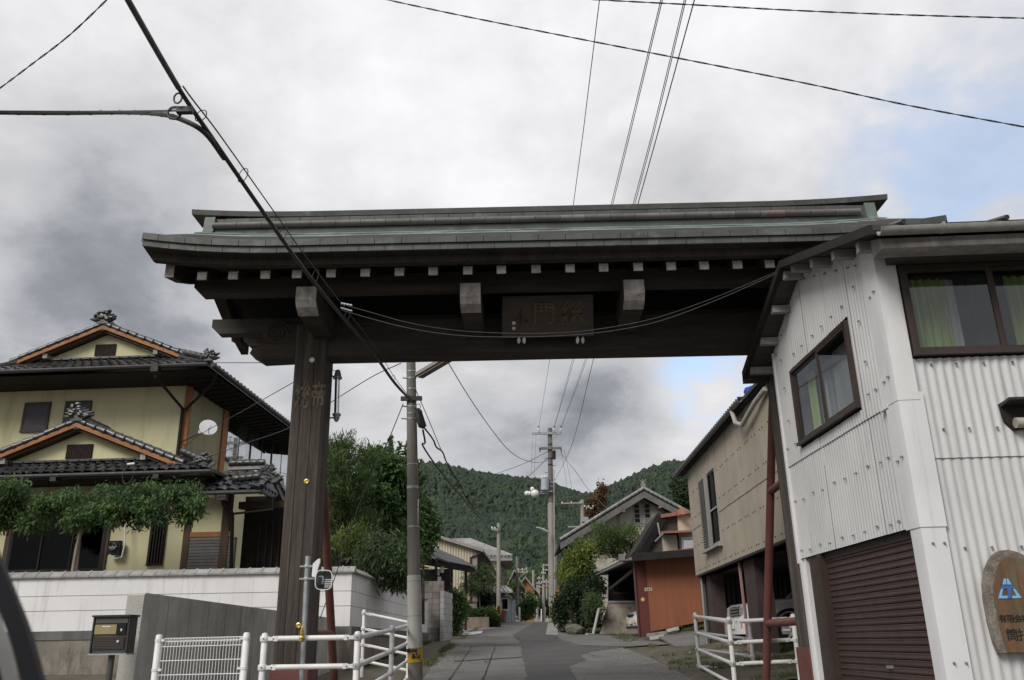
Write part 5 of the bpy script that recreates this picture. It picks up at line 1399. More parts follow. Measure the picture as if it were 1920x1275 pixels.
band([(-160, 1080), (-100, 1160), (-60, 1220), (-40, 1310)], [(-70, 1120), (-16, 1190), (2, 1240), (14, 1310)], .70, .02, mirror_b, 'mirror_back')

# ------------------------------------------------------------ yellow house
HO = V((-9.45, 24, 0)); hr = V((1, -.06, 0)).normalized(); hs = V((.06, 1, 0)).normalized()
def H(x, dy, z_): return HO + hr * x + hs * dy + Z * z_
def HF(dy, x=0): return frame(HO + hs * dy + hr * x, hr, Z)
HSd = frame(HO, hs, Z, hr)                                       # right side wall: x runs away, z to the right
yh = thing('yellow_house', (-12, 26, 1.5), 'two storey ochre plastered house with black tiled hip and gable roofs', 'house')
mb = MB(); mb.box(-9.5, 0, 1.5, 8.95, -3, 0, HF(0)); mb.build('upper_wall', stucco_y, yh)
mb = MB(); mb.box(.01, 2.5, 1.5, 8.95, -.3, 0.0, HSd); mb.build('side_wall', stucco_y, yh)
mb = MB(); mb.box(2.5, 9.8, 1.5, 7.0, -.3, .0, HSd); mb.box(2.5, 9.8, 8.62, 8.95, -.3, .0, HSd); mb.build('side_wall', stucco_y, yh)
for x0 in (-4.90, -3.66):
    w_ = window(HF(0), x0, x0 + .70, 7.26, 8.06, yh, frame_b, screen_g, 1, .05, .05, do_room=False)
# tile and ornament meshes
def wave(x): return .022 * math.sin(x / .27 * 2 * math.pi) + .012 * math.sin(x / .27 * 4 * math.pi + 1)
tm = MB(); tp = []; nx_ = 9
for i in range(nx_ + 1):
    x = .29 * i / nx_
    tp += [V((x, 0, wave(x) + .03)), V((x, .31, wave(x)))]
k_ = len(tp); tb_ = [p - V((0, 0, .018)) for p in tp]
tm.add(tp + tb_, [(2 * i, 2 * i + 2, 2 * i + 3, 2 * i + 1) for i in range(nx_)] + [(k_ + 2 * i, k_ + 2 * i + 2, k_ + 2 * i + 3, k_ + 2 * i + 1) for i in range(nx_)] + [(2 * i, 2 * i + 2, k_ + 2 * i + 2, k_ + 2 * i) for i in range(nx_)])
tile_me = tm.mesh('roof_tile', tile_k, smooth=True)
vt = MB(); vt.tube([(0, 0, 0), (.03, 0, 0), (.10, 0, .0), (.28, 0, .012), (.30, 0, .012)], [.06, .095, .088, .064, .04], 9); vt.box(.0, .3, -.16, .0, -.05, .0); verge_me = vt.mesh('verge_tile', tile_k, smooth=True)
rt_ = MB(); rt_.tube([(0, 0, 0), (.02, 0, 0), (.27, 0, 0), (.28, 0, 0)], [.085, .098, .086, .07], 9); ridge_me = rt_.mesh('ridge_tile', tile_k, smooth=True)
def ornament(c, s_, par, seed=1, tilt=0.0):
    g = random.Random(seed); mb = MB(); c = V(c)
    mb.box(-.20 * s_, .20 * s_, -.06 * s_, .06 * s_, -.05 * s_, .28 * s_, frame(c, hr, hs))
    for k in range(9):
        a = -1.6 + k * 3.2 / 8 + g.uniform(-.15, .15); L_ = s_ * g.uniform(.16, .34); d = hr * math.sin(a) + Z * math.cos(a) * .85
        p0 = c + Z * .1 * s_ + d * .12 * s_; p1 = p0 + d * L_ * .6; p2 = p0 + d * L_ + (hr * math.copysign(.10, math.sin(a)) + Z * .04) * s_
        mb.tube([p0, p1, p2], [.10 * s_, .095 * s_, .03 * s_], 6)
    for k in range(18):
        a = g.uniform(-.3, 3.5); q = g.uniform(.05, .36) * s_
        mb.ball(c + hr * math.cos(a) * q + Z * (.16 * s_ + math.sin(a) * q) - hs * .06 * s_, .085 * s_ * g.uniform(.7, 1.4), .08 * s_, .075 * s_, 6, 5)
    return mb.build('ridge_ornament', tile_k, par, True)
def tile_field(p00, p10, p01, p11, par, ncol, nrow, nm='roof_tile'):
    "rows of roof tiles on a sloping quad: p00-p10 eave, p01-p11 upper edge"
    for r_ in range(nrow):
        for c_ in range(ncol):
            u, v = c_ / ncol, r_ / nrow
            a = p00.lerp(p10, u); b_ = p01.lerp(p11, u); q = a.lerp(b_, v)
            ux = (p10 - p00).lerp(p11 - p01, v); cw_ = ux.length / ncol
            uy = (b_ - a); nz_ = ux.cross(uy).normalized(); L_ = uy.length / nrow
            if nz_.z < 0: nz_ = -nz_
            M = frame(q + nz_ * (.015 + rnd.uniform(-.004, .004)), ux, None, nz_)
            ang = rnd.uniform(-.012, .012)
            put(nm, tile_me, par, M @ Matrix.Rotation(ang, 4, 'Z') @ Matrix.Diagonal((cw_ / .27, L_ / .27, 1, 1)))
def line_of(me, nm, a, b_, par, n, side=None, up_=Z):
    d = (b_ - a); 
    for k in range(n):
        p = a.lerp(b_, k / n); x = d.normalized(); y = V(up_).cross(x).normalized()
        put(nm, me, par, frame(p, x, y) @ Matrix.Diagonal((d.length / n / .28, 1, 1, 1)))
def gable(cx, dyf, zbase, zapex, half, dyback, par, over=.28, vent=(.62, .55), eavez=None):
    "gable wall, its vent, barge boards, purlin ends, verge tiles and apex ornament"
    M = HF(dyf, cx); sl_ = (zapex - zbase) / half
    mb = MB(); mb.prism([(-half, zbase), (half, zbase), (0, zapex)], -.2, 0, M); gwl = mb.build('gable_wall', stucco_y, par)
    vw_, vh = vent; v0 = zapex - .22 - vh
    ns = 17; mb = MB(); mb.box(-vw_ / 2, vw_ / 2, v0, v0 + vh * (.8), .0, .02, M); vent_ = mb.build('vent', wood_k, par)
    for k in range(ns):
        x = -vw_ / 2 + vw_ * (k + .3) / ns; h = min(vh * .8, zapex - .10 - sl_ * abs(x) - v0); mb = MB(); mb.box(x, x + vw_ / ns * .45, v0 - .02, v0 + h, .02, .05, M); mb.build('vent_slat', lattice, vent_)
    for sg in (-1, 1):
        ext = half + .42
        a = H(cx, dyf - over, zapex + .16); b_ = H(cx + sg * ext, dyf - over, zapex + .16 - sl_ * ext)
        mb = MB(); mb.hexa([a - hs * .06 - Z * .085, a + hs * .05 - Z * .085, b_ + hs * .05 - Z * .085, b_ - hs * .06 - Z * .085], [a - hs * .06 + Z * .02, a + hs * .05 + Z * .02, b_ + hs * .05 + Z * .02, b_ - hs * .06 + Z * .02]); mb.build('barge_board', wood_o, par)
        mb = MB(); mb.hexa([a - Z * .16 + hs * .03, a + hs * over - Z * .13, b_ + hs * over - Z * .13, b_ - Z * .16 + hs * .03], [a - Z * .105 + hs * .03, a + hs * over - Z * .02, b_ + hs * over - Z * .02, b_ - Z * .105 + hs * .03]); mb.build('verge_soffit', wood_b, par)
        c_ = a.lerp(b_, .62) - Z * .17; mb = MB(); mb.beam(c_, c_ + hs * (over + .1), .13, .14); mb.build('purlin_end', wood_pale, par)
        n = max(6, int((b_ - a).length / .275)); d = (b_ - a).normalized()
        for k in range(n):
            p = b_.lerp(a, (k) / n) + Z * .085 - hs * .01
            x = (a - b_).normalized(); y = (hs if True else hs); zz = x.cross(y).normalized()
            if zz.z < 0: zz = -zz
            put('verge_tile', verge_me, par, frame(p, x, hs * -1, zz) @ Matrix.Rotation(rnd.uniform(-.05, .05), 4, 'Y'))
            put('verge_tile', verge_me, par, frame(p + hs * .27 + zz * .03, x, hs * -1, zz))
    mb = MB(); c_ = H(cx, dyf - over, zapex + .1); mb.beam(c_ - Z * .08, c_ + Z * .12, .16, .10, hs); mb.build('apex_block', wood_g, par)
    line_of(ridge_me, 'ridge_tile', H(cx, dyf - over - .02, zapex + .36), H(cx, dyf + 1.2, zapex + .36), par, 5)
    mb = MB(); mb.box(-.12, .12, zapex + .1, zapex + .36, -1.4, over, M); mb.build('ridge_base', tile_k, par)
    ornament(H(cx, dyf - over - .05, zapex + .26), .78, par, int(cx * 10) + 30)
    return sl_
# upper roof
UX, UG = -2.46, -.5
gable(UX, UG, 9.06, 9.97, 2.24, 3, yh, vent=(.62, .42))
e0, e1 = H(-6.6, -1.4, 8.66), H(1.05, -1.4, 8.66)
t0, t1 = H(-6.2, -.5, 9.17), H(-.05, -.5, 9.17)
mb = MB(); mb.hexa([e0 - Z * .08, e1 - Z * .08, t1 - Z * .08, t0 - Z * .08], [e0, e1, t1, t0]); mb.build('skirt_roof', tile_k, yh)
tile_field(H(-5.6, -1.42, 8.67), H(1.02, -1.42, 8.67), H(-5.5, -.5, 9.18), H(-.2, -.5, 9.18), yh, 24, 4)
for sg, xe in ((1, 1.08), (-1, -6.3)):
    q = [H(UX, UG - .3, 10.14), H(UX + sg * 2.3, UG - .3, 9.21), H(xe, -1.42, 8.67), H(xe, 9.8, 8.67), H(UX, 9.8, 10.14)]
    mb = MB(); mb.slab(q, .08, (0, 0, 1)); mb.build('main_roof', tile_k, yh)
for k in range(38):
    put('eave_tile', verge_me, yh, frame(H(1.14, -1.3 + k * .285, 8.70), hr * -1 + Z * .4, hs * -1))
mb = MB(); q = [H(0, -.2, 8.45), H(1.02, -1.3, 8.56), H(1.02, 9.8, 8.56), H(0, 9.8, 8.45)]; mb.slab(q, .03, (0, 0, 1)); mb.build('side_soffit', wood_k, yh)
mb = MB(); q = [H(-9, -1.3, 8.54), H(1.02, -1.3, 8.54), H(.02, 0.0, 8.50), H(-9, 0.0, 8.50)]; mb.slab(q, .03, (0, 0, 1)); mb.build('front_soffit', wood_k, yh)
for k in range(26):
    mb = MB(); y_ = -.6 + k * .4; mb.beam(H(.0, y_, 8.43), H(1.0, y_, 8.51), .05, .07); mb.build('rafter', wood_k, yh)
# hip ridge with its ornament, foot tiles under the gable
line_of(ridge_me, 'ridge_tile', H(1.0, -1.36, 8.86), H(-.35, -.52, 9.40), yh, 6)
line_of(ridge_me, 'ridge_tile', H(1.0, -1.30, 8.76), H(-.35, -.42, 9.30), yh, 6)
ornament(H(1.08, -1.42, 8.76), .62, yh, 4)
ft = MB(); ft.box(0, .27, -.06, .06, 0, .05); ft.tube([(.28, 0, .03), (.285, -.1, -.02)], .03, 6); ft_me = ft.mesh('foot_tile', tile_k)
for k in range(17): put('foot_tile', ft_me, yh, frame(H(-5.1 + k * .29, -.60, 9.19), hr, hs))
def gutter_line(a, b_, par, r_=.065):
    mb = MB(); mb.tube([a, b_], r_, 8); mb.build('gutter', dark_m, par, True)
gutter_line(H(-9, -1.52, 8.60), H(1.1, -1.52, 8.60), yh); gutter_line(H(1.22, -1.45, 8.60), H(1.22, 9.8, 8.60), yh)
# corner post, down pipes
mb = MB(); mb.box(-.12, .06, 5.9, 8.6, -.1, .03, HF(0)); mb.build('corner_post', wood_o, yh)
mb = MB(); mb.tube([H(-.35, -1.5, 8.52), H(-.35, -1.45, 8.30), H(-.12, -.1, 7.75), H(-.12, -.1, 6.0)], .045, 8); mb.build('downpipe', wood_k, yh, True)
mb = MB(); mb.box(-.1, .1, -.12, .12, -.1, .12, Matrix.Translation(H(-.35, -1.5, 8.52))); mb.build('hopper', dark_m, yh)
mb = MB(); mb.tube([H(1.15, -1.0, 8.5), H(1.0, -.8, 8.25), H(-.02, -.12, 7.72)], .04, 8); mb.build('downpipe', wood_k, yh, True)
mb = MB(); mb.box(2.5, 2.86, 4.9, 8.62, -.1, .06, HSd); mb.build('timber_post', wood_o, yh)
mb = MB(); mb.beam(H(.0, 2.3, 8.55), H(.62, 2.3, 8.6), .2, .16); mb.build('bracket_beam', wood_o, yh)
mb = MB(); mb.box(2.86, 9.8, 8.50, 8.72, -.05, .05, HSd); mb.build('head_board', wood_pale, yh)
# upper side windows
wx_ = window(HSd, 2.92, 9.4, 6.92, 8.48, yh, dark_m, pane_m, 6, .05, .05, d=.7, overlap=.0)
for a, b_ in ((4.0, 5.0), (5.05, 6.1), (8.3, 9.35)): curtain(HSd, a, b_, 6.95, 8.45, -.08, curt_w, wx_, 5, .02)
# satellite dish on the corner
dc = P(390, 803, 22.9); dsh = thing('satellite_dish', dc - Z * .4, 'pale satellite dish on an arm at the corner of the yellow house', 'dish')
ax = V((.42, -.85, .30)).normalized(); mb = MB(); mb.lathe([(.24, .055), (.23, .05), (.15, .022), (.05, .004), (.002, 0)], dc, 20, ax); mb.lathe([(.24, .05), (.15, .015), (.002, -.008)], dc, 20, ax); d_ = mb.build('reflector', dish_m, dsh, True)
mb = MB(); mb.tube([dc - ax * .03, dc + V((-.22, .1, -.12)), dc + V((-.36, .2, -.13)), H(-.05, -.1, dc.z - .14)], .018, 7); mb.build('arm', dark_m, dsh, True)
mb = MB(); mb.tube([dc + V((.02, -.02, -.2)), dc + ax * .30 + V((0, 0, -.16))], .012, 6); mb.box(-.04, .04, -.04, .04, -.03, .05, Matrix.Translation(dc + ax * .31 + V((0, 0, -.14)))); mb.build('feed_horn', dish_m, dsh)
mb = MB(); mb.box(-.04, .04, -.05, .05, -.05, .05, Matrix.Translation(dc + V((-.24, .1, -.08)))); mb.build('mount_box', galv, dsh)
# lower storey
LX, LG = -1.40, -2.8
gable(LX, LG, 5.44, 6.44, 2.5, 3, yh, vent=(.68, .44))
e0, e1 = H(-8.5, -3.45, 5.27), H(2.35, -3.45, 5.27); t0, t1 = H(-8.5, -2.8, 5.66), H(1.3, -2.8, 5.66)
mb = MB(); mb.hexa([e0 - Z * .07, e1 - Z * .07, t1 - Z * .07, t0 - Z * .07], [e0, e1, t1, t0]); mb.build('skirt_roof', tile_k, yh)
tile_field(H(-4.2, -3.47, 5.28), H(2.35, -3.47, 5.28), H(-4.2, -2.8, 5.67), H(1.6, -2.8, 5.67), yh, 25, 3)
for sg, xe in ((1, 2.4), (-1, -5.3)):
    q = [H(LX, LG - .3, 6.60), H(LX + sg * 2.75, LG - .3, 5.52), H(xe, -3.46, 5.28), H(xe, 0, 5.28), H(LX, 0, 6.60)]
    mb = MB(); mb.slab(q, .08, (0, 0, 1)); mb.build('porch_roof', tile_k, yh)
line_of(ridge_me, 'ridge_tile', H(2.15, -3.3, 5.50), H(1.25, -2.75, 5.90), yh, 5); line_of(ridge_me, 'ridge_tile', H(2.1, -3.2, 5.40), H(1.25, -2.6, 5.80), yh, 5)
ornament(H(2.1, -3.36, 5.42), .55, yh, 8)
for k in range(18): put('foot_tile', ft_me, yh, frame(H(-3.9 + k * .29, -2.90, 5.67), hr, hs))
gutter_line(H(-8.5, -3.56, 5.20), H(2.4, -3.56, 5.20), yh, .055)
for x in (-4.0, -1.5, 1.05): mb = MB(); mb.box(-.07, .07, -.1, .1, -.14, .0, Matrix.Translation(H(x, -3.5, 5.2))); mb.build('gutter_hopper', dark_m, yh)
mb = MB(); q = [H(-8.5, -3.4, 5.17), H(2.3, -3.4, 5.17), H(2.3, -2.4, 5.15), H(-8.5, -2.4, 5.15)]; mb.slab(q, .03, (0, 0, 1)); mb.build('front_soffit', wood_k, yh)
LM = HF(-2.5)
for a, b_, z0, z1 in ((-9, -3.0, 1.5, 5.2), (-.55, .57, 1.5, 5.2), (.97, 1.5, 1.5, 5.2), (-3.0, -.55, 4.5, 5.2), (-3.0, -.55, 1.5, 3.0), (.57, .97, 4.26, 5.2), (.57, .97, 1.5, 3.12), (1.5, 2.36, 3.82, 4.75)):
    mb = MB(); mb.box(a, b_, z0, z1, -.3, 0, LM); mb.build('lower_wall', stucco_y, yh)
wl = window(LM, -2.95, -.6, 3.05, 4.45, yh, wood_k, pane_d, 3, .06, .05, d=1.0)
for x in (-3.05, -.55, 1.5):
    mb = MB(); mb.box(x - .08, x + .08, 1.5, 5.15, -.1, .04, LM); mb.build('timber_post', wood_b, yh)
wn = window(LM, .60, .94, 3.15, 4.22, yh, wood_k, pane_d, 1, .03, .05, d=.4)
for k in range(5): mb = MB(); x = .615 + k * .072; mb.box(x, x + .03, 3.15, 4.22, .05, .08, LM); mb.build('window_bar', wood_k, wn)
# stacked siding and porch at the right
for k in range(11):
    z_ = 2.95 + k * .075; mb = MB(); mb.box(1.58, 2.36, z_, z_ + .064, -.1, .02 + .006 * rnd.random(), LM); mb.build('siding_strip', grey_s, yh)
mb = MB(); mb.box(1.56, 2.6, 3.78, 3.90, -.1, .035, LM); mb.build('sill_board', wood_o, yh)
mb = MB(); mb.box(2.36, 2.56, 1.5, 4.9, -.12, .045, LM); mb.build('porch_post', wood_b, yh)
for k in range(11):
    z_ = 2.95 + k * .075; mb = MB(); mb.box(2.562, 2.74, z_, z_ + .064, -.1, .02, LM); mb.build('siding_strip', grey_s, yh)
mb = MB(); mb.box(2.56, 5.4, 1.5, 4.9, -1.6, -.9, LM); mb.build('porch_back', wood_k, yh)
for k in range(9): mb = MB(); x = 3.0 + k * .17; mb.box(x, x + .05, 1.8, 4.3, -.9, -.84, LM); mb.build('lattice_bar', lattice, yh)
mb = MB(); mb.box(2.74, 4.6, 4.45, 4.62, -.2, .02, LM); mb.build('porch_beam', wood_b, yh)
mb = MB(); mb.tube([P(419, 925, 20.7), P(418, 945, 20.7), P(436, 962, 20.9), P(433, 1075, 21.2)], .045, 8); mb.build('downpipe', wood_k, yh, True)
mb = MB(); mb.tube([P(512, 935, 20.7), P(512, 955, 20.7), P(440, 963, 20.9)], .03, 7); mb.build('downpipe', wood_k, yh, True)
mb = MB(); mb.box(-.1, .1, -.1, .1, -.1, .1, Matrix.Translation(P(418, 930, 20.6))); mb.build('hopper', tin, yh)
# porch roof at the right
pa, pb, pc_, pd = P(362, 921, 20.5), P(492, 917, 20.5), P(428, 886, 21.6), P(512, 884, 21.6)
mb = MB(); mb.hexa([p - Z * .08 for p in (pa, pb, pd, pc_)], [pa, pb, pd, pc_]); mb.build('entry_roof', tile_k, yh)
tile_field(pa, pb, pc_, pd, yh, 6, 4)
gutter_line(pa + V((0, -.1, -.08)), pb + V((0, -.1, -.08)), yh, .045)
pe, pf_ = P(541, 945, 23.6), P(532, 900, 23.6)
mb = MB(); mb.hexa([p - Z * .08 for p in (pb, pe, pf_, pd)], [pb, pe, pf_, pd]); mb.build('entry_roof', tile_k, yh)
for k in range(9): put('eave_tile', verge_me, yh, frame(pb.lerp(pe, k / 9) + Z * .04, V((-1, .3, .25)), V((.1, 1, 0))))
ornament(P(512, 905, 21.0), .5, yh, 12); ornament(P(503, 884, 21.6), .42, yh, 14); 
mb = MB(); mb.beam(P(430, 874, 21.9), P(497, 872, 21.9), .16, .22); mb.build('entry_ridge', tile_f, yh)
line_of(ridge_me, 'ridge_tile', P(430, 869, 21.85), P(497, 867, 21.85), yh, 5)
mb = MB(); mb.beam(P(513, 893, 20.9), P(533, 938, 20.9), .07, .06); mb.build('barge_board', wood_g, yh)
line_of(ridge_me, 'ridge_tile', P(515, 900, 20.85), P(541, 945, 21.6), yh, 5)
line_of(ridge_me, 'ridge_tile', P(436, 898, 20.9), P(487, 893, 20.9), yh, 4)
# electric meter and its lead, wire loop
me_ = thing('electric_meter', P(214, 1045, 21.3), 'dark electric meter box on the ochre wall beside the vine', 'meter')
MMx = frame(P(214, 1027, 21.3), hr, Z); mb = MB(); mb.box(-.14, .14, -.17, .17, -.12, .0, MMx); mb.build('case', mirror_b, me_)
mb = MB(); mb.lathe([(.10, 0), (.10, .04), (.08, .07), (.01, .08)], MMx @ V((-.02, .03, 0)), 14, V((-.06, -1, 0))); mb.build('dial', pane_m, me_, True)
mb = MB(); mb.tube([P(235, 960, 21.3), P(234, 1020, 21.25), P(228, 1045, 21.2), P(215, 1048, 21.2), P(205, 1040, 21.2)], .018, 6); mb.build('conduit', porc, me_, True)
loop = thing('wire_loop', P(238, 905, 20.4), 'loose loop of service wire hanging under the lower gutter', 'wire')
mb = MB(); cc = P(240, 890, 20.4); mb.tube([cc + V((.13 * math.cos(a), 0, .22 * math.sin(a))) for a in [i * .42 for i in range(16)]], .008, 5); mb.build('coil', grey_w, loop, True)
mb = MB(); mb.tube([cc + V((-.05, 0, .25)), cc + V((.12, 0, .27))], .03, 7); mb.build('clip', porc, loop, True)
# ------------------------------------------------------------ middle distance, left of the street
XM = frame((0, 0, 0), (1, 0, 0), Z, (0, -1, 0))
def FZ(px, py, Y): 
    p = P(px, py, Y); return p
def facade(Y, yaw=0.0, x=0):
    "frame standing on a plane at distance Y: x right, y up, z to the viewer"
    return frame((x, Y, 0), (1, yaw, 0), Z)
def lx(M, px, py):
    p = PL(px, py, M.translation, M.to_3x3() @ V((1, 0, 0))); q = M.inverted() @ p; return q.x, q.y
# block wall
bw = thing('block_wall', (-2.8, 31, 1.2), 'mossy grey concrete block wall with a pale end beside the street', 'wall')
BM = facade(31.0)
xa, _ = lx(BM, 792, 1150); xb, _ = lx(BM, 832, 1150)
for r_ in range(11):
    z_ = 1.15 + r_ * .195; off = 0
    cols = [xa, xa + .33, xa + .60, xb] if r_ > 3 else [xa, xa + .58, xb]
    for a, b_ in zip(cols, cols[1:]):
        mb = MB(); mb.box(a + .006, b_ - .006, z_, z_ + .187, -.15, rnd.uniform(-.012, .006), BM)
        mb.build('block', block_m if r_ > 2 else conc_d, bw)
BS = frame((xb + .01, 30.9, 0), (.09, 1, 0), Z, (1, -.09, 0))
for r_ in range(9):
    for k in range(5):
        z_ = 1.20 + r_ * .195; off = .2 * (r_ % 2)
        a, b_ = max(0, k * .4 - off), min(1.9, (k + 1) * .4 - off)
        if b_ - a > .05: mb = MB(); mb.box(a + .006, b_ - .006, z_, z_ + .187, -.13, rnd.uniform(-.004, .004), BS); mb.build('block', block_p, bw)
mb = MB(); mb.box(xa, xb, 1.1, 3.25, -.14, -.02, BM); mb.build('mortar', conc_d, bw)
mb = MB(); mb.box(xa - .05, xb + .3, .9, 1.16, -.4, .12, BM); mb.build('footing', conc_t, bw)
# roofed shelter on thin posts
sh = thing('shelter', (-2.8, 37, 1.5), 'open shelter with a dark tiled roof on thin black posts by the block wall', 'shelter')
a, b_, c_, d_ = P(800, 1049, 33), P(891, 1066, 42), P(803, 1029, 36.5), P(858, 1047, 46)
mb = MB(); mb.slab([a, b_, d_, c_], .12, (0, 0, 1)); mb.build('roof', wood_k, sh)
mb = MB(); mb.hexa([p + Z * -.14 for p in (a, b_, b_ + V((-.3, .3, 0)), a + V((-.3, .3, 0)))], [p + Z * -.02 for p in (a, b_, b_ + V((-.3, .3, 0)), a + V((-.3, .3, 0)))]); mb.build('eave_board', wood_k, sh)
tile_field(a + V((.05, 0, .03)), b_ + V((.05, 0, .03)), c_ + Z * .03, d_ + Z * .03, sh, 16, 3)
for px, py, yb, Y in ((847, 1062, 1140, 38.5), (873.5, 1066, 1177, 41.2), (818, 1050, 1100, 34)):
    t_ = P(px, py, Y); mb = MB(); mb.beam(V((t_.x, t_.y, gz(Y) - .1)), t_, .10, .10); mb.build('post', wood_k, sh)
mb = MB(); mb.beam(P(818, 1046, 34), P(873.5, 1068, 41.2), .08, .08); mb.build('beam', wood_g, sh)
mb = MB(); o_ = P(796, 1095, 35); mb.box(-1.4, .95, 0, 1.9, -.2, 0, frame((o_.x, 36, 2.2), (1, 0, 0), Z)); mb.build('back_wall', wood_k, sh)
for k, (px, py) in enumerate(((821, 1073), (824, 1087), (829, 1068))):
    p = P(px, py, 35.7); mb = MB(); mb.box(-.07, .07, -.12, .12, -.02, .02, frame(p, (1, 0, 0), Z)); mb.build('paper', plate_w, sh)
for k in range(4):
    mb = MB(); q = P(786 + k * .5, 1034 + k * 4.6, 33.5); mb.beam(q, q + V((.42, 0, .02)), .12, .06); mb.build('tile_end', tile_f, sh)
# cream corrugated barn
CM = facade(48, .03)
cb = thing('cream_barn', (-5, 50, 2), 'cream corrugated barn with low pitched roof behind the shelter', 'building')
x0, z0 = lx(CM, 780, 998); x1, z1 = lx(CM, 894, 1033)
zt_ = lambda x: z0 + (z1 - z0) * (x - x0) / (x1 - x0)
n_ = 9
for k in range(n_):
    a, b_ = x0 - 1 + (x1 - x0 + 1) * k / n_, x0 - 1 + (x1 - x0 + 1) * (k + 1) / n_
    corrugated(CM, a, b_ + .01, 3.33, zt_, .15, .022, .005 * (k % 2), 4).build('corrugated_sheet', corr_t, cb, True)
mb = MB(); mb.box(x0 - 2, x1, 2.9, 3.33, -.3, .03, CM); mb.build('red_sill', mat('rusty sill', (.14, .055, .035), None, scale=6), cb) if False else None
mb = MB(); mb.box(x0 - 2, x1 + .02, 3.25, 3.34, -.3, .05, CM); mb.build('sill', mat('rusty sill', (.15, .06, .04), None, scale=6), cb)
mb = MB(); mb.box(x0 - 2, x1, 1.8, 3.25, -.3, .02, CM); mb.build('base_wall', conc, cb)
mb = MB(); mb.box(x1 - .28, x1 + .03, 3.3, z1, -.2, .04, CM); mb.build('corner_strip', pole_l, cb)
mb = MB(); mb.box(x0 - 2, x1, 2, 5.7, -8, -.05, CM); mb.build('side_wall', tin, cb)
ra, rb_ = CM @ V((x0 - 2, zt_(x0 - 2) + .02, .35)), CM @ V((x1 + .35, zt_(x1 + .35) + .02, .35)); rc = V((.35, 9, -.35)); 
mb = MB(); mb.hexa([ra, rb_, rb_ + rc, ra + rc], [p + Z * .17 for p in (ra, rb_, rb_ + rc, ra + rc)]); mb.build('roof', pole_l, cb)
mb = MB(); mb.hexa([rb_ + Z * -.5 + V((.35, 0, 0)), rb_ + V((-.05, 0, 0)), rb_ + rc + V((-.05, 0, 0)), rb_ + rc + V((.35, 0, -.5))], [p + Z * .1 for p in (rb_ + Z * -.5 + V((.35, 0, 0)), rb_ + V((-.05, 0, 0)), rb_ + rc + V((-.05, 0, 0)), rb_ + rc + V((.35, 0, -.5)))]); mb.build('side_eave', wood_k, cb)
mb = MB(); mb.tube([CM @ V((x1 + .28, z1 - .1, .2)), CM @ V((x1 - .33, z1 - .35, .08)), CM @ V((x1 - .33, 3.3, .08))], .05, 7); mb.build('downpipe', wood_b, cb, True)
# two storey cream house with silver tiles
Y2 = 66; DM = facade(Y2, .02)
ch = thing('cream_house', (-3, 68, 2.7), 'cream two storey house with a silver tiled hip roof down the street', 'house')
xl, zt2 = lx(DM, 860, 1042); xr, zb2 = lx(DM, 938, 1045)
mb = MB(); mb.box(xl - 4, xr, 2.4, zb2, -7, 0, DM); mb.build('wall', cream_w, ch)
e = [DM @ V((xl - 4, zb2 - .05, .7)), DM @ V((xr + .9, zb2 - .05, .7)), DM @ V((xr + .9, zb2 - .05, -8)), DM @ V((xl - 4, zb2 - .05, -8))]
ap, aq = P(880, 1013, Y2 + 3.2), P(868, 1015, Y2 + 6)
ap2 = P(850, 1013, Y2 + 3.2)
for q in ([e[0], e[1], ap, ap2], [e[1], e[2], ap], [e[2], e[3], ap2, ap]):
    mb = MB(); mb.slab(q, .12); mb.build('roof_slope', tile_f, ch)
for k in range(30):
    u = k / 30; a_ = e[0].lerp(e[1], u); b__ = ap2.lerp(ap, u); mb = MB(); mb.tube([a_ + Z * .10, b__ + Z * .10], .07, 5); mb.build('tile_roll', tile_f, ch)
mb = MB(); mb.tube([e[1] + Z * .1, ap + Z * .1], .1, 6); mb.build('hip_roll', tile_f, ch)
mb = MB(); mb.hexa([p - Z * .25 for p in e], [p - Z * .1 for p in e]); mb.build('soffit', pole_l, ch)
mb = MB(); mb.box(xr - 2.2, xr - .35, zb2 - 1.6, zb2 - .9, 0, .5, DM); mb.build('window_hood', cream_w, ch)
DS = frame(DM @ V((xr, 0, 0)), (.06, 1, 0), Z, (1, -.06, 0))
for k in range(4):
    window(DS, .5 + k * 1.5, 1.6 + k * 1.5, zb2 - 2.0, zb2 - .7, ch, wood_pale, pane_d, 1, .07, .06, d=.3)
# tin awning shop
SHM = facade(56, .02)
sp_ = thing('shop', (-1.6, 57, 2.4), 'small grey shop with pale tin awning and sliding doors', 'building')
x0, z0 = lx(SHM, 905, 1112); x1, _ = lx(SHM, 947, 1112); zg = gz(56)
mb = MB(); mb.box(x0 - 1.2, x1, zg - .2, z0, -6, 0, SHM); mb.build('wall', tin, sp_)
q = [P(900, 1109, 55.2), P(961, 1108, 55.2), P(948, 1099, 57.5), P(912, 1098, 57.5)]
mb = MB(); mb.slab(q, .1, (0, 0, 1)); mb.build('awning', mat('pale tin roof', (.48, .48, .49), (.40, .40, .41), scale=3, rough=.5), sp_)
for k in range(9): mb = MB(); mb.tube([q[0].lerp(q[1], k / 8) + Z * .03, q[3].lerp(q[2], k / 8) + Z * .03], .04, 4); mb.build('awning_rib', pole_l, sp_)
q2 = [P(961, 1109, 55.2), P(968, 1122, 60), P(955, 1112, 62), P(948, 1099, 57.5)]
mb = MB(); mb.slab(q2, .12, (0, 0, 1)); mb.build('side_eave', wood_k, sp_)
for k in range(3):
    a = x0 + .25 + k * .47; window(SHM, a, a + .40, zg + .75, z0 - .35, sp_, porc, pane_d, 1, .04, .05, d=.4)
SS = frame(SHM @ V((x1, 0, 0)), (.10, 1, 0), Z, (1, -.10, 0))
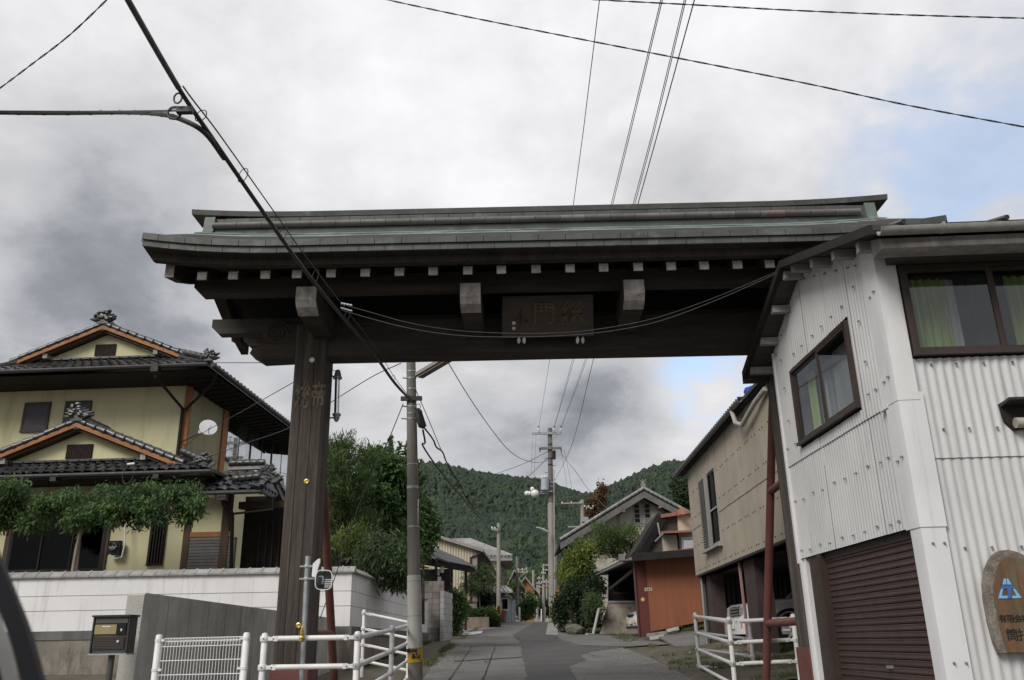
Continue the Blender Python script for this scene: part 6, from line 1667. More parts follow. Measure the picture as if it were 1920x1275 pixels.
for k in range(6):
    mb = MB(); mb.box(.2 + k * .95, 1.05 + k * .95, zg, z0 - .2, -.03, .04 + .02 * (k % 2), SS); mb.build('shutter_panel', mat('blue grey panel', (.20, .225, .25), (.16, .18, .2), scale=2, stretch=(3, 3, .3), rough=.5) if k == 0 else MATS['blue grey panel'], sp_)
mb = MB(); mb.box(-.1, .12, .0, .55, -.2, .1, frame(P(942, 1163, 54), (1, 0, 0), Z)); mb.box(-.08, .10, .55, .60, -.18, .08, frame(P(942, 1163, 54), (1, 0, 0), Z))
one(mb, 'postbox', mat('red post box', (.36, .06, .055), None, scale=5, rough=.5), 'small red box standing beside the shop door', 'box')
# brown balcony wall beside the cream house
mb = MB(); mb.hexa([P(935, 1104, 60), P(947, 1102, 60), P(945, 1081, 60), P(936, 1075, 60)], [p + V((0, 1.5, 0)) for p in (P(935, 1104, 60), P(947, 1102, 60), P(945, 1081, 60), P(936, 1075, 60))])
one(mb, 'balcony', wood_b, 'brown boarded balcony wall above the tin awning', 'balcony')
# planter wall
pa = PG(873, 1178); mb = MB(); PWM = frame((pa.x, 44.6, 0), (1, .05, 0), Z)
x1, _ = lx(PWM, 917, 1160); mb.prism([(0, gz(44) - .3), (x1, gz(44) - .3), (x1, 2.44), (.02, 2.44)], -2.5, 0, PWM)
pl_ = one(mb, 'planter_wall', mat('pinkish stained concrete', (.34, .265, .205), (.24, .19, .15), scale=2.2, stretch=(2, 2, .5), rough=.95, fine=.2), 'stained pinkish concrete planter wall at the left kerb', 'wall')
# far houses beyond the bend
def far_house(name, label, px0, px1, y0, yb, Y, wallm, roofm, rise, ov=10, ridge_off=0):
    a, b_ = P(px0, y0, Y), P(px1, y0, Y); zb_ = P(px0, yb, Y).z
    t = thing(name, (a.x, Y, zb_), label, 'house', 'far houses at the end of the street')
    M = facade(Y); mb = MB(); cx = (a.x + b_.x) / 2; hw = (b_.x - a.x) / 2
    mb.prism([(a.x, zb_ - 1), (b_.x, zb_ - 1), (b_.x, a.z), (cx, a.z + rise * .92), (a.x, a.z)], -6, 0, M); mb.build('wall', wallm, t)
    o_ = hw * ov / 100 + .4
    for sg in (-1, 1):
        e_ = V((cx + sg * (hw + o_), Y - .5, a.z - rise * o_ / hw)); r_ = V((cx, Y - .5, a.z + rise)); mb = MB()
        mb.slab([e_, r_, r_ + V((0, 7, 0)), e_ + V((0, 7, 0))] if sg < 0 else [r_, e_, e_ + V((0, 7, 0)), r_ + V((0, 7, 0))], .18, (0, 0, 1)); mb.build('roof_slope', roofm, t)
    window(M, cx - hw * .5, cx - hw * .05, a.z - 1.6, a.z - .5, t, wood_pale, pane_d, 1, .06, .05, d=.3)
    return t
far_house('far_house', 'far orange walled house with grey gable roof at the street bend', 968, 1002, 1102, 1160, 92, mat('orange wall', (.30, .14, .06), (.24, .11, .05), scale=1), tile_f, 1.1)
far_house('far_house', 'far grey roofed house half hidden by trees left of the bend', 955, 975, 1087, 1160, 80, wood_pale, tile_f, .9)
far_house('far_house', 'far dark roofed house behind the poles at the bend', 1004, 1028, 1128, 1162, 120, plaster_g, tile_k, 1.0)
far_house('far_house', 'farthest pale house under the wooded hill at the end of the road', 990, 1016, 1140, 1165, 150, cream_w, tile_f, 1.0)
mb = MB(); mb.tube([P(973.5, 1163, 57), P(973.5, 1138, 57)], .07, 8); one(mb, 'white_post', porc, 'short white post at the left kerb before the bend', 'post')
for k, (px, y0, y1, Y) in enumerate(((1006, 1140, 1163, 88), (1015, 1142, 1163, 92), (1022, 1138, 1163, 99))):
    mb = MB(); mb.tube([P(px, y1, Y), P(px, y0, Y)], .06, 6); one(mb, 'white_post', porc, ('short white post farthest left of three at the bend', 'short white post in the middle of three at the bend', 'short white post right of three at the bend')[k], 'post')
mb = MB(); mb.lathe([(.28, -.03), (.30, 0), (.28, .03)], P(1051, 1112, 60), 16, V((0, -1, 0))); mb.tube([P(1051, 1112, 60.1), P(1052, 1160, 60.1)], .03, 6); one(mb, 'orange_mirror', mat('orange disc', (.62, .17, .05), None, scale=5, rough=.4), 'round orange road mirror disc behind the far utility pole', 'mirror')
# ------------------------------------------------------------ right of the street
# orange shed
OM = frame((3.8, 28, 0), (1, .04, 0), Z)
os_ = thing('orange_shed', (4.5, 30, 1.3), 'rusty orange corrugated shed open to the street with a dark lean-to roof', 'shed')
x1 = 2.75; zbot = lambda x: 1.40 + .17 * x; ztop = lambda x: 3.80 + .10 * x
for k in range(4):
    a, b_ = .33 + k * (x1 - .33) / 4, .33 + (k + 1) * (x1 - .33) / 4
    corrugated(OM, a, b_ + .01, zbot, ztop, .07, .002, .003 * (k % 2), 5).build('corrugated_sheet', corr_o, os_, True)
mb = MB(); mb.prism([(.03, 1.3), (.33, 1.38), (.33, 3.86), (-.02, 3.82)], -.2, .02, OM); mb.build('red_post', mat('dark red steel post', (.125, .030, .026), (.09, .025, .022), scale=3, stretch=(3, 3, .4), rough=.7, fine=.12), os_)
mb = MB(); mb.tube([OM @ V((-.03, 1.3, .06)), OM @ V((-.06, 3.55, .06)), OM @ V((-.42, 3.60, .1))], .035, 7); mb.build('downpipe', mat('brown pipe', (.10, .05, .045), None, scale=6), os_, True)
mb = MB(); mb.box(-.09, .09, -.12, .1, -.1, .1, Matrix.Translation(OM @ V((-.44, 3.70, .1)))); mb.build('hopper', tin, os_)
ea, eb = P(1187, 1046, 27.4), P(1114, 1080, 39.5); rr0, rr1 = P(1345, 1032, 27.4), P(1345, 1032, 27.4) + V((.3, 12, .35))
for nm, d0, d1, m_ in (('roof', 0, .10, wood_k),):
    mb = MB(); mb.hexa([p + Z * d0 for p in (ea, rr0, rr1, eb)], [p + Z * d1 for p in (ea, rr0, rr1, eb)]); mb.build(nm, m_, os_)
mb = MB(); mb.hexa([ea + V((-.04, -.03, -.10)), rr0 + V((0, -.03, -.12)), rr0 + V((0, .03, -.12)), ea + V((-.04, .03, -.10))], [p + Z * .16 for p in (ea + V((-.04, -.03, -.04)), rr0 + V((0, -.03, -.06)), rr0 + V((0, .03, -.06)), ea + V((-.04, .03, -.04)))]); mb.build('front_edge', wood_k, os_)
mb = MB(); mb.tube([ea + V((-.06, 0, -.03)), eb + V((-.06, 0, -.03))], .05, 7); mb.build('gutter', tin, os_, True)
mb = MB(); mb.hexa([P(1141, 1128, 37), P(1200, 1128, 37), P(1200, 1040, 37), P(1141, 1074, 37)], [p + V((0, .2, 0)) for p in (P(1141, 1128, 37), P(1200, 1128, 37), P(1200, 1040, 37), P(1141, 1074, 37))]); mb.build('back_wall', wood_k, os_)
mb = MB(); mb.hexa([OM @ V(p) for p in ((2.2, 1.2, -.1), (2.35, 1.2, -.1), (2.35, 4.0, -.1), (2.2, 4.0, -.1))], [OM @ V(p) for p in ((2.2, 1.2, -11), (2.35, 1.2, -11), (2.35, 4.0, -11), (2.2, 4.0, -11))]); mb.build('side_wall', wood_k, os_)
mb = MB(); mb.beam(P(1144, 1104, 35), P(1186, 1070, 29), .06, .10); mb.build('brace', wood_k, os_)
mb = MB(); mb.beam(P(1150, 1112, 36.5), P(1180, 1112, 36.5), .06, .06); mb.build('rail', wood_b, os_)
mb = MB(); c_ = OM @ V((.165, 2.42, .02)); mb.lathe([(.06, 0), (.06, .012), (.02, .016)], c_, 14, V((0, -1, 0))); mb.build('round_badge', mat('cream yellow disc', (.55, .42, .16), None, scale=20, rough=.5), os_)
me = text_mesh('3722', .135, .003, mat('pale stencil paint', (.58, .47, .33), None, scale=30, rough=.8), 'stencilled_number', .006)
px_, pz_ = lx(OM, 1215.5, 1105.5); put('stencilled_number', me, os_, frame(OM @ V((px_, pz_, .022)), (1, .04, .02), Z) @ Matrix.Diagonal((.95, 1, 1, 1)))
for k, (a, b_, c_) in enumerate(((1212, 1191, 1250), (1250, 1183, 1272), (1218, 1197, 1244))):
    p, q = P(a, b_, 27.8 - .4 * (k == 2)), P(c_, b_ - 5 + 1 * (k == 2), 27.8 - .4 * (k == 2)); mb = MB(); mb.beam(p, q, .12, .10); one(mb, 'kerb_block', block_p if k else conc, ('long rough concrete kerb piece under the orange wall', 'pale short kerb block under the orange wall', 'low concrete strip in front of the orange wall')[k], 'kerb')
# grassy strip along the orange wall
tufts('grass_strip', 'strip of green grass along the foot of the orange shed', [(4.7 + .16 * i, 27.6 + .1 * (i % 3), 1.38 + .03 * i, .14) for i in range(10)], 60, .09, grass_m, 8)
mb = MB(); mb.hexa([V((4.2, 24, .95)), V((9, 24, 1.05)), V((9, 28.1, 1.75)), V((4.3, 28.1, 1.36))], [V((4.2, 24, 1.045)), V((9, 24, 1.10)), V((9, 28.1, 1.78)), V((4.3, 28.1, 1.37))]); o = mb.build('shed_ramp', asph_1); o['kind'] = 'structure'
# battered concrete wall and drain pipe
bt = thing('battered_wall', (4.6, 36, 1.5), 'stained concrete retaining wall with sloping end beside the orange shed', 'wall')
mb = MB(); q = [P(1124, 1193, 34.8), P(1205, 1193, 34.8), P(1205, 1130, 35.4), P(1142, 1130, 35.4)]; mb.hexa(q, [p + V((0, .5, 0)) for p in q]); mb.build('face', conc_t, bt)
mb = MB(); q = [P(1141.5, 1130, 35.35), P(1205, 1130, 35.35), P(1205, 1126.5, 35.35), P(1142.5, 1126.5, 35.35)]; mb.hexa(q, [p + V((0, .5, 0)) for p in q]); mb.build('cap', conc, bt)
mb = MB(); mb.tube(sagline([P(1136, 1142, 34.6), P(1125, 1142, 34.4), P(1122, 1146, 34.3), P(1113, 1186, 34.0), P(1111, 1190, 33.8), P(1100, 1190, 33.4)], 3), .055, 8); one(mb, 'drain_pipe', pole_w, 'bent pale drain pipe beside the stained concrete wall', 'pipe', smooth=True)
# grey gabled house
GYM = facade(43, .0)
gh = thing('gabled_house', (5, 45, 2), 'old grey plastered house with a wide gable and double window', 'house')
ax_, az_ = lx(GYM, 1203, 921); lxx, lz = lx(GYM, 1049, 1016); rx, rz_ = lx(GYM, 1283, 962)
hw = ax_ - lxx; 
mb = MB(); xl, zl = lx(GYM, 1066, 1020); sl = (az_ - lz) / hw
mb.prism([(xl, 2), (rx + .2, 2), (rx + .2, az_ - sl * (rx + .2 - ax_) - .35), (ax_, az_ - .35), (xl, az_ - sl * (ax_ - xl) - .35)], -6, 0, GYM); mb.build('gable_wall', plaster_g, gh)
for sg, xe in ((-1, lxx), (1, rx + 1.0)):
    a = GYM @ V((ax_, az_ - .02, .75)); b_ = GYM @ V((xe, az_ - .02 - sl * abs(xe - ax_), .75)); bk = V((0, 7, 0))
    mb = MB(); mb.hexa([a - Z * .12, b_ - Z * .12, b_ + bk - Z * .12, a + bk - Z * .12], [a, b_, b_ + bk, a + bk]); mb.build('roof_slope', wood_k, gh)
    mb = MB(); mb.hexa([a - Z * .42 - V((0, .02, 0)), b_ - Z * .42 - V((0, .02, 0)), b_ + V((0, .06, -.42)), a + V((0, .06, -.42))], [a - Z * .10 - V((0, .02, 0)), b_ - Z * .10 - V((0, .02, 0)), b_ + V((0, .06, -.10)), a + V((0, .06, -.10))]); mb.build('barge_board', wood_pale if False else mat('grey barge board', (.15, .145, .135), (.1, .097, .09), scale=3, rough=.9), gh)
    n = int((b_ - a).length / .24); x = (a - b_).normalized()
    for k in range(n):
        p = b_.lerp(a, k / n) + Z * .05 - V((0, .03, 0)); put('verge_tile', vt_me_g if 'vt_me_g' in globals() else globals().setdefault('vt_me_g', (lambda m_: m_.mesh('verge_tile', tile_f, smooth=True))(MB().tube([(0, 0, 0), (.24, 0, .01)], [.085, .07], 7))), gh, frame(p, x, None, Z - x * x.z))
    for f in (.25, .5, .75):
        c_ = a.lerp(b_, f) - Z * .40; mb = MB(); mb.beam(c_, c_ + V((0, .8, 0)), .12, .16); mb.build('purlin_end', wood_pale, gh)
wx0, wz0 = lx(GYM, 1190, 981); wx1, wz1 = lx(GYM, 1218, 945)
mb = MB(); mb.box(wx0 - .05, wx1 + .05, wz0 - .06, wz1 + .06, 0, .03, GYM); gw_ = mb.build('window', wood_pale, gh)
for a, b_ in ((wx0 + .03, wx0 + .26), (wx1 - .26, wx1 - .03)):
    for k in range(4):
        h = (wz1 - wz0) / 4; mb = MB(); mb.box(a, b_, wz0 + k * h + .03, wz0 + (k + 1) * h - .02, .03, .036, GYM); mb.build('pane', mirror_b if not (a > wx0 + .3 and k == 0) else tin, gw_)
mb = MB(); mb.box((wx0 + wx1) / 2 - .14, (wx0 + wx1) / 2 + .14, wz0 - .03, wz1 + .03, .03, .06, GYM); mb.build('window_post', wood_pale, gh)
mb = MB(); mb.box(ax_ - .03, ax_ + .03, wz1 + .05, az_ - .42, 0, .05, GYM); mb.build('king_post', wood_pale, gh)
for px in (1126, 1160.5, 1247):
    x, z_ = lx(GYM, px, 985); mb = MB(); mb.box(x - .07, x + .07, z_, az_ - sl * abs(x - ax_) - .40, 0, .045, GYM); mb.build('wall_post', wood_pale, gh)
_, z_ = lx(GYM, 1160, 986); mb = MB(); mb.box(xl, rx, z_ - .04, z_ + .03, 0, .04, GYM); mb.build('wall_rail', wood_pale, gh)
mb = MB(); q0, q1 = lx(GYM, 1052, 1023), lx(GYM, 1062, 1085); mb.box(q0[0] + .05, q0[0] + .42, 2.2, q0[1], -.2, .1, GYM); mb.build('side_post', wood_k, gh)
mb = MB(); mb.box(xl - .02, rx, 3.2, 4.6, 0, .03, GYM); mb.build('stone_dado', mat('pale lichen stone', (.42, .41, .39), (.2, .2, .19), scale=6, rough=.95, fine=.3), gh)
mb = MB(); c_ = GYM @ V((ax_, az_ + .1, .6)); mb.box(-.1, .1, -.15, .15, -.1, .2, Matrix.Translation(c_)); mb.tube([c_ + Z * .15, c_ + Z * .42], [.06, .01], 5); mb.tube([c_ + Z * .2, c_ + V((.16, 0, .38))], [.04, .01], 5); mb.tube([c_ + Z * .2, c_ + V((-.16, 0, .38))], [.04, .01], 5); mb.build('ridge_ornament', tile_f, gh)
# pinkish house between
kh = thing('pink_house', (6, 36, 2), 'cream house with faded red eaves and a sloping porch roof behind the orange shed', 'house')
KY = 35.5; 
q = [P(1195, 1036, 33), P(1236, 967, 33), P(1300, 958, 33), P(1300, 1010, 33)]
ra, rb_, rc_ = P(1193, 1042, 34), P(1239, 966, 34), P(1310, 955, 34)
mb = MB(); bk = V((.4, 5, 0))
mb.hexa([rb_ - Z * .10, rc_ - Z * .10, rc_ + V((0, 5, -.1)), rb_ + V((0, 5, -.1))], [rb_ + Z * .03, rc_ + Z * .03, rc_ + V((0, 5, .03)), rb_ + V((0, 5, .03))]); mb.build('roof', pink_m, kh)
mb = MB(); mb.hexa([ra, rb_, rb_ + V((.3, .1, -.06)), ra + V((.3, .1, -.06))], [ra + V((-.08, 0, .14)), rb_ + V((-.08, 0, .14)), rb_ + V((0, 4, .14)), ra + V((0, 4, .14))]); mb.build('porch_roof', wood_k, kh)
mb = MB(); mb.hexa([P(1200, 1036, 34.3), P(1240, 972, 34.3), P(1300, 963, 34.3), P(1300, 1036, 34.3)], [P(1200, 1036, 38), P(1240, 972, 38), P(1300, 963, 38), P(1300, 1036, 38)]); mb.build('porch_soffit', wood_g, kh)
KM = facade(34.2); x0, z0 = lx(KM, 1272, 995); x1, z1 = lx(KM, 1312, 962)
mb = MB(); mb.box(x0, x1 + 2, 2, z1 - .05, -3, 0, KM); mb.build('wall', mat('pale peach wall', (.52, .43, .31), (.45, .37, .27), scale=1.2, rough=.9), kh)
mb = MB(); a, b_ = P(1229, 1013, 33.4), P(1241, 1000, 33.4); c_ = P(1310, 997, 33.4); d_ = V((0, 1.4, .12)); mb.hexa([b_, c_, c_ + d_, b_ + d_], [p + Z * .08 for p in (b_, c_, c_ + d_, b_ + d_)]); mb.build('canopy', pink_m, kh)
mb = MB(); mb.beam(P(1228, 1015, 33.4), P(1243, 1000, 33.4), .05, .06); mb.build('canopy_edge', tin, kh)
mb = MB(); mb.beam(P(1233, 980, 33.6), P(1238, 1006, 33.6), .05, .05); mb.build('drain', pole_l, kh)
x0, z0 = lx(KM, 1243, 1030); x2, z2 = lx(KM, 1268, 1003); mb = MB(); mb.box(x0, x2, 2.5, z2, -1, .1, KM); mb.build('porch_wall', plaster_g, kh)
x0, z0 = lx(KM, 1281, 1030); x2, z2 = lx(KM, 1312, 1011); window(KM, x0, x2, z0 - .4, z2, kh, porc, pane_m, 1, .07, .16, d=.1)
p = P(1277, 960, 33.8); mb = MB(); mb.box(-.09, .09, -.3, .3, -.13, .1, Matrix.Translation(p)); mb.build('purlin_end', mat('salmon paint', (.42, .19, .12), None, scale=5), kh)
# stones at the foot of the right hedge
for i in range(14):
    p = PG(rnd.uniform(1056, 1098), rnd.uniform(1176, 1188)); mb = MB(); mb.ball((p.x, p.y, p.z + .12), rnd.uniform(.2, .42), rnd.uniform(.2, .4), rnd.uniform(.14, .3), 8, 5)
    mb.v = [tuple(V(v) + V((rnd.uniform(-.04, .04), rnd.uniform(-.04, .04), rnd.uniform(-.04, .04)))) for v in mb.v]
    one(mb, 'rock', stone_m, 'mossy boulder at the foot of the right roadside shrubs', 'rock', 'boulders under the right shrubs')
# ------------------------------------------------------------ utility poles
def pole(name, base, top, r0, r1, m, label, group=None, band=None, steps=False):
    t = thing(name, base, label, 'utility pole', group)
    mb = MB(); mb.tube([V(base) - Z * .3, base, top], [r0, r0, r1], 14); mb.build('shaft', m, t, True)
    return t
def on(base, top, f): return V(base).lerp(V(top), f)
def rad(r0, r1, f): return r0 + (r1 - r0) * f
def ring(t, base, top, f, r0, r1, h, m, nm='band', grow=.004):
    c_ = on(base, top, f); r_ = rad(r0, r1, f) + grow; mb = MB(); mb.lathe([(r_, -h / 2), (r_, h / 2)], c_, 14, V(top) - V(base)); return mb.build(nm, m, t, True)
# near pole left of the road
b1 = P(779.5, 1275, 14.0); b1 = b1 - Z * .12; t1 = P(769, 560, 14.0)
p1 = pole('utility_pole', b1, t1, .115, .070, pole_c, 'weathered concrete utility pole with a yellow band near the white railing')
f_of = lambda py: (P(775, py, 14.0).z - b1.z) / (t1.z - b1.z)
a, c_ = f_of(1215), f_of(1079); mb = MB(); mb.tube([on(b1, t1, a), on(b1, t1, c_)], [rad(.115, .07, a) + .006, rad(.115, .07, c_) + .006], 14); mb.build('sleeve', pole_w, p1, True)
for y_ in (1090, 1155): ring(p1, b1, t1, f_of(y_), .115, .07, .006, conc_d, 'seam', .0075)
a, c_ = f_of(1242), f_of(1216); mb = MB(); mb.tube([on(b1, t1, a), on(b1, t1, c_)], [rad(.115, .07, a) + .008, rad(.115, .07, c_) + .008], 14); bd = mb.build('warning_band', yellow_p, p1, True)
g = random.Random(4)
for k in range(9):
    a_ = -2.4 + k * .35; c_ = on(b1, t1, f_of(1219 + (k % 2) * 1.5)); r_ = .126; mb = MB(); mb.box(-.018, .018, -.02, .02, -.003, .003, frame(c_ + V((r_ * math.sin(a_ * .55), -r_ * math.cos(a_ * .55), 0)), (math.cos(a_ * .55), math.sin(a_ * .55), 0), Z)); mb.build('black_mark', black_p, bd)
for k, (px, py, w, h) in enumerate(((775, 1230, .022, .07), (781, 1232, .05, .018), (781, 1226, .012, .05), (786, 1231, .014, .06))):
    c_ = P(px, py, 13.86); mb = MB(); mb.box(-w, w, -h / 2, h / 2, -.003, .003, frame(V((c_.x, c_.y + abs(px - 780) * .004, c_.z)), (1, 0, 0), Z)); mb.build('black_mark', black_p, bd)
for y_ in (697, 710, 730, 751, 763, 776, 786, 871, 914, 988): ring(p1, b1, t1, f_of(y_), .115, .07, .02 if y_ not in (914,) else .05, galv if y_ not in (751,) else dark_m)
for y_, d_ in ((710, -.14), (763, -.15), (786, -.17), (1078, .05), (1190, .03)):
    c_ = on(b1, t1, f_of(y_)); mb = MB(); mb.tube([c_, c_ + V((d_, -.06, 0))], .011, 6); mb.build('step_bolt', galv, p1)
c_ = on(b1, t1, f_of(750)); mb = MB(); mb.box(-.17, .19, -.12, -.07, -.035, .035, Matrix.Translation(c_)); mb.build('clamp_bar', dark_m, p1)
mb = MB(); mb.box(-.006, .006, -.2, .2, -.004, .004, frame(on(b1, t1, f_of(960)) + V((.085, -.05, 0)), (1, 0, 0), Z)); mb.build('white_strip', porc, p1)
# street lamp arm on it
sl_ = thing('street_lamp', P(783, 702, 13.9), 'flat tube street lamp tilted out from the near concrete pole', 'lamp')
a, b_ = P(786, 703, 13.8), P(850, 665, 13.0); d = (b_ - a).normalized(); 
mb = MB(); mb.beam(a, b_, .16, .06, Z); mb.build('tray', pole_l, sl_)
mb = MB(); mb.beam(a - Z * .045 + d * .03, b_ - Z * .045, .11, .04, Z); mb.build('diffuser', mat('brownish diffuser', (.20, .165, .13), None, scale=6, rough=.4), sl_)
mb = MB(); c_ = on(b1, t1, f_of(705)); mb.tube(sagline([c_ + V((.06, -.05, -.12)), c_ + V((.10, -.06, -.02)), a], 4), .012, 6); mb.build('arm', dark_m, sl_, True)
# cable closure hanging beside the pole
cc = thing('cable_closure', P(787, 797, 13.9), 'black bulging cable closure box hanging beside the near pole', 'cable box')
mb = MB(); mb.tube([P(782, 766, 13.85), P(784, 772, 13.85), P(791, 798, 13.85), P(794, 803, 13.85)], [.03, .07, .065, .02], 10); mb.build('case', black_r, cc, True)
mb = MB(); mb.tube([P(788, 772, 13.8), P(795, 800, 13.8)], [.03, .045], 8); mb.build('drip_box', mirror_b, cc, True)
mb = MB(); mb.tube(sagline([P(780, 760, 13.85), P(786, 757, 13.85), P(788, 765, 13.85), P(781, 768, 13.85)], 4), .008, 5); mb.build('hanger', galv, cc, True)
# far main pole with cross arms and transformer
b2, t2 = P(1036, 1172, 52), P(1031, 803, 52)
p2 = pole('utility_pole', b2, t2, .20, .14, pole_c, 'tall concrete utility pole with two cross arms and a transformer down the street')
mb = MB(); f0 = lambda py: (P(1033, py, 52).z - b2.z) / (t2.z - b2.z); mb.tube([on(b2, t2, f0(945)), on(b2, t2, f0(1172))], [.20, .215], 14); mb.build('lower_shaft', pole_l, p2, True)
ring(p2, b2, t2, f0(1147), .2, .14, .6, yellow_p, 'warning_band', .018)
for k in range(5):
    c_ = on(b2, t2, f0(1147)); a_ = -1.1 + k * .55; mb = MB(); mb.box(-.035, .035, -.3, .3, -.004, .004, frame(c_ + V((.226 * math.sin(a_), -.226 * math.cos(a_), 0)), (math.cos(a_), math.sin(a_), 0), Z)); mb.build('black_stripe', black_p, p2)
for (xa_, xb_, y_) in ((997, 1053, 812), (1011, 1053, 840)):
    a, b_ = P(xa_, y_ + 1, 51.8), P(xb_, y_, 51.8); mb = MB(); mb.beam(a, b_, .11, .14); mb.build('cross_arm', galv if y_ < 820 else pole_c, p2)
mb = MB(); mb.beam(P(1046, 814, 51.8), P(1034, 828, 51.8), .05, .06); mb.build('arm_brace', galv, p2)
def insulator(px, py, Y, par, s_=1.0, nm='insulator', up_=1):
    mb = MB(); c_ = P(px, py, Y); mb.lathe([(.03 * s_, 0), (.03 * s_, .05 * s_), (.09 * s_, .08 * s_), (.09 * s_, .12 * s_), (.06 * s_, .15 * s_), (.09 * s_, .2 * s_), (.05 * s_, .28 * s_), (.03 * s_, .36 * s_)], c_, 8, Z * up_); mb.build(nm, porc, par, True)
for px in (1010, 1039, 1052): 
    insulator(px, 810, 51.7, p2); mb = MB(); c_ = P(px, 803, 51.7); mb.box(-.05, .05, -.05, .05, -.12, .12, Matrix.Translation(c_)); mb.build('wire_cap', black_r, p2)
for px in (1012, 1052): 
    mb = MB(); mb.tube([P(px, 841, 51.7), P(px + .5, 848, 51.7)], [.05, .03], 6); mb.build('hanger', dark_m, p2)
a, b_ = P(1022, 897, 51.6), P(1021.5, 919, 51.6); mb = MB(); mb.tube([a, b_], .24, 14); mb.lathe([(.26, 0), (.26, .03)], a, 14); tr_ = mb.build('transformer', mat('pale blue grey enamel', (.36, .38, .43), (.31, .33, .37), scale=3, rough=.4), p2, True)
mb = MB(); mb.box(-.5, .25, -.1, .1, -.05, .0, Matrix.Translation(P(1028, 921, 51.7))); mb.build('bracket', galv, tr_)
for px in (1017, 1022): insulator(px, 898, 51.6, p2, .6)
mb = MB(); mb.beam(P(1004, 925, 51.6), P(1030, 925, 51.7), .06, .06); mb.build('lamp_arm', pole_l, p2)
for px, py, s_ in ((988, 925, .16), (993, 925, .15), (998, 917, .14), (1003, 925.5, .26)):
    mb = MB(); mb.ball(P(px, py, 51.5), s_, s_, s_ * .95, 9, 6); mb.build('lamp_globe', porc, p2, True)
for px, py in ((1038, 848), (1038, 852)): mb = MB(); mb.tube([P(1039, 845, 51.6), P(1039, 861, 51.6)], .10, 8); mb.build('switch_box', dark_m, p2, True)
for y_ in (834, 860, 872, 905, 912, 945): ring(p2, b2, t2, f0(y_), .20, .14, .10, dark_m if y_ < 880 else galv)
for k in range(12):
    c_ = on(b2, t2, f0(860 + k * 13)); mb = MB(); mb.tube([c_, c_ + V((.34 * (1 if k % 2 else -1) + .0, 0, 0))], .016, 5); mb.build('step_bolt', dark_m, p2)
mb = MB(); mb.tube([P(1038.5, 880, 51.8), P(1040.5, 1165, 51.8)], .035, 6); mb.build('riser_pipe', pole_w, p2, True)
# curved white lamp on it
s2 = thing('street_lamp', P(1028, 998, 51.5), 'slim white cobra lamp on the far main pole', 'lamp')
mb = MB(); mb.tube([P(1031, 998, 51.6), P(1024, 996, 51.2), P(1018, 993, 50.8), P(1007, 988.5, 50.2)], [.04, .08, .09, .03], 8); mb.build('head', porc, s2, True)
# thin pole beside it
def simple_pole(px, y0, y1, Y, r_, label, m=None, arms=(), group='thin far poles along the street'):
    b_, t_ = P(px, y1, Y), P(px, y0, Y); t = pole('utility_pole', b_, t_, r_, r_ * .75, m or pole_l, label, group)
    for (xa_, xb_, ya, yb_) in arms:
        mb = MB(); mb.beam(P(xa_, ya, Y - .2), P(xb_, yb_, Y - .2), .09, .10); mb.build('cross_arm', pole_l, t)
        for q in (0.05, .5, .95):
            c_ = P(xa_ + (xb_ - xa_) * q, ya + (yb_ - ya) * q, Y - .2); mb = MB(); mb.lathe([(.02, 0), (.045, .04), (.045, .08), (.02, .14)], c_, 7); mb.build('insulator', porc, t, True)
    return t
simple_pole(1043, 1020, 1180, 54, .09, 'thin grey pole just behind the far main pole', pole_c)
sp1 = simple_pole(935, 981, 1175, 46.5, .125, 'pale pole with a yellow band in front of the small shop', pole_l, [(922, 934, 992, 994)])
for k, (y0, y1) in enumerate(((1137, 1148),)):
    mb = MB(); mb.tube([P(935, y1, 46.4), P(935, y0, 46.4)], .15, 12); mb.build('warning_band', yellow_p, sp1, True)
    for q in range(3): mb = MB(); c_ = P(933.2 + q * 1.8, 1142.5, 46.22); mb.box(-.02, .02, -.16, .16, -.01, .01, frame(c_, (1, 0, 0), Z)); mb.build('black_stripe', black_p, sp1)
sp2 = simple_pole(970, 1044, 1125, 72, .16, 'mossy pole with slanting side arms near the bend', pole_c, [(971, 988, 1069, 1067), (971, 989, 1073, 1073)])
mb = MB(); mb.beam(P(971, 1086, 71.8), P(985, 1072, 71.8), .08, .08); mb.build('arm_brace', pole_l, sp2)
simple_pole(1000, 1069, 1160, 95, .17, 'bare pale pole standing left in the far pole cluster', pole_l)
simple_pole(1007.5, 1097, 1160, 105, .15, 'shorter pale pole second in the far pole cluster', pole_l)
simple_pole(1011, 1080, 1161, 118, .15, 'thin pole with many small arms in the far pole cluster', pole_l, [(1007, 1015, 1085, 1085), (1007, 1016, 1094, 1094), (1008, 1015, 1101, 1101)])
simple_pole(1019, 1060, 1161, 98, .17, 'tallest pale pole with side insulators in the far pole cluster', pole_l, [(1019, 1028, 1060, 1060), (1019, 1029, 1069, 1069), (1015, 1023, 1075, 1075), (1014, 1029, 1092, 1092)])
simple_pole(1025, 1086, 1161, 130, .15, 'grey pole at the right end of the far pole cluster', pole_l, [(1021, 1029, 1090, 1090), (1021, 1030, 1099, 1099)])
p3 = simple_pole(1092, 937, 1010, 66, .17, 'pale pole top with a long side arm behind the gabled house', pole_l, [(1052, 1091, 944, 943)], None)
for k in range(5):
    insulator(1096 + k * 4, 951 + (k % 2) * 4, 65.8, p3, .45)
mb = MB(); mb.beam(P(1094, 948, 66), P(1112, 953, 65), .06, .06); mb.build('side_bracket', galv, p3)
mb = MB(); mb.box(-.25, .25, -.2, .2, -.1, .25, Matrix.Translation(P(1097, 976, 65.7))); mb.build('switch_box', galv, p3)

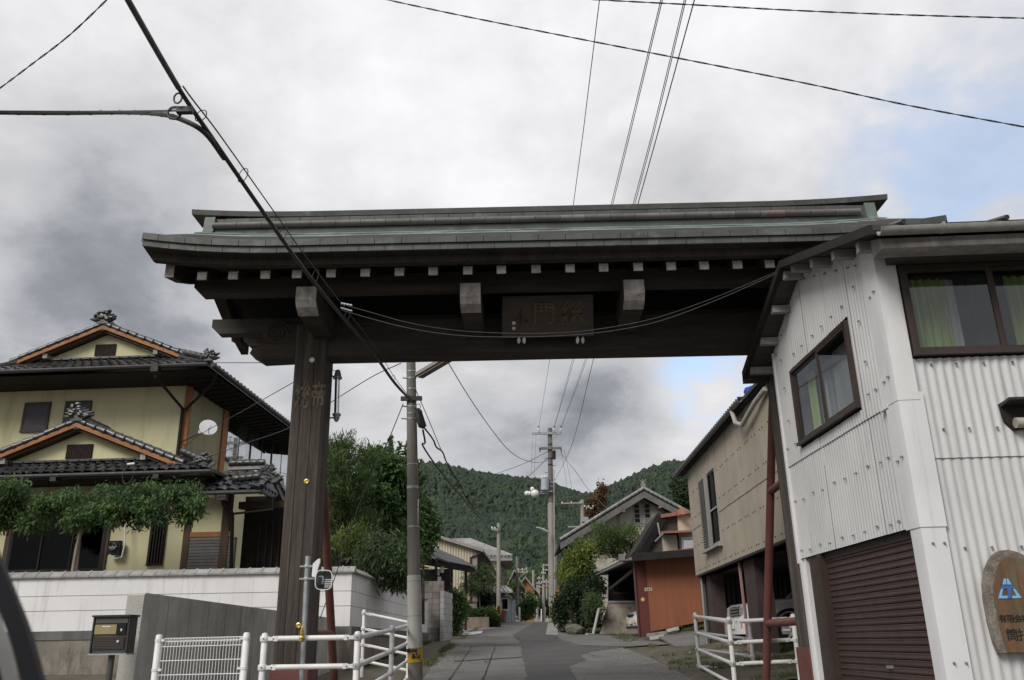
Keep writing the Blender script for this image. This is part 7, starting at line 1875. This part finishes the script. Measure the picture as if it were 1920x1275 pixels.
# ------------------------------------------------------------ wires
def wire(label, pts, Y0, Y1, r_, m=None, n=6, name='wire', cat='wire', group=None, twist=0):
    c_ = wire_pts(pts, Y0, Y1, n); mb = MB()
    if twist:
        # two strands wound round each other
        L_ = [c_[0]]; 
        for a, b_ in zip(c_, c_[1:]):
            k = max(1, int((b_ - a).length / (twist / 6)))
            L_ += [a.lerp(b_, (i + 1) / k) for i in range(k)]
        for ph in (0, math.pi):
            pp = []; s_ = 0
            for i, p in enumerate(L_):
                d = (L_[min(i + 1, len(L_) - 1)] - L_[max(i - 1, 0)]).normalized(); x = d.cross(Z).normalized(); y = d.cross(x)
                if i: s_ += (p - L_[i - 1]).length
                a_ = s_ / twist * 2 * math.pi + ph; pp.append(p + (x * math.cos(a_) + y * math.sin(a_)) * r_)
            mb.tube(pp, r_ * .85, 5)
    else: mb.tube(c_, r_, 6)
    a = c_[0]; return one(mb, name, m or grey_w, label, cat, group, True, (a.x, a.y, a.z))
def bezel(*a): return a
# thick cable from overhead to the near pole, with its hanger wire, rings and branch
mainpx = [(228, -26), (240, 0), (335, 165), (400, 262), (500, 407), (570, 505), (640, 592), (700, 662), (740, 718), (772, 752)]
M0, M1 = 2.85, 13.85
cab = thing('overhead_cable', P(772, 752, M1), 'thick black overhead cable bundle slanting down to the near pole', 'cable')
cpt = wire_pts(mainpx, M0, M1, 8)
ia = min(range(len(cpt)), key=lambda i: abs(cpt[i].y - PL(335, 165, cpt[0], (cpt[-1] - cpt[0])).y))
mb = MB(); mb.tube(cpt[:ia + 1], .0135, 10); mb.build('sleeve', sheath, cab, True)
mb = MB(); mb.tube(cpt[ia - 1:], [.011 + .0105 * min(1, i / (len(cpt) - ia)) for i in range(len(cpt) - ia + 1)], 8); mb.build('cable_core', black_r, cab, True)
mb = MB(); mb.tube([p + V((.012, .015, .0)) - Z * .016 for p in cpt[ia + 8:]], .012, 6); mb.build('second_core', black_r, cab, True)
mes = [p + V((.02, 0, .01)) + Z * (.085 * math.sin(math.pi * min(1, i / max(1, (len(cpt) - ia - 1))))) for i, p in enumerate(cpt[ia:])]
mb = MB(); mb.tube(mes, .0045, 6); mb.build('messenger_wire', grey_w, cab, True)
for i in range(5, len(cpt) - ia, 7):
    c_ = cpt[ia + i]; q = mes[i]; mid = (c_ + q) / 2; d = (cpt[min(ia + i + 1, len(cpt) - 1)] - c_).normalized() if ia + i + 1 < len(cpt) else V((0, 1, 0)); hh = (q - c_).length / 2 + .018; y_ = (q - c_).normalized(); x_ = y_.cross(d).normalized()
    mb = MB(); mb.tube([mid + x_ * .025 * math.cos(a) + y_ * hh * math.sin(a) for a in [k * .63 for k in range(11)]], .003, 4); mb.build('hanger_ring', dark_m, cab, True)
# branch going left
jt = PL(372, 232, cpt[0], cpt[-1] - cpt[0]); 
bp = sagline([P(-60, 211, jt.y + 1.6), P(100, 212.5, jt.y + 1.5), P(230, 211, jt.y + 1.0), P(300, 214, jt.y + .25), P(345, 226, jt.y + .08), PL(385, 250, cpt[0], cpt[-1] - cpt[0]), PL(420, 297, cpt[0], cpt[-1] - cpt[0])], 6)
br = thing('branch_cable', P(-60, 211, 6.6), 'black branch cable leaving the thick overhead cable to the left', 'cable')
mb = MB(); mb.tube(bp, .014, 8); mb.build('cable_core', black_r, br, True)
mw = sagline([P(-60, 208, jt.y + 1.6), P(150, 209, jt.y + 1.3), P(300, 208, jt.y + .25), PL(342, 206, cpt[0], cpt[-1] - cpt[0])], 5); mb = MB(); mb.tube(mw, .006, 5); mb.build('messenger_wire', grey_w, br, True)
hx = []
for i in range(260):
    f = i / 259 * (len(bp) * .62); k = int(f); p = bp[k].lerp(bp[k + 1], f - k); a = i * .30; hx.append(p + V((0, math.cos(a) * .016, math.sin(a) * .016 + .002)))
mb = MB(); mb.tube(hx, .0015, 4); mb.build('binding_wire', grey_w, br, True)
c_ = PL(343, 207, cpt[0], cpt[-1] - cpt[0])
mb = MB(); mb.tube([c_ + V((-.05 + .035 * math.cos(a), .02, .035 * math.sin(a))) for a in [k * .7 for k in range(10)]], .007, 5); mb.beam(c_ + V((-.03, 0, 0)), c_ + V((.05, 0, 0)), .03, .03); mb.build('shackle', dark_m, br, True)
c2 = PL(341, 184, cpt[0], cpt[-1] - cpt[0]); mb = MB(); mb.tube([c2 + V((-.02 + .02 * math.cos(a), 0, .03 * math.sin(a))) for a in [k * .7 for k in range(10)]], .005, 5); mb.build('hanger_ring', dark_m, br, True)
# wires to the white building in front of the gate, from a clamp on the cable
Yc = PL(640, 575, cpt[0], cpt[-1] - cpt[0]).y
for lab, pts, r_ in (('upper thin service wire sagging across the gate sign', [(650, 573), (700, 587), (770, 606), (860, 620), (960, 625), (1050, 624), (1130, 616), (1230, 596), (1340, 558), (1455, 510)], .0032), ('lower thin service wire sagging across the gate sign', [(640, 581), (690, 596), (770, 616), (860, 629), (960, 632), (1060, 629), (1150, 620), (1240, 601), (1350, 560), (1456, 513)], .0038)):
    wire(lab, pts, Yc, 8.75, r_, mat('pale grey wire', (.09, .09, .09), None, scale=9, fine=0) if 'pale grey wire' not in MATS else MATS['pale grey wire'], 4)
cp_ = PL(636, 573, cpt[0], cpt[-1] - cpt[0]); mb = MB()
for k in range(4): mb.lathe([(.013, 0), (.013, .014)], cp_ + V((.02 + .03 * k, -.02, .01 - .006 * k)), 7, V((1, 0, 0)))
for k in range(2): mb.beam(cp_ + V((.02, -.02, .02 - k * .05)), cp_ + V((.13, -.02, -.01 - k * .055)), .010, .010)
one(mb, 'wire_clamp', galv, 'bright wire clamps fixed on the thick cable before the gate pillar', 'clamp')
# others overhead
wire('single black wire crossing the top left corner of the sky', [(-30, 184), (0, 165), (60, 120), (130, 66), (205, -5), (240, -38)], 8, 6.5, .0055, black_r, 5, twist=.42)
wire('dark twisted wire sloping across the upper right sky', [(690, -9), (728, 0), (850, 26), (1000, 56), (1220, 99), (1500, 154), (1700, 197), (1920, 238), (2000, 254)], 9, 8, .0062, black_r, 5, twist=.5)
wire('dark twisted wire near the top edge of the right sky', [(1090, -4), (1130, 0), (1300, 9), (1500, 20), (1700, 28), (1920, 34), (2000, 35)], 8.5, 8, .0062, black_r, 5, twist=.5)
for k, (pts, Y0) in enumerate((([(1128, -20), (1124, 0), (1075, 384), (1031, 672), (1010, 803)], 10.4), ([(1246, -20), (1242, 0), (1149, 383), (1077, 672), (1039, 803)], 10.2), ([(1291, -20), (1286, 0), (1190, 383), (1101, 672), (1052, 803)], 10.2), ([(1307, -20), (1302, 0), (1196, 383), (1113, 672), (1074, 830), (1040, 902)], 10.0), ([(1243, -20), (1239, 0), (1146, 383), (1074, 672), (1036, 812)], 10.1), ([(1288.5, -20), (1283, 0), (1187, 383)], 10.3))):
    lab = ('leftmost thin power line running overhead along the street', 'second thin power line of the five along the street', 'third thin power line of the five, near the right pair', 'rightmost thin power line crossing down past the far pole', 'thin power line running close beside the second one', 'thin power line running close beside the third one')[k]
    if k == 5: pts = [(1288.5, -20), (1283, 0), (1187, 383), (1098, 672), (1050, 806)]
    wire(lab, pts, Y0, 52, .0075 if k != 3 else .010, grey_w, 3, group='power lines along the street')
wire('curving telephone wire from the lintel down to the far pole', [(800, 610), (838, 676), (880, 745), (920, 803), (955, 845), (985, 863), (1012, 867), (1032, 862)], 16, 52, .012, grey_w)
wire('guy wire running down from the near pole to the ground', [(756, 757), (720, 845), (690, 905), (660, 985), (635, 1062), (600, 1160)], 13.9, 16.2, .009, grey_w, 4)
wire('service wire from the near pole to the upper house wall', [(752, 681), (700, 705), (630, 748), (548, 800), (450, 835), (330, 880)], 13.9, 22.0, .008, grey_w, 4)
wire('service wire from behind the gate pillar to the corner of the house', [(600, 690), (548, 718), (460, 768), (375, 815), (338, 846)], 15, 22.5, .008, grey_w, 4)
wire('pair of faint wires from the house roof corner to the gate', [(405, 680), (440, 680), (480, 680), (560, 681)], 22, 17, .010, grey_w, 3)
wire('black cable from the closure dropping right toward the far street', [(793, 806), (797, 830), (793, 836), (820, 876), (860, 925), (905, 975), (935, 990)], 13.9, 46, .016, black_r, 5)
wire('wavy black cable strand running down right from the pole', [(794, 800), (812, 824), (818, 838), (830, 848), (838, 868), (860, 905), (890, 955), (935, 992)], 13.9, 46, .016, black_r, 5)
wire('thin wire beside the wavy strand from the near pole', [(779, 730), (805, 790), (835, 860), (865, 912), (935, 993)], 13.9, 46, .008, grey_w, 4)
wire('thin wire crossing low to the far main pole', [(880, 905), (940, 885), (985, 868), (1030, 845)], 60, 52, .016, grey_w, 3)
wire('wire from the far main pole to the house at right', [(1052, 850), (1080, 885), (1105, 920), (1140, 955)], 52, 44, .014, grey_w, 3)
wire('low wire between the shop pole and the far main pole', [(912, 1016), (950, 1010), (990, 1003), (1031, 990)], 46.5, 52, .014, grey_w, 3)
wire('wire from the far main pole towards the hill on the left', [(1030, 855), (1000, 885), (975, 905), (940, 930)], 52, 90, .018, grey_w, 3)
for k in range(4):
    wire(('leftmost', 'second', 'third', 'rightmost')[k] + ' of the steep thin drop wires under the far cross arms', [(999 + 6 * k if k < 2 else 1040 + 6 * k, 815 if k < 2 else 842), (994 + 6 * k if k < 2 else 1048 + 9 * k, 930)], 51.7, 51 + k, .008, grey_w, 2, group='drop wires at the far pole')
wire('wire from the far main pole to the pole behind the gabled house', [(1036, 985), (1060, 965), (1090, 950)], 52, 66, .014, grey_w, 3)
# ------------------------------------------------------------ trees, shrubs and the vine
def bl(px, py, Y, rx, ry=None, dep=None):
    return blob_px(px, py, Y, rx, ry, dep)
# cloud pruned pine behind the garden wall
pb = P(632, 1100, 21.5); pads = [(640, 838, 30, 17), (625, 860, 40, 16), (688, 855, 30, 15), (645, 880, 40, 12), (680, 893, 30, 12), (660, 920, 42, 20), (628, 905, 30, 15), (640, 965, 44, 20), (690, 975, 28, 16), (655, 1010, 42, 22), (630, 1035, 30, 22), (690, 1030, 30, 16)]
blobs = []
for x, y, rx, ry in pads:
    for k in range(3): blobs.append(bl(x + rnd.uniform(-.5, .5) * rx, y + rnd.uniform(-.3, .3) * ry, 21.4 + rnd.uniform(-.6, .6), rx * rnd.uniform(.5, .75), ry * rnd.uniform(.55, .85)))
trk = [([(pb.x, pb.y, 1.4), P(640, 1010, 21.6), P(622, 930, 21.4), P(640, 840, 21.4)], .13, .05)] + [([P(632, y + 25, 21.5), P(x, y + 5, 21.4)], .05, .02) for x, y, _, _ in pads]
plant('pine_tree', (pb.x, pb.y, 1.5), 'dark cloud pruned pine with flat pads behind the garden wall', 'tree', leaf_pine, blobs, 15000, .16, trk, bark, up=.9, aspect=7, fold=.05, seed=3, clump=7, jitter=.2)
bb = P(735, 1090, 24.5)
blobs = lumps(728, 940, 24.5, 48, 72, 22, .30, 4, 1.4) + lumps(718, 882, 24.3, 32, 30, 9, .4, 9, .8) + lumps(765, 975, 24.6, 24, 50, 8, .4, 19, .8)
plant('broadleaf_tree', (bb.x, bb.y, 1.5), 'tall loose broadleaf tree between the pine and the near pole', 'tree', leaf_broad, blobs, 21000, .15, [([(bb.x, bb.y, 1.4), P(735, 1000, 24.5), P(725, 900, 24.4)], .14, .04), ([P(735, 1010, 24.5), P(770, 940, 24.5)], .07, .02), ([P(732, 960, 24.5), P(705, 900, 24.4)], .06, .02)], bark, droop=.25, seed=5, clump=4, aspect=1.9, jitter=.24)
bt_ = bpy.data.objects['broadleaf_tree']; g = random.Random(64); tw = MB(); tips = []
for i in range(34):
    a = g.uniform(-.2, math.pi + .2); x, y = 728 + 44 * math.cos(a), 915 - 62 * math.sin(a)
    p = P(x, y, 24.4 + g.uniform(-.6, .6)); d = V((math.cos(a) * .5, g.uniform(-.3, .3), .6 + .4 * math.sin(a))).normalized() * g.uniform(.25, .6)
    tw.tube([p, p + d * .6, p + d], [.010, .007, .003], 4)
    for k in range(5): q = p + d * (.3 + .18 * k); tips.append((q.x, q.y, q.z, .07, .07, .07, 1))
tw.build('twigs', bark, bt_)
link_part('shoot_leaves', leaf_mesh('shoot_leaves', leaf_broad, tips, 1300, .13, ORG[bt_.name], droop=.1, seed=66, aspect=2.0), bt_)
b3 = P(795, 1060, 28.5)
plant('broadleaf_shrub', (b3.x, b3.y, 2.0), 'leafy shrub with light tips just right of the near pole', 'shrub', leaf_broad, lumps(795, 985, 28.5, 22, 42, 11, .38, 6, .8) + lumps(790, 1030, 29, 22, 24, 6, .5, 7, .6), 4200, .17, [([(b3.x, b3.y, 1.8), P(795, 990, 28.5)], .06, .02)], bark, droop=.2, seed=8, clump=4)
b4 = P(715, 1100, 20.6)
plant('bamboo_shrub', (-4.0, 21.0, 1.6), 'feathery drooping shrub overhanging the garden wall coping', 'shrub', leaf_bam, lumps(725, 1042, 20.6, 50, 42, 18, .34, 11, .6) + [bl(690, 1058, 20.4, 26, 22), bl(760, 1072, 21.6, 30, 24), bl(740, 1085, 20.8, 26, 14)], 14000, .15, [([(-4.1, 21.0, 1.5), (-3.9, 20.9, 2.5), P(715, 1050, 20.8)], .05, .02)], bark, droop=.7, seed=12, aspect=6, clump=6, fold=.05)
# wisteria on its frame
wv = P(150, 1075, 19.2)
wb_ = []
for x, y, rx, ry in ((-40, 925, 50, 28), (15, 918, 38, 22), (35, 950, 48, 26), (-10, 975, 40, 22), (85, 950, 28, 16), (120, 940, 42, 22), (150, 960, 48, 24), (200, 935, 44, 22), (225, 958, 42, 22), (270, 930, 46, 22), (290, 955, 44, 22), (335, 930, 40, 20), (355, 948, 34, 22), (300, 975, 16, 10), (265, 982, 14, 10), (130, 978, 36, 12), (60, 985, 30, 14), (210, 978, 20, 10), (350, 972, 20, 8)):
    for k in range(3): wb_.append(bl(x + rnd.uniform(-.4, .4) * rx, y + rnd.uniform(-.35, .35) * ry, 19.3 + rnd.uniform(-.5, .6), rx * rnd.uniform(.45, .7), ry * rnd.uniform(.42, .68)))
wt = plant('wisteria_vine', (wv.x, wv.y, 1.5), 'wisteria vine spreading along a frame in front of the house', 'vine', leaf_wis, wb_, 30000, .11, [([V((wv.x - .05, wv.y, 1.4)), P(146, 1030, 19.2), P(152, 985, 19.2)], .05, .045), ([V((wv.x - .12, wv.y - .05, 1.4)), P(143, 1030, 19.15), P(160, 985, 19.2)], .04, .035)], bark_p, droop=.9, seed=15, aspect=3.0, clump=9, jitter=.28)
mb = MB(); mb.beam(P(-60, 962, 19.4), P(385, 955, 19.3), .09, .09); mb.build('frame_beam', wood_b, wt)
# right side
b5 = P(1085, 1165, 38)
plant('yellow_shrub', (b5.x, b5.y, 1.7), 'bright yellow green shrub right of the far main pole', 'shrub', leaf_lime, lumps(1086, 1050, 38.5, 32, 40, 14, .36, 21, .9) + lumps(1078, 1085, 38.2, 30, 30, 8, .42, 22, .8), 9000, .15, [([(b5.x, b5.y, 1.5), P(1090, 1100, 38.3), P(1085, 1040, 38.5)], .08, .03)], bark, droop=.2, seed=23, clump=5, jitter=.22)
b6 = P(1150, 1120, 39.5)
pads = [(1122, 992, 18, 9), (1150, 1000, 24, 10), (1178, 996, 26, 10), (1135, 1015, 30, 10), (1168, 1018, 32, 11), (1196, 1010, 14, 9), (1190, 1030, 20, 9), (1120, 1030, 22, 9), (1150, 1036, 22, 8)]
blobs = []
for x, y, rx, ry in pads:
    for k in range(3): blobs.append(bl(x + rnd.uniform(-.5, .5) * rx, y + rnd.uniform(-.35, .35) * ry, 39.5 + rnd.uniform(-.5, .5), rx * rnd.uniform(.45, .7), ry * rnd.uniform(.6, .9)))
plant('pine_tree', (b6.x, b6.y, 2.0), 'spreading garden pine before the grey gabled house', 'tree', leaf_pine, blobs, 9000, .17, [([(b6.x, b6.y, 1.8), P(1172, 1055, 39.4), P(1178, 1042, 39.4), P(1165, 1020, 39.5)], .12, .05), ([P(1172, 1055, 39.4), P(1150, 1030, 39.4), P(1125, 1000, 39.5)], .08, .03), ([P(1176, 1046, 39.4), P(1192, 1020, 39.5)], .06, .02)], bark, up=.7, aspect=6, fold=.05, seed=25, clump=7)
b7 = P(1090, 1180, 36)
plant('dark_shrub', (b7.x, b7.y, 1.55), 'dense dark green roadside shrub below the yellow shrub', 'shrub', leaf_dark, lumps(1085, 1130, 36.5, 38, 40, 18, .34, 31, .9) + lumps(1110, 1100, 37, 24, 26, 8, .42, 32, .7) + lumps(1055, 1150, 37.5, 14, 28, 5, .6, 33, .4), 11000, .14, [([(b7.x, b7.y, 1.4), P(1088, 1130, 36.5)], .06, .02)], bark, droop=.2, seed=33, clump=5, jitter=.22)
b8 = P(1115, 1180, 34.5)
plant('grassy_shrub', (b8.x, b8.y, 1.5), 'arching grassy shrub beside the drain pipe', 'shrub', leaf_bam, lumps(1113, 1148, 34.8, 18, 34, 10, .45, 41, .5), 4500, .16, None, None, droop=.7, seed=43, aspect=7, clump=7, fold=.05)
b9 = P(905, 1160, 47.5)
plant('feathery_tree', (b9.x, b9.y, 2.1), 'small feathery tree with layered branches in the planter', 'tree', leaf_bam, [bl(x, y, 48 + rnd.uniform(-.4, .4), rx, ry) for x, y, rx, ry in ((900, 1075, 26, 8), (888, 1083, 22, 6), (918, 1083, 20, 7), (925, 1095, 14, 5), (880, 1098, 16, 5), (900, 1098, 24, 6), (908, 1068, 16, 5), (890, 1107, 14, 4))], 4200, .20, [([(b9.x - .05, b9.y, 2.0), P(899, 1120, 47.8), P(900, 1070, 47.8)], .05, .02), ([P(899, 1110, 47.8), P(920, 1088, 47.8)], .03, .01), ([P(899, 1110, 47.8), P(880, 1095, 47.8)], .03, .01)], bark, droop=.5, seed=45, aspect=5, clump=6)
b10 = P(905, 1155, 49)
plant('round_bush', (b10.x, b10.y, 2.2), 'round dark bush under the small feathery tree', 'bush', leaf_dark, lumps(903, 1128, 49, 25, 20, 10, .42, 51, .7), 3600, .17, None, None, seed=53, clump=5)
plant('hedge', P(890, 1160, 46), 'low trimmed hedge on top of the planter wall', 'hedge', leaf_broad, [bl(880 + 9 * k, 1149 + (k % 2), 45.6, 8, 5) for k in range(6)] + lumps(925, 1160, 46.2, 11, 14, 6, .5, 54, .3), 2600, .14, None, None, seed=55, clump=5)
plant('ivy_bush', P(858, 1190, 35), 'leafy bush growing at the end of the block wall', 'bush', leaf_broad, lumps(856, 1150, 35.5, 12, 38, 10, .5, 61, .5) + lumps(866, 1135, 37, 9, 20, 5, .5, 62, .4), 4200, .15, None, None, seed=63, clump=5, droop=.3)
plant('broadleaf_tree', P(985, 1160, 76), 'mid green trees crowding the left side of the bend', 'tree', leaf_broad, lumps(986, 1138, 77, 16, 22, 12, .4, 71, 1.2) + lumps(966, 1105, 80, 9, 14, 5, .5, 72, 1), 4200, .28, [([P(985, 1160, 77), P(985, 1125, 77)], .12, .05)], bark, seed=73, clump=5)
plant('dark_shrub', P(1012, 1160, 100), 'dark low trees behind the far pole cluster', 'trees', leaf_dark, lumps(1012, 1142, 108, 22, 20, 10, .4, 75, 2), 2600, .4, None, None, seed=76, clump=4)
plant('rusty_tree', P(1128, 1000, 80), 'tree with rusty brown foliage rising behind the gable', 'tree', leaf_rust, lumps(1124, 960, 80, 24, 30, 12, .36, 81, 1.4) + lumps(1126, 926, 80, 10, 16, 5, .5, 82, .6), 5200, .30, [([P(1128, 1010, 80), P(1126, 925, 80)], .15, .03)], bark, seed=83, clump=5, droop=.2)
plant('cypress_tree', P(1282, 1000, 52), 'dark tree between the gable and the beige building', 'tree', leaf_dark, lumps(1284, 930, 52, 14, 44, 12, .45, 85, .9), 4200, .24, [([P(1284, 1010, 52), P(1284, 900, 52)], .14, .03)], bark, seed=86, clump=5)
# belt of trees filling the foot of the hill behind the village
g = random.Random(99); blobs = []
for i in range(70):
    px = g.uniform(690, 1330); Y = g.uniform(150, 300); py = 1203 - 1802 * (gz(Y) - 1.2 + g.uniform(2, 12)) / Y
    blobs.append(bl(px, py, Y, g.uniform(9, 20), g.uniform(8, 20)))
me = leaf_mesh('wood', leaf_broad, blobs, 24000, 1.0, (0, 200, 0), seed=98, clump=4, aspect=1.6)
o = bpy.data.objects.new('wood', me); COL.objects.link(o); o.location = (0, 200, 0); o['kind'] = 'stuff'; o['label'] = 'belt of mixed trees at the foot of the wooded hill'; o['category'] = 'trees'

# weeds along the foot of walls and the left road edge
g = random.Random(31); sp = []
for i in range(150):
    Y = g.uniform(14.5, 44); f = (Y - 14.5) / 29.5
    xe = -1.62 - .28 * min(1, (Y - 14) / 12) + g.uniform(-.16, .06)
    if noise.noise(V((xe * .7, Y * .6, 3))) > -.05: sp.append((xe, Y, gz(Y) - .01, .10))
for i in range(90):
    Y = g.uniform(18.2, 30); sp.append((-3.25 + .025 * (Y - 18) + g.uniform(0, .12), Y, gz(Y) - .02, .10))
tufts('weeds', 'weeds growing along the left road edge and the white wall foot', sp, 16, .10, grass_m, 33)
g = random.Random(41); sp = []
for i in range(80):
    Y = g.uniform(23.5, 34); sp.append((3.2 + .03 * (Y - 23) + g.uniform(-.3, .5), Y, gz(Y) - .01, .12))
tufts('weeds', 'weeds along the driveway edge before the orange shed', [q for q in sp if noise.noise(V((q[0], q[1] * .5, 9))) > .05], 18, .09, grass_m, 43)
# loose grit on the road edges
mb = MB(); g = random.Random(51)
for i in range(900):
    if g.random() < .55: Y = g.uniform(14.3, 34); x = -1.55 - .25 * min(1, (Y - 14) / 12) + abs(g.gauss(0, .22))
    else: Y = g.uniform(14.3, 23); x = 2.75 - abs(g.gauss(0, .3))
    r_ = g.uniform(.008, .022); c_ = V((x, Y, gz(Y) + .012))
    mb.add([c_ + V((r_, 0, 0)), c_ + V((-r_ * .6, r_ * .8, 0)), c_ + V((-r_ * .5, -r_ * .8, 0)), c_ + V((0, 0, r_))], [(0, 1, 3), (1, 2, 3), (2, 0, 3)])
o = mb.build('grit', conc); o['kind'] = 'stuff'; o['label'] = 'loose grit scattered along both edges of the road'; o['category'] = 'grit'
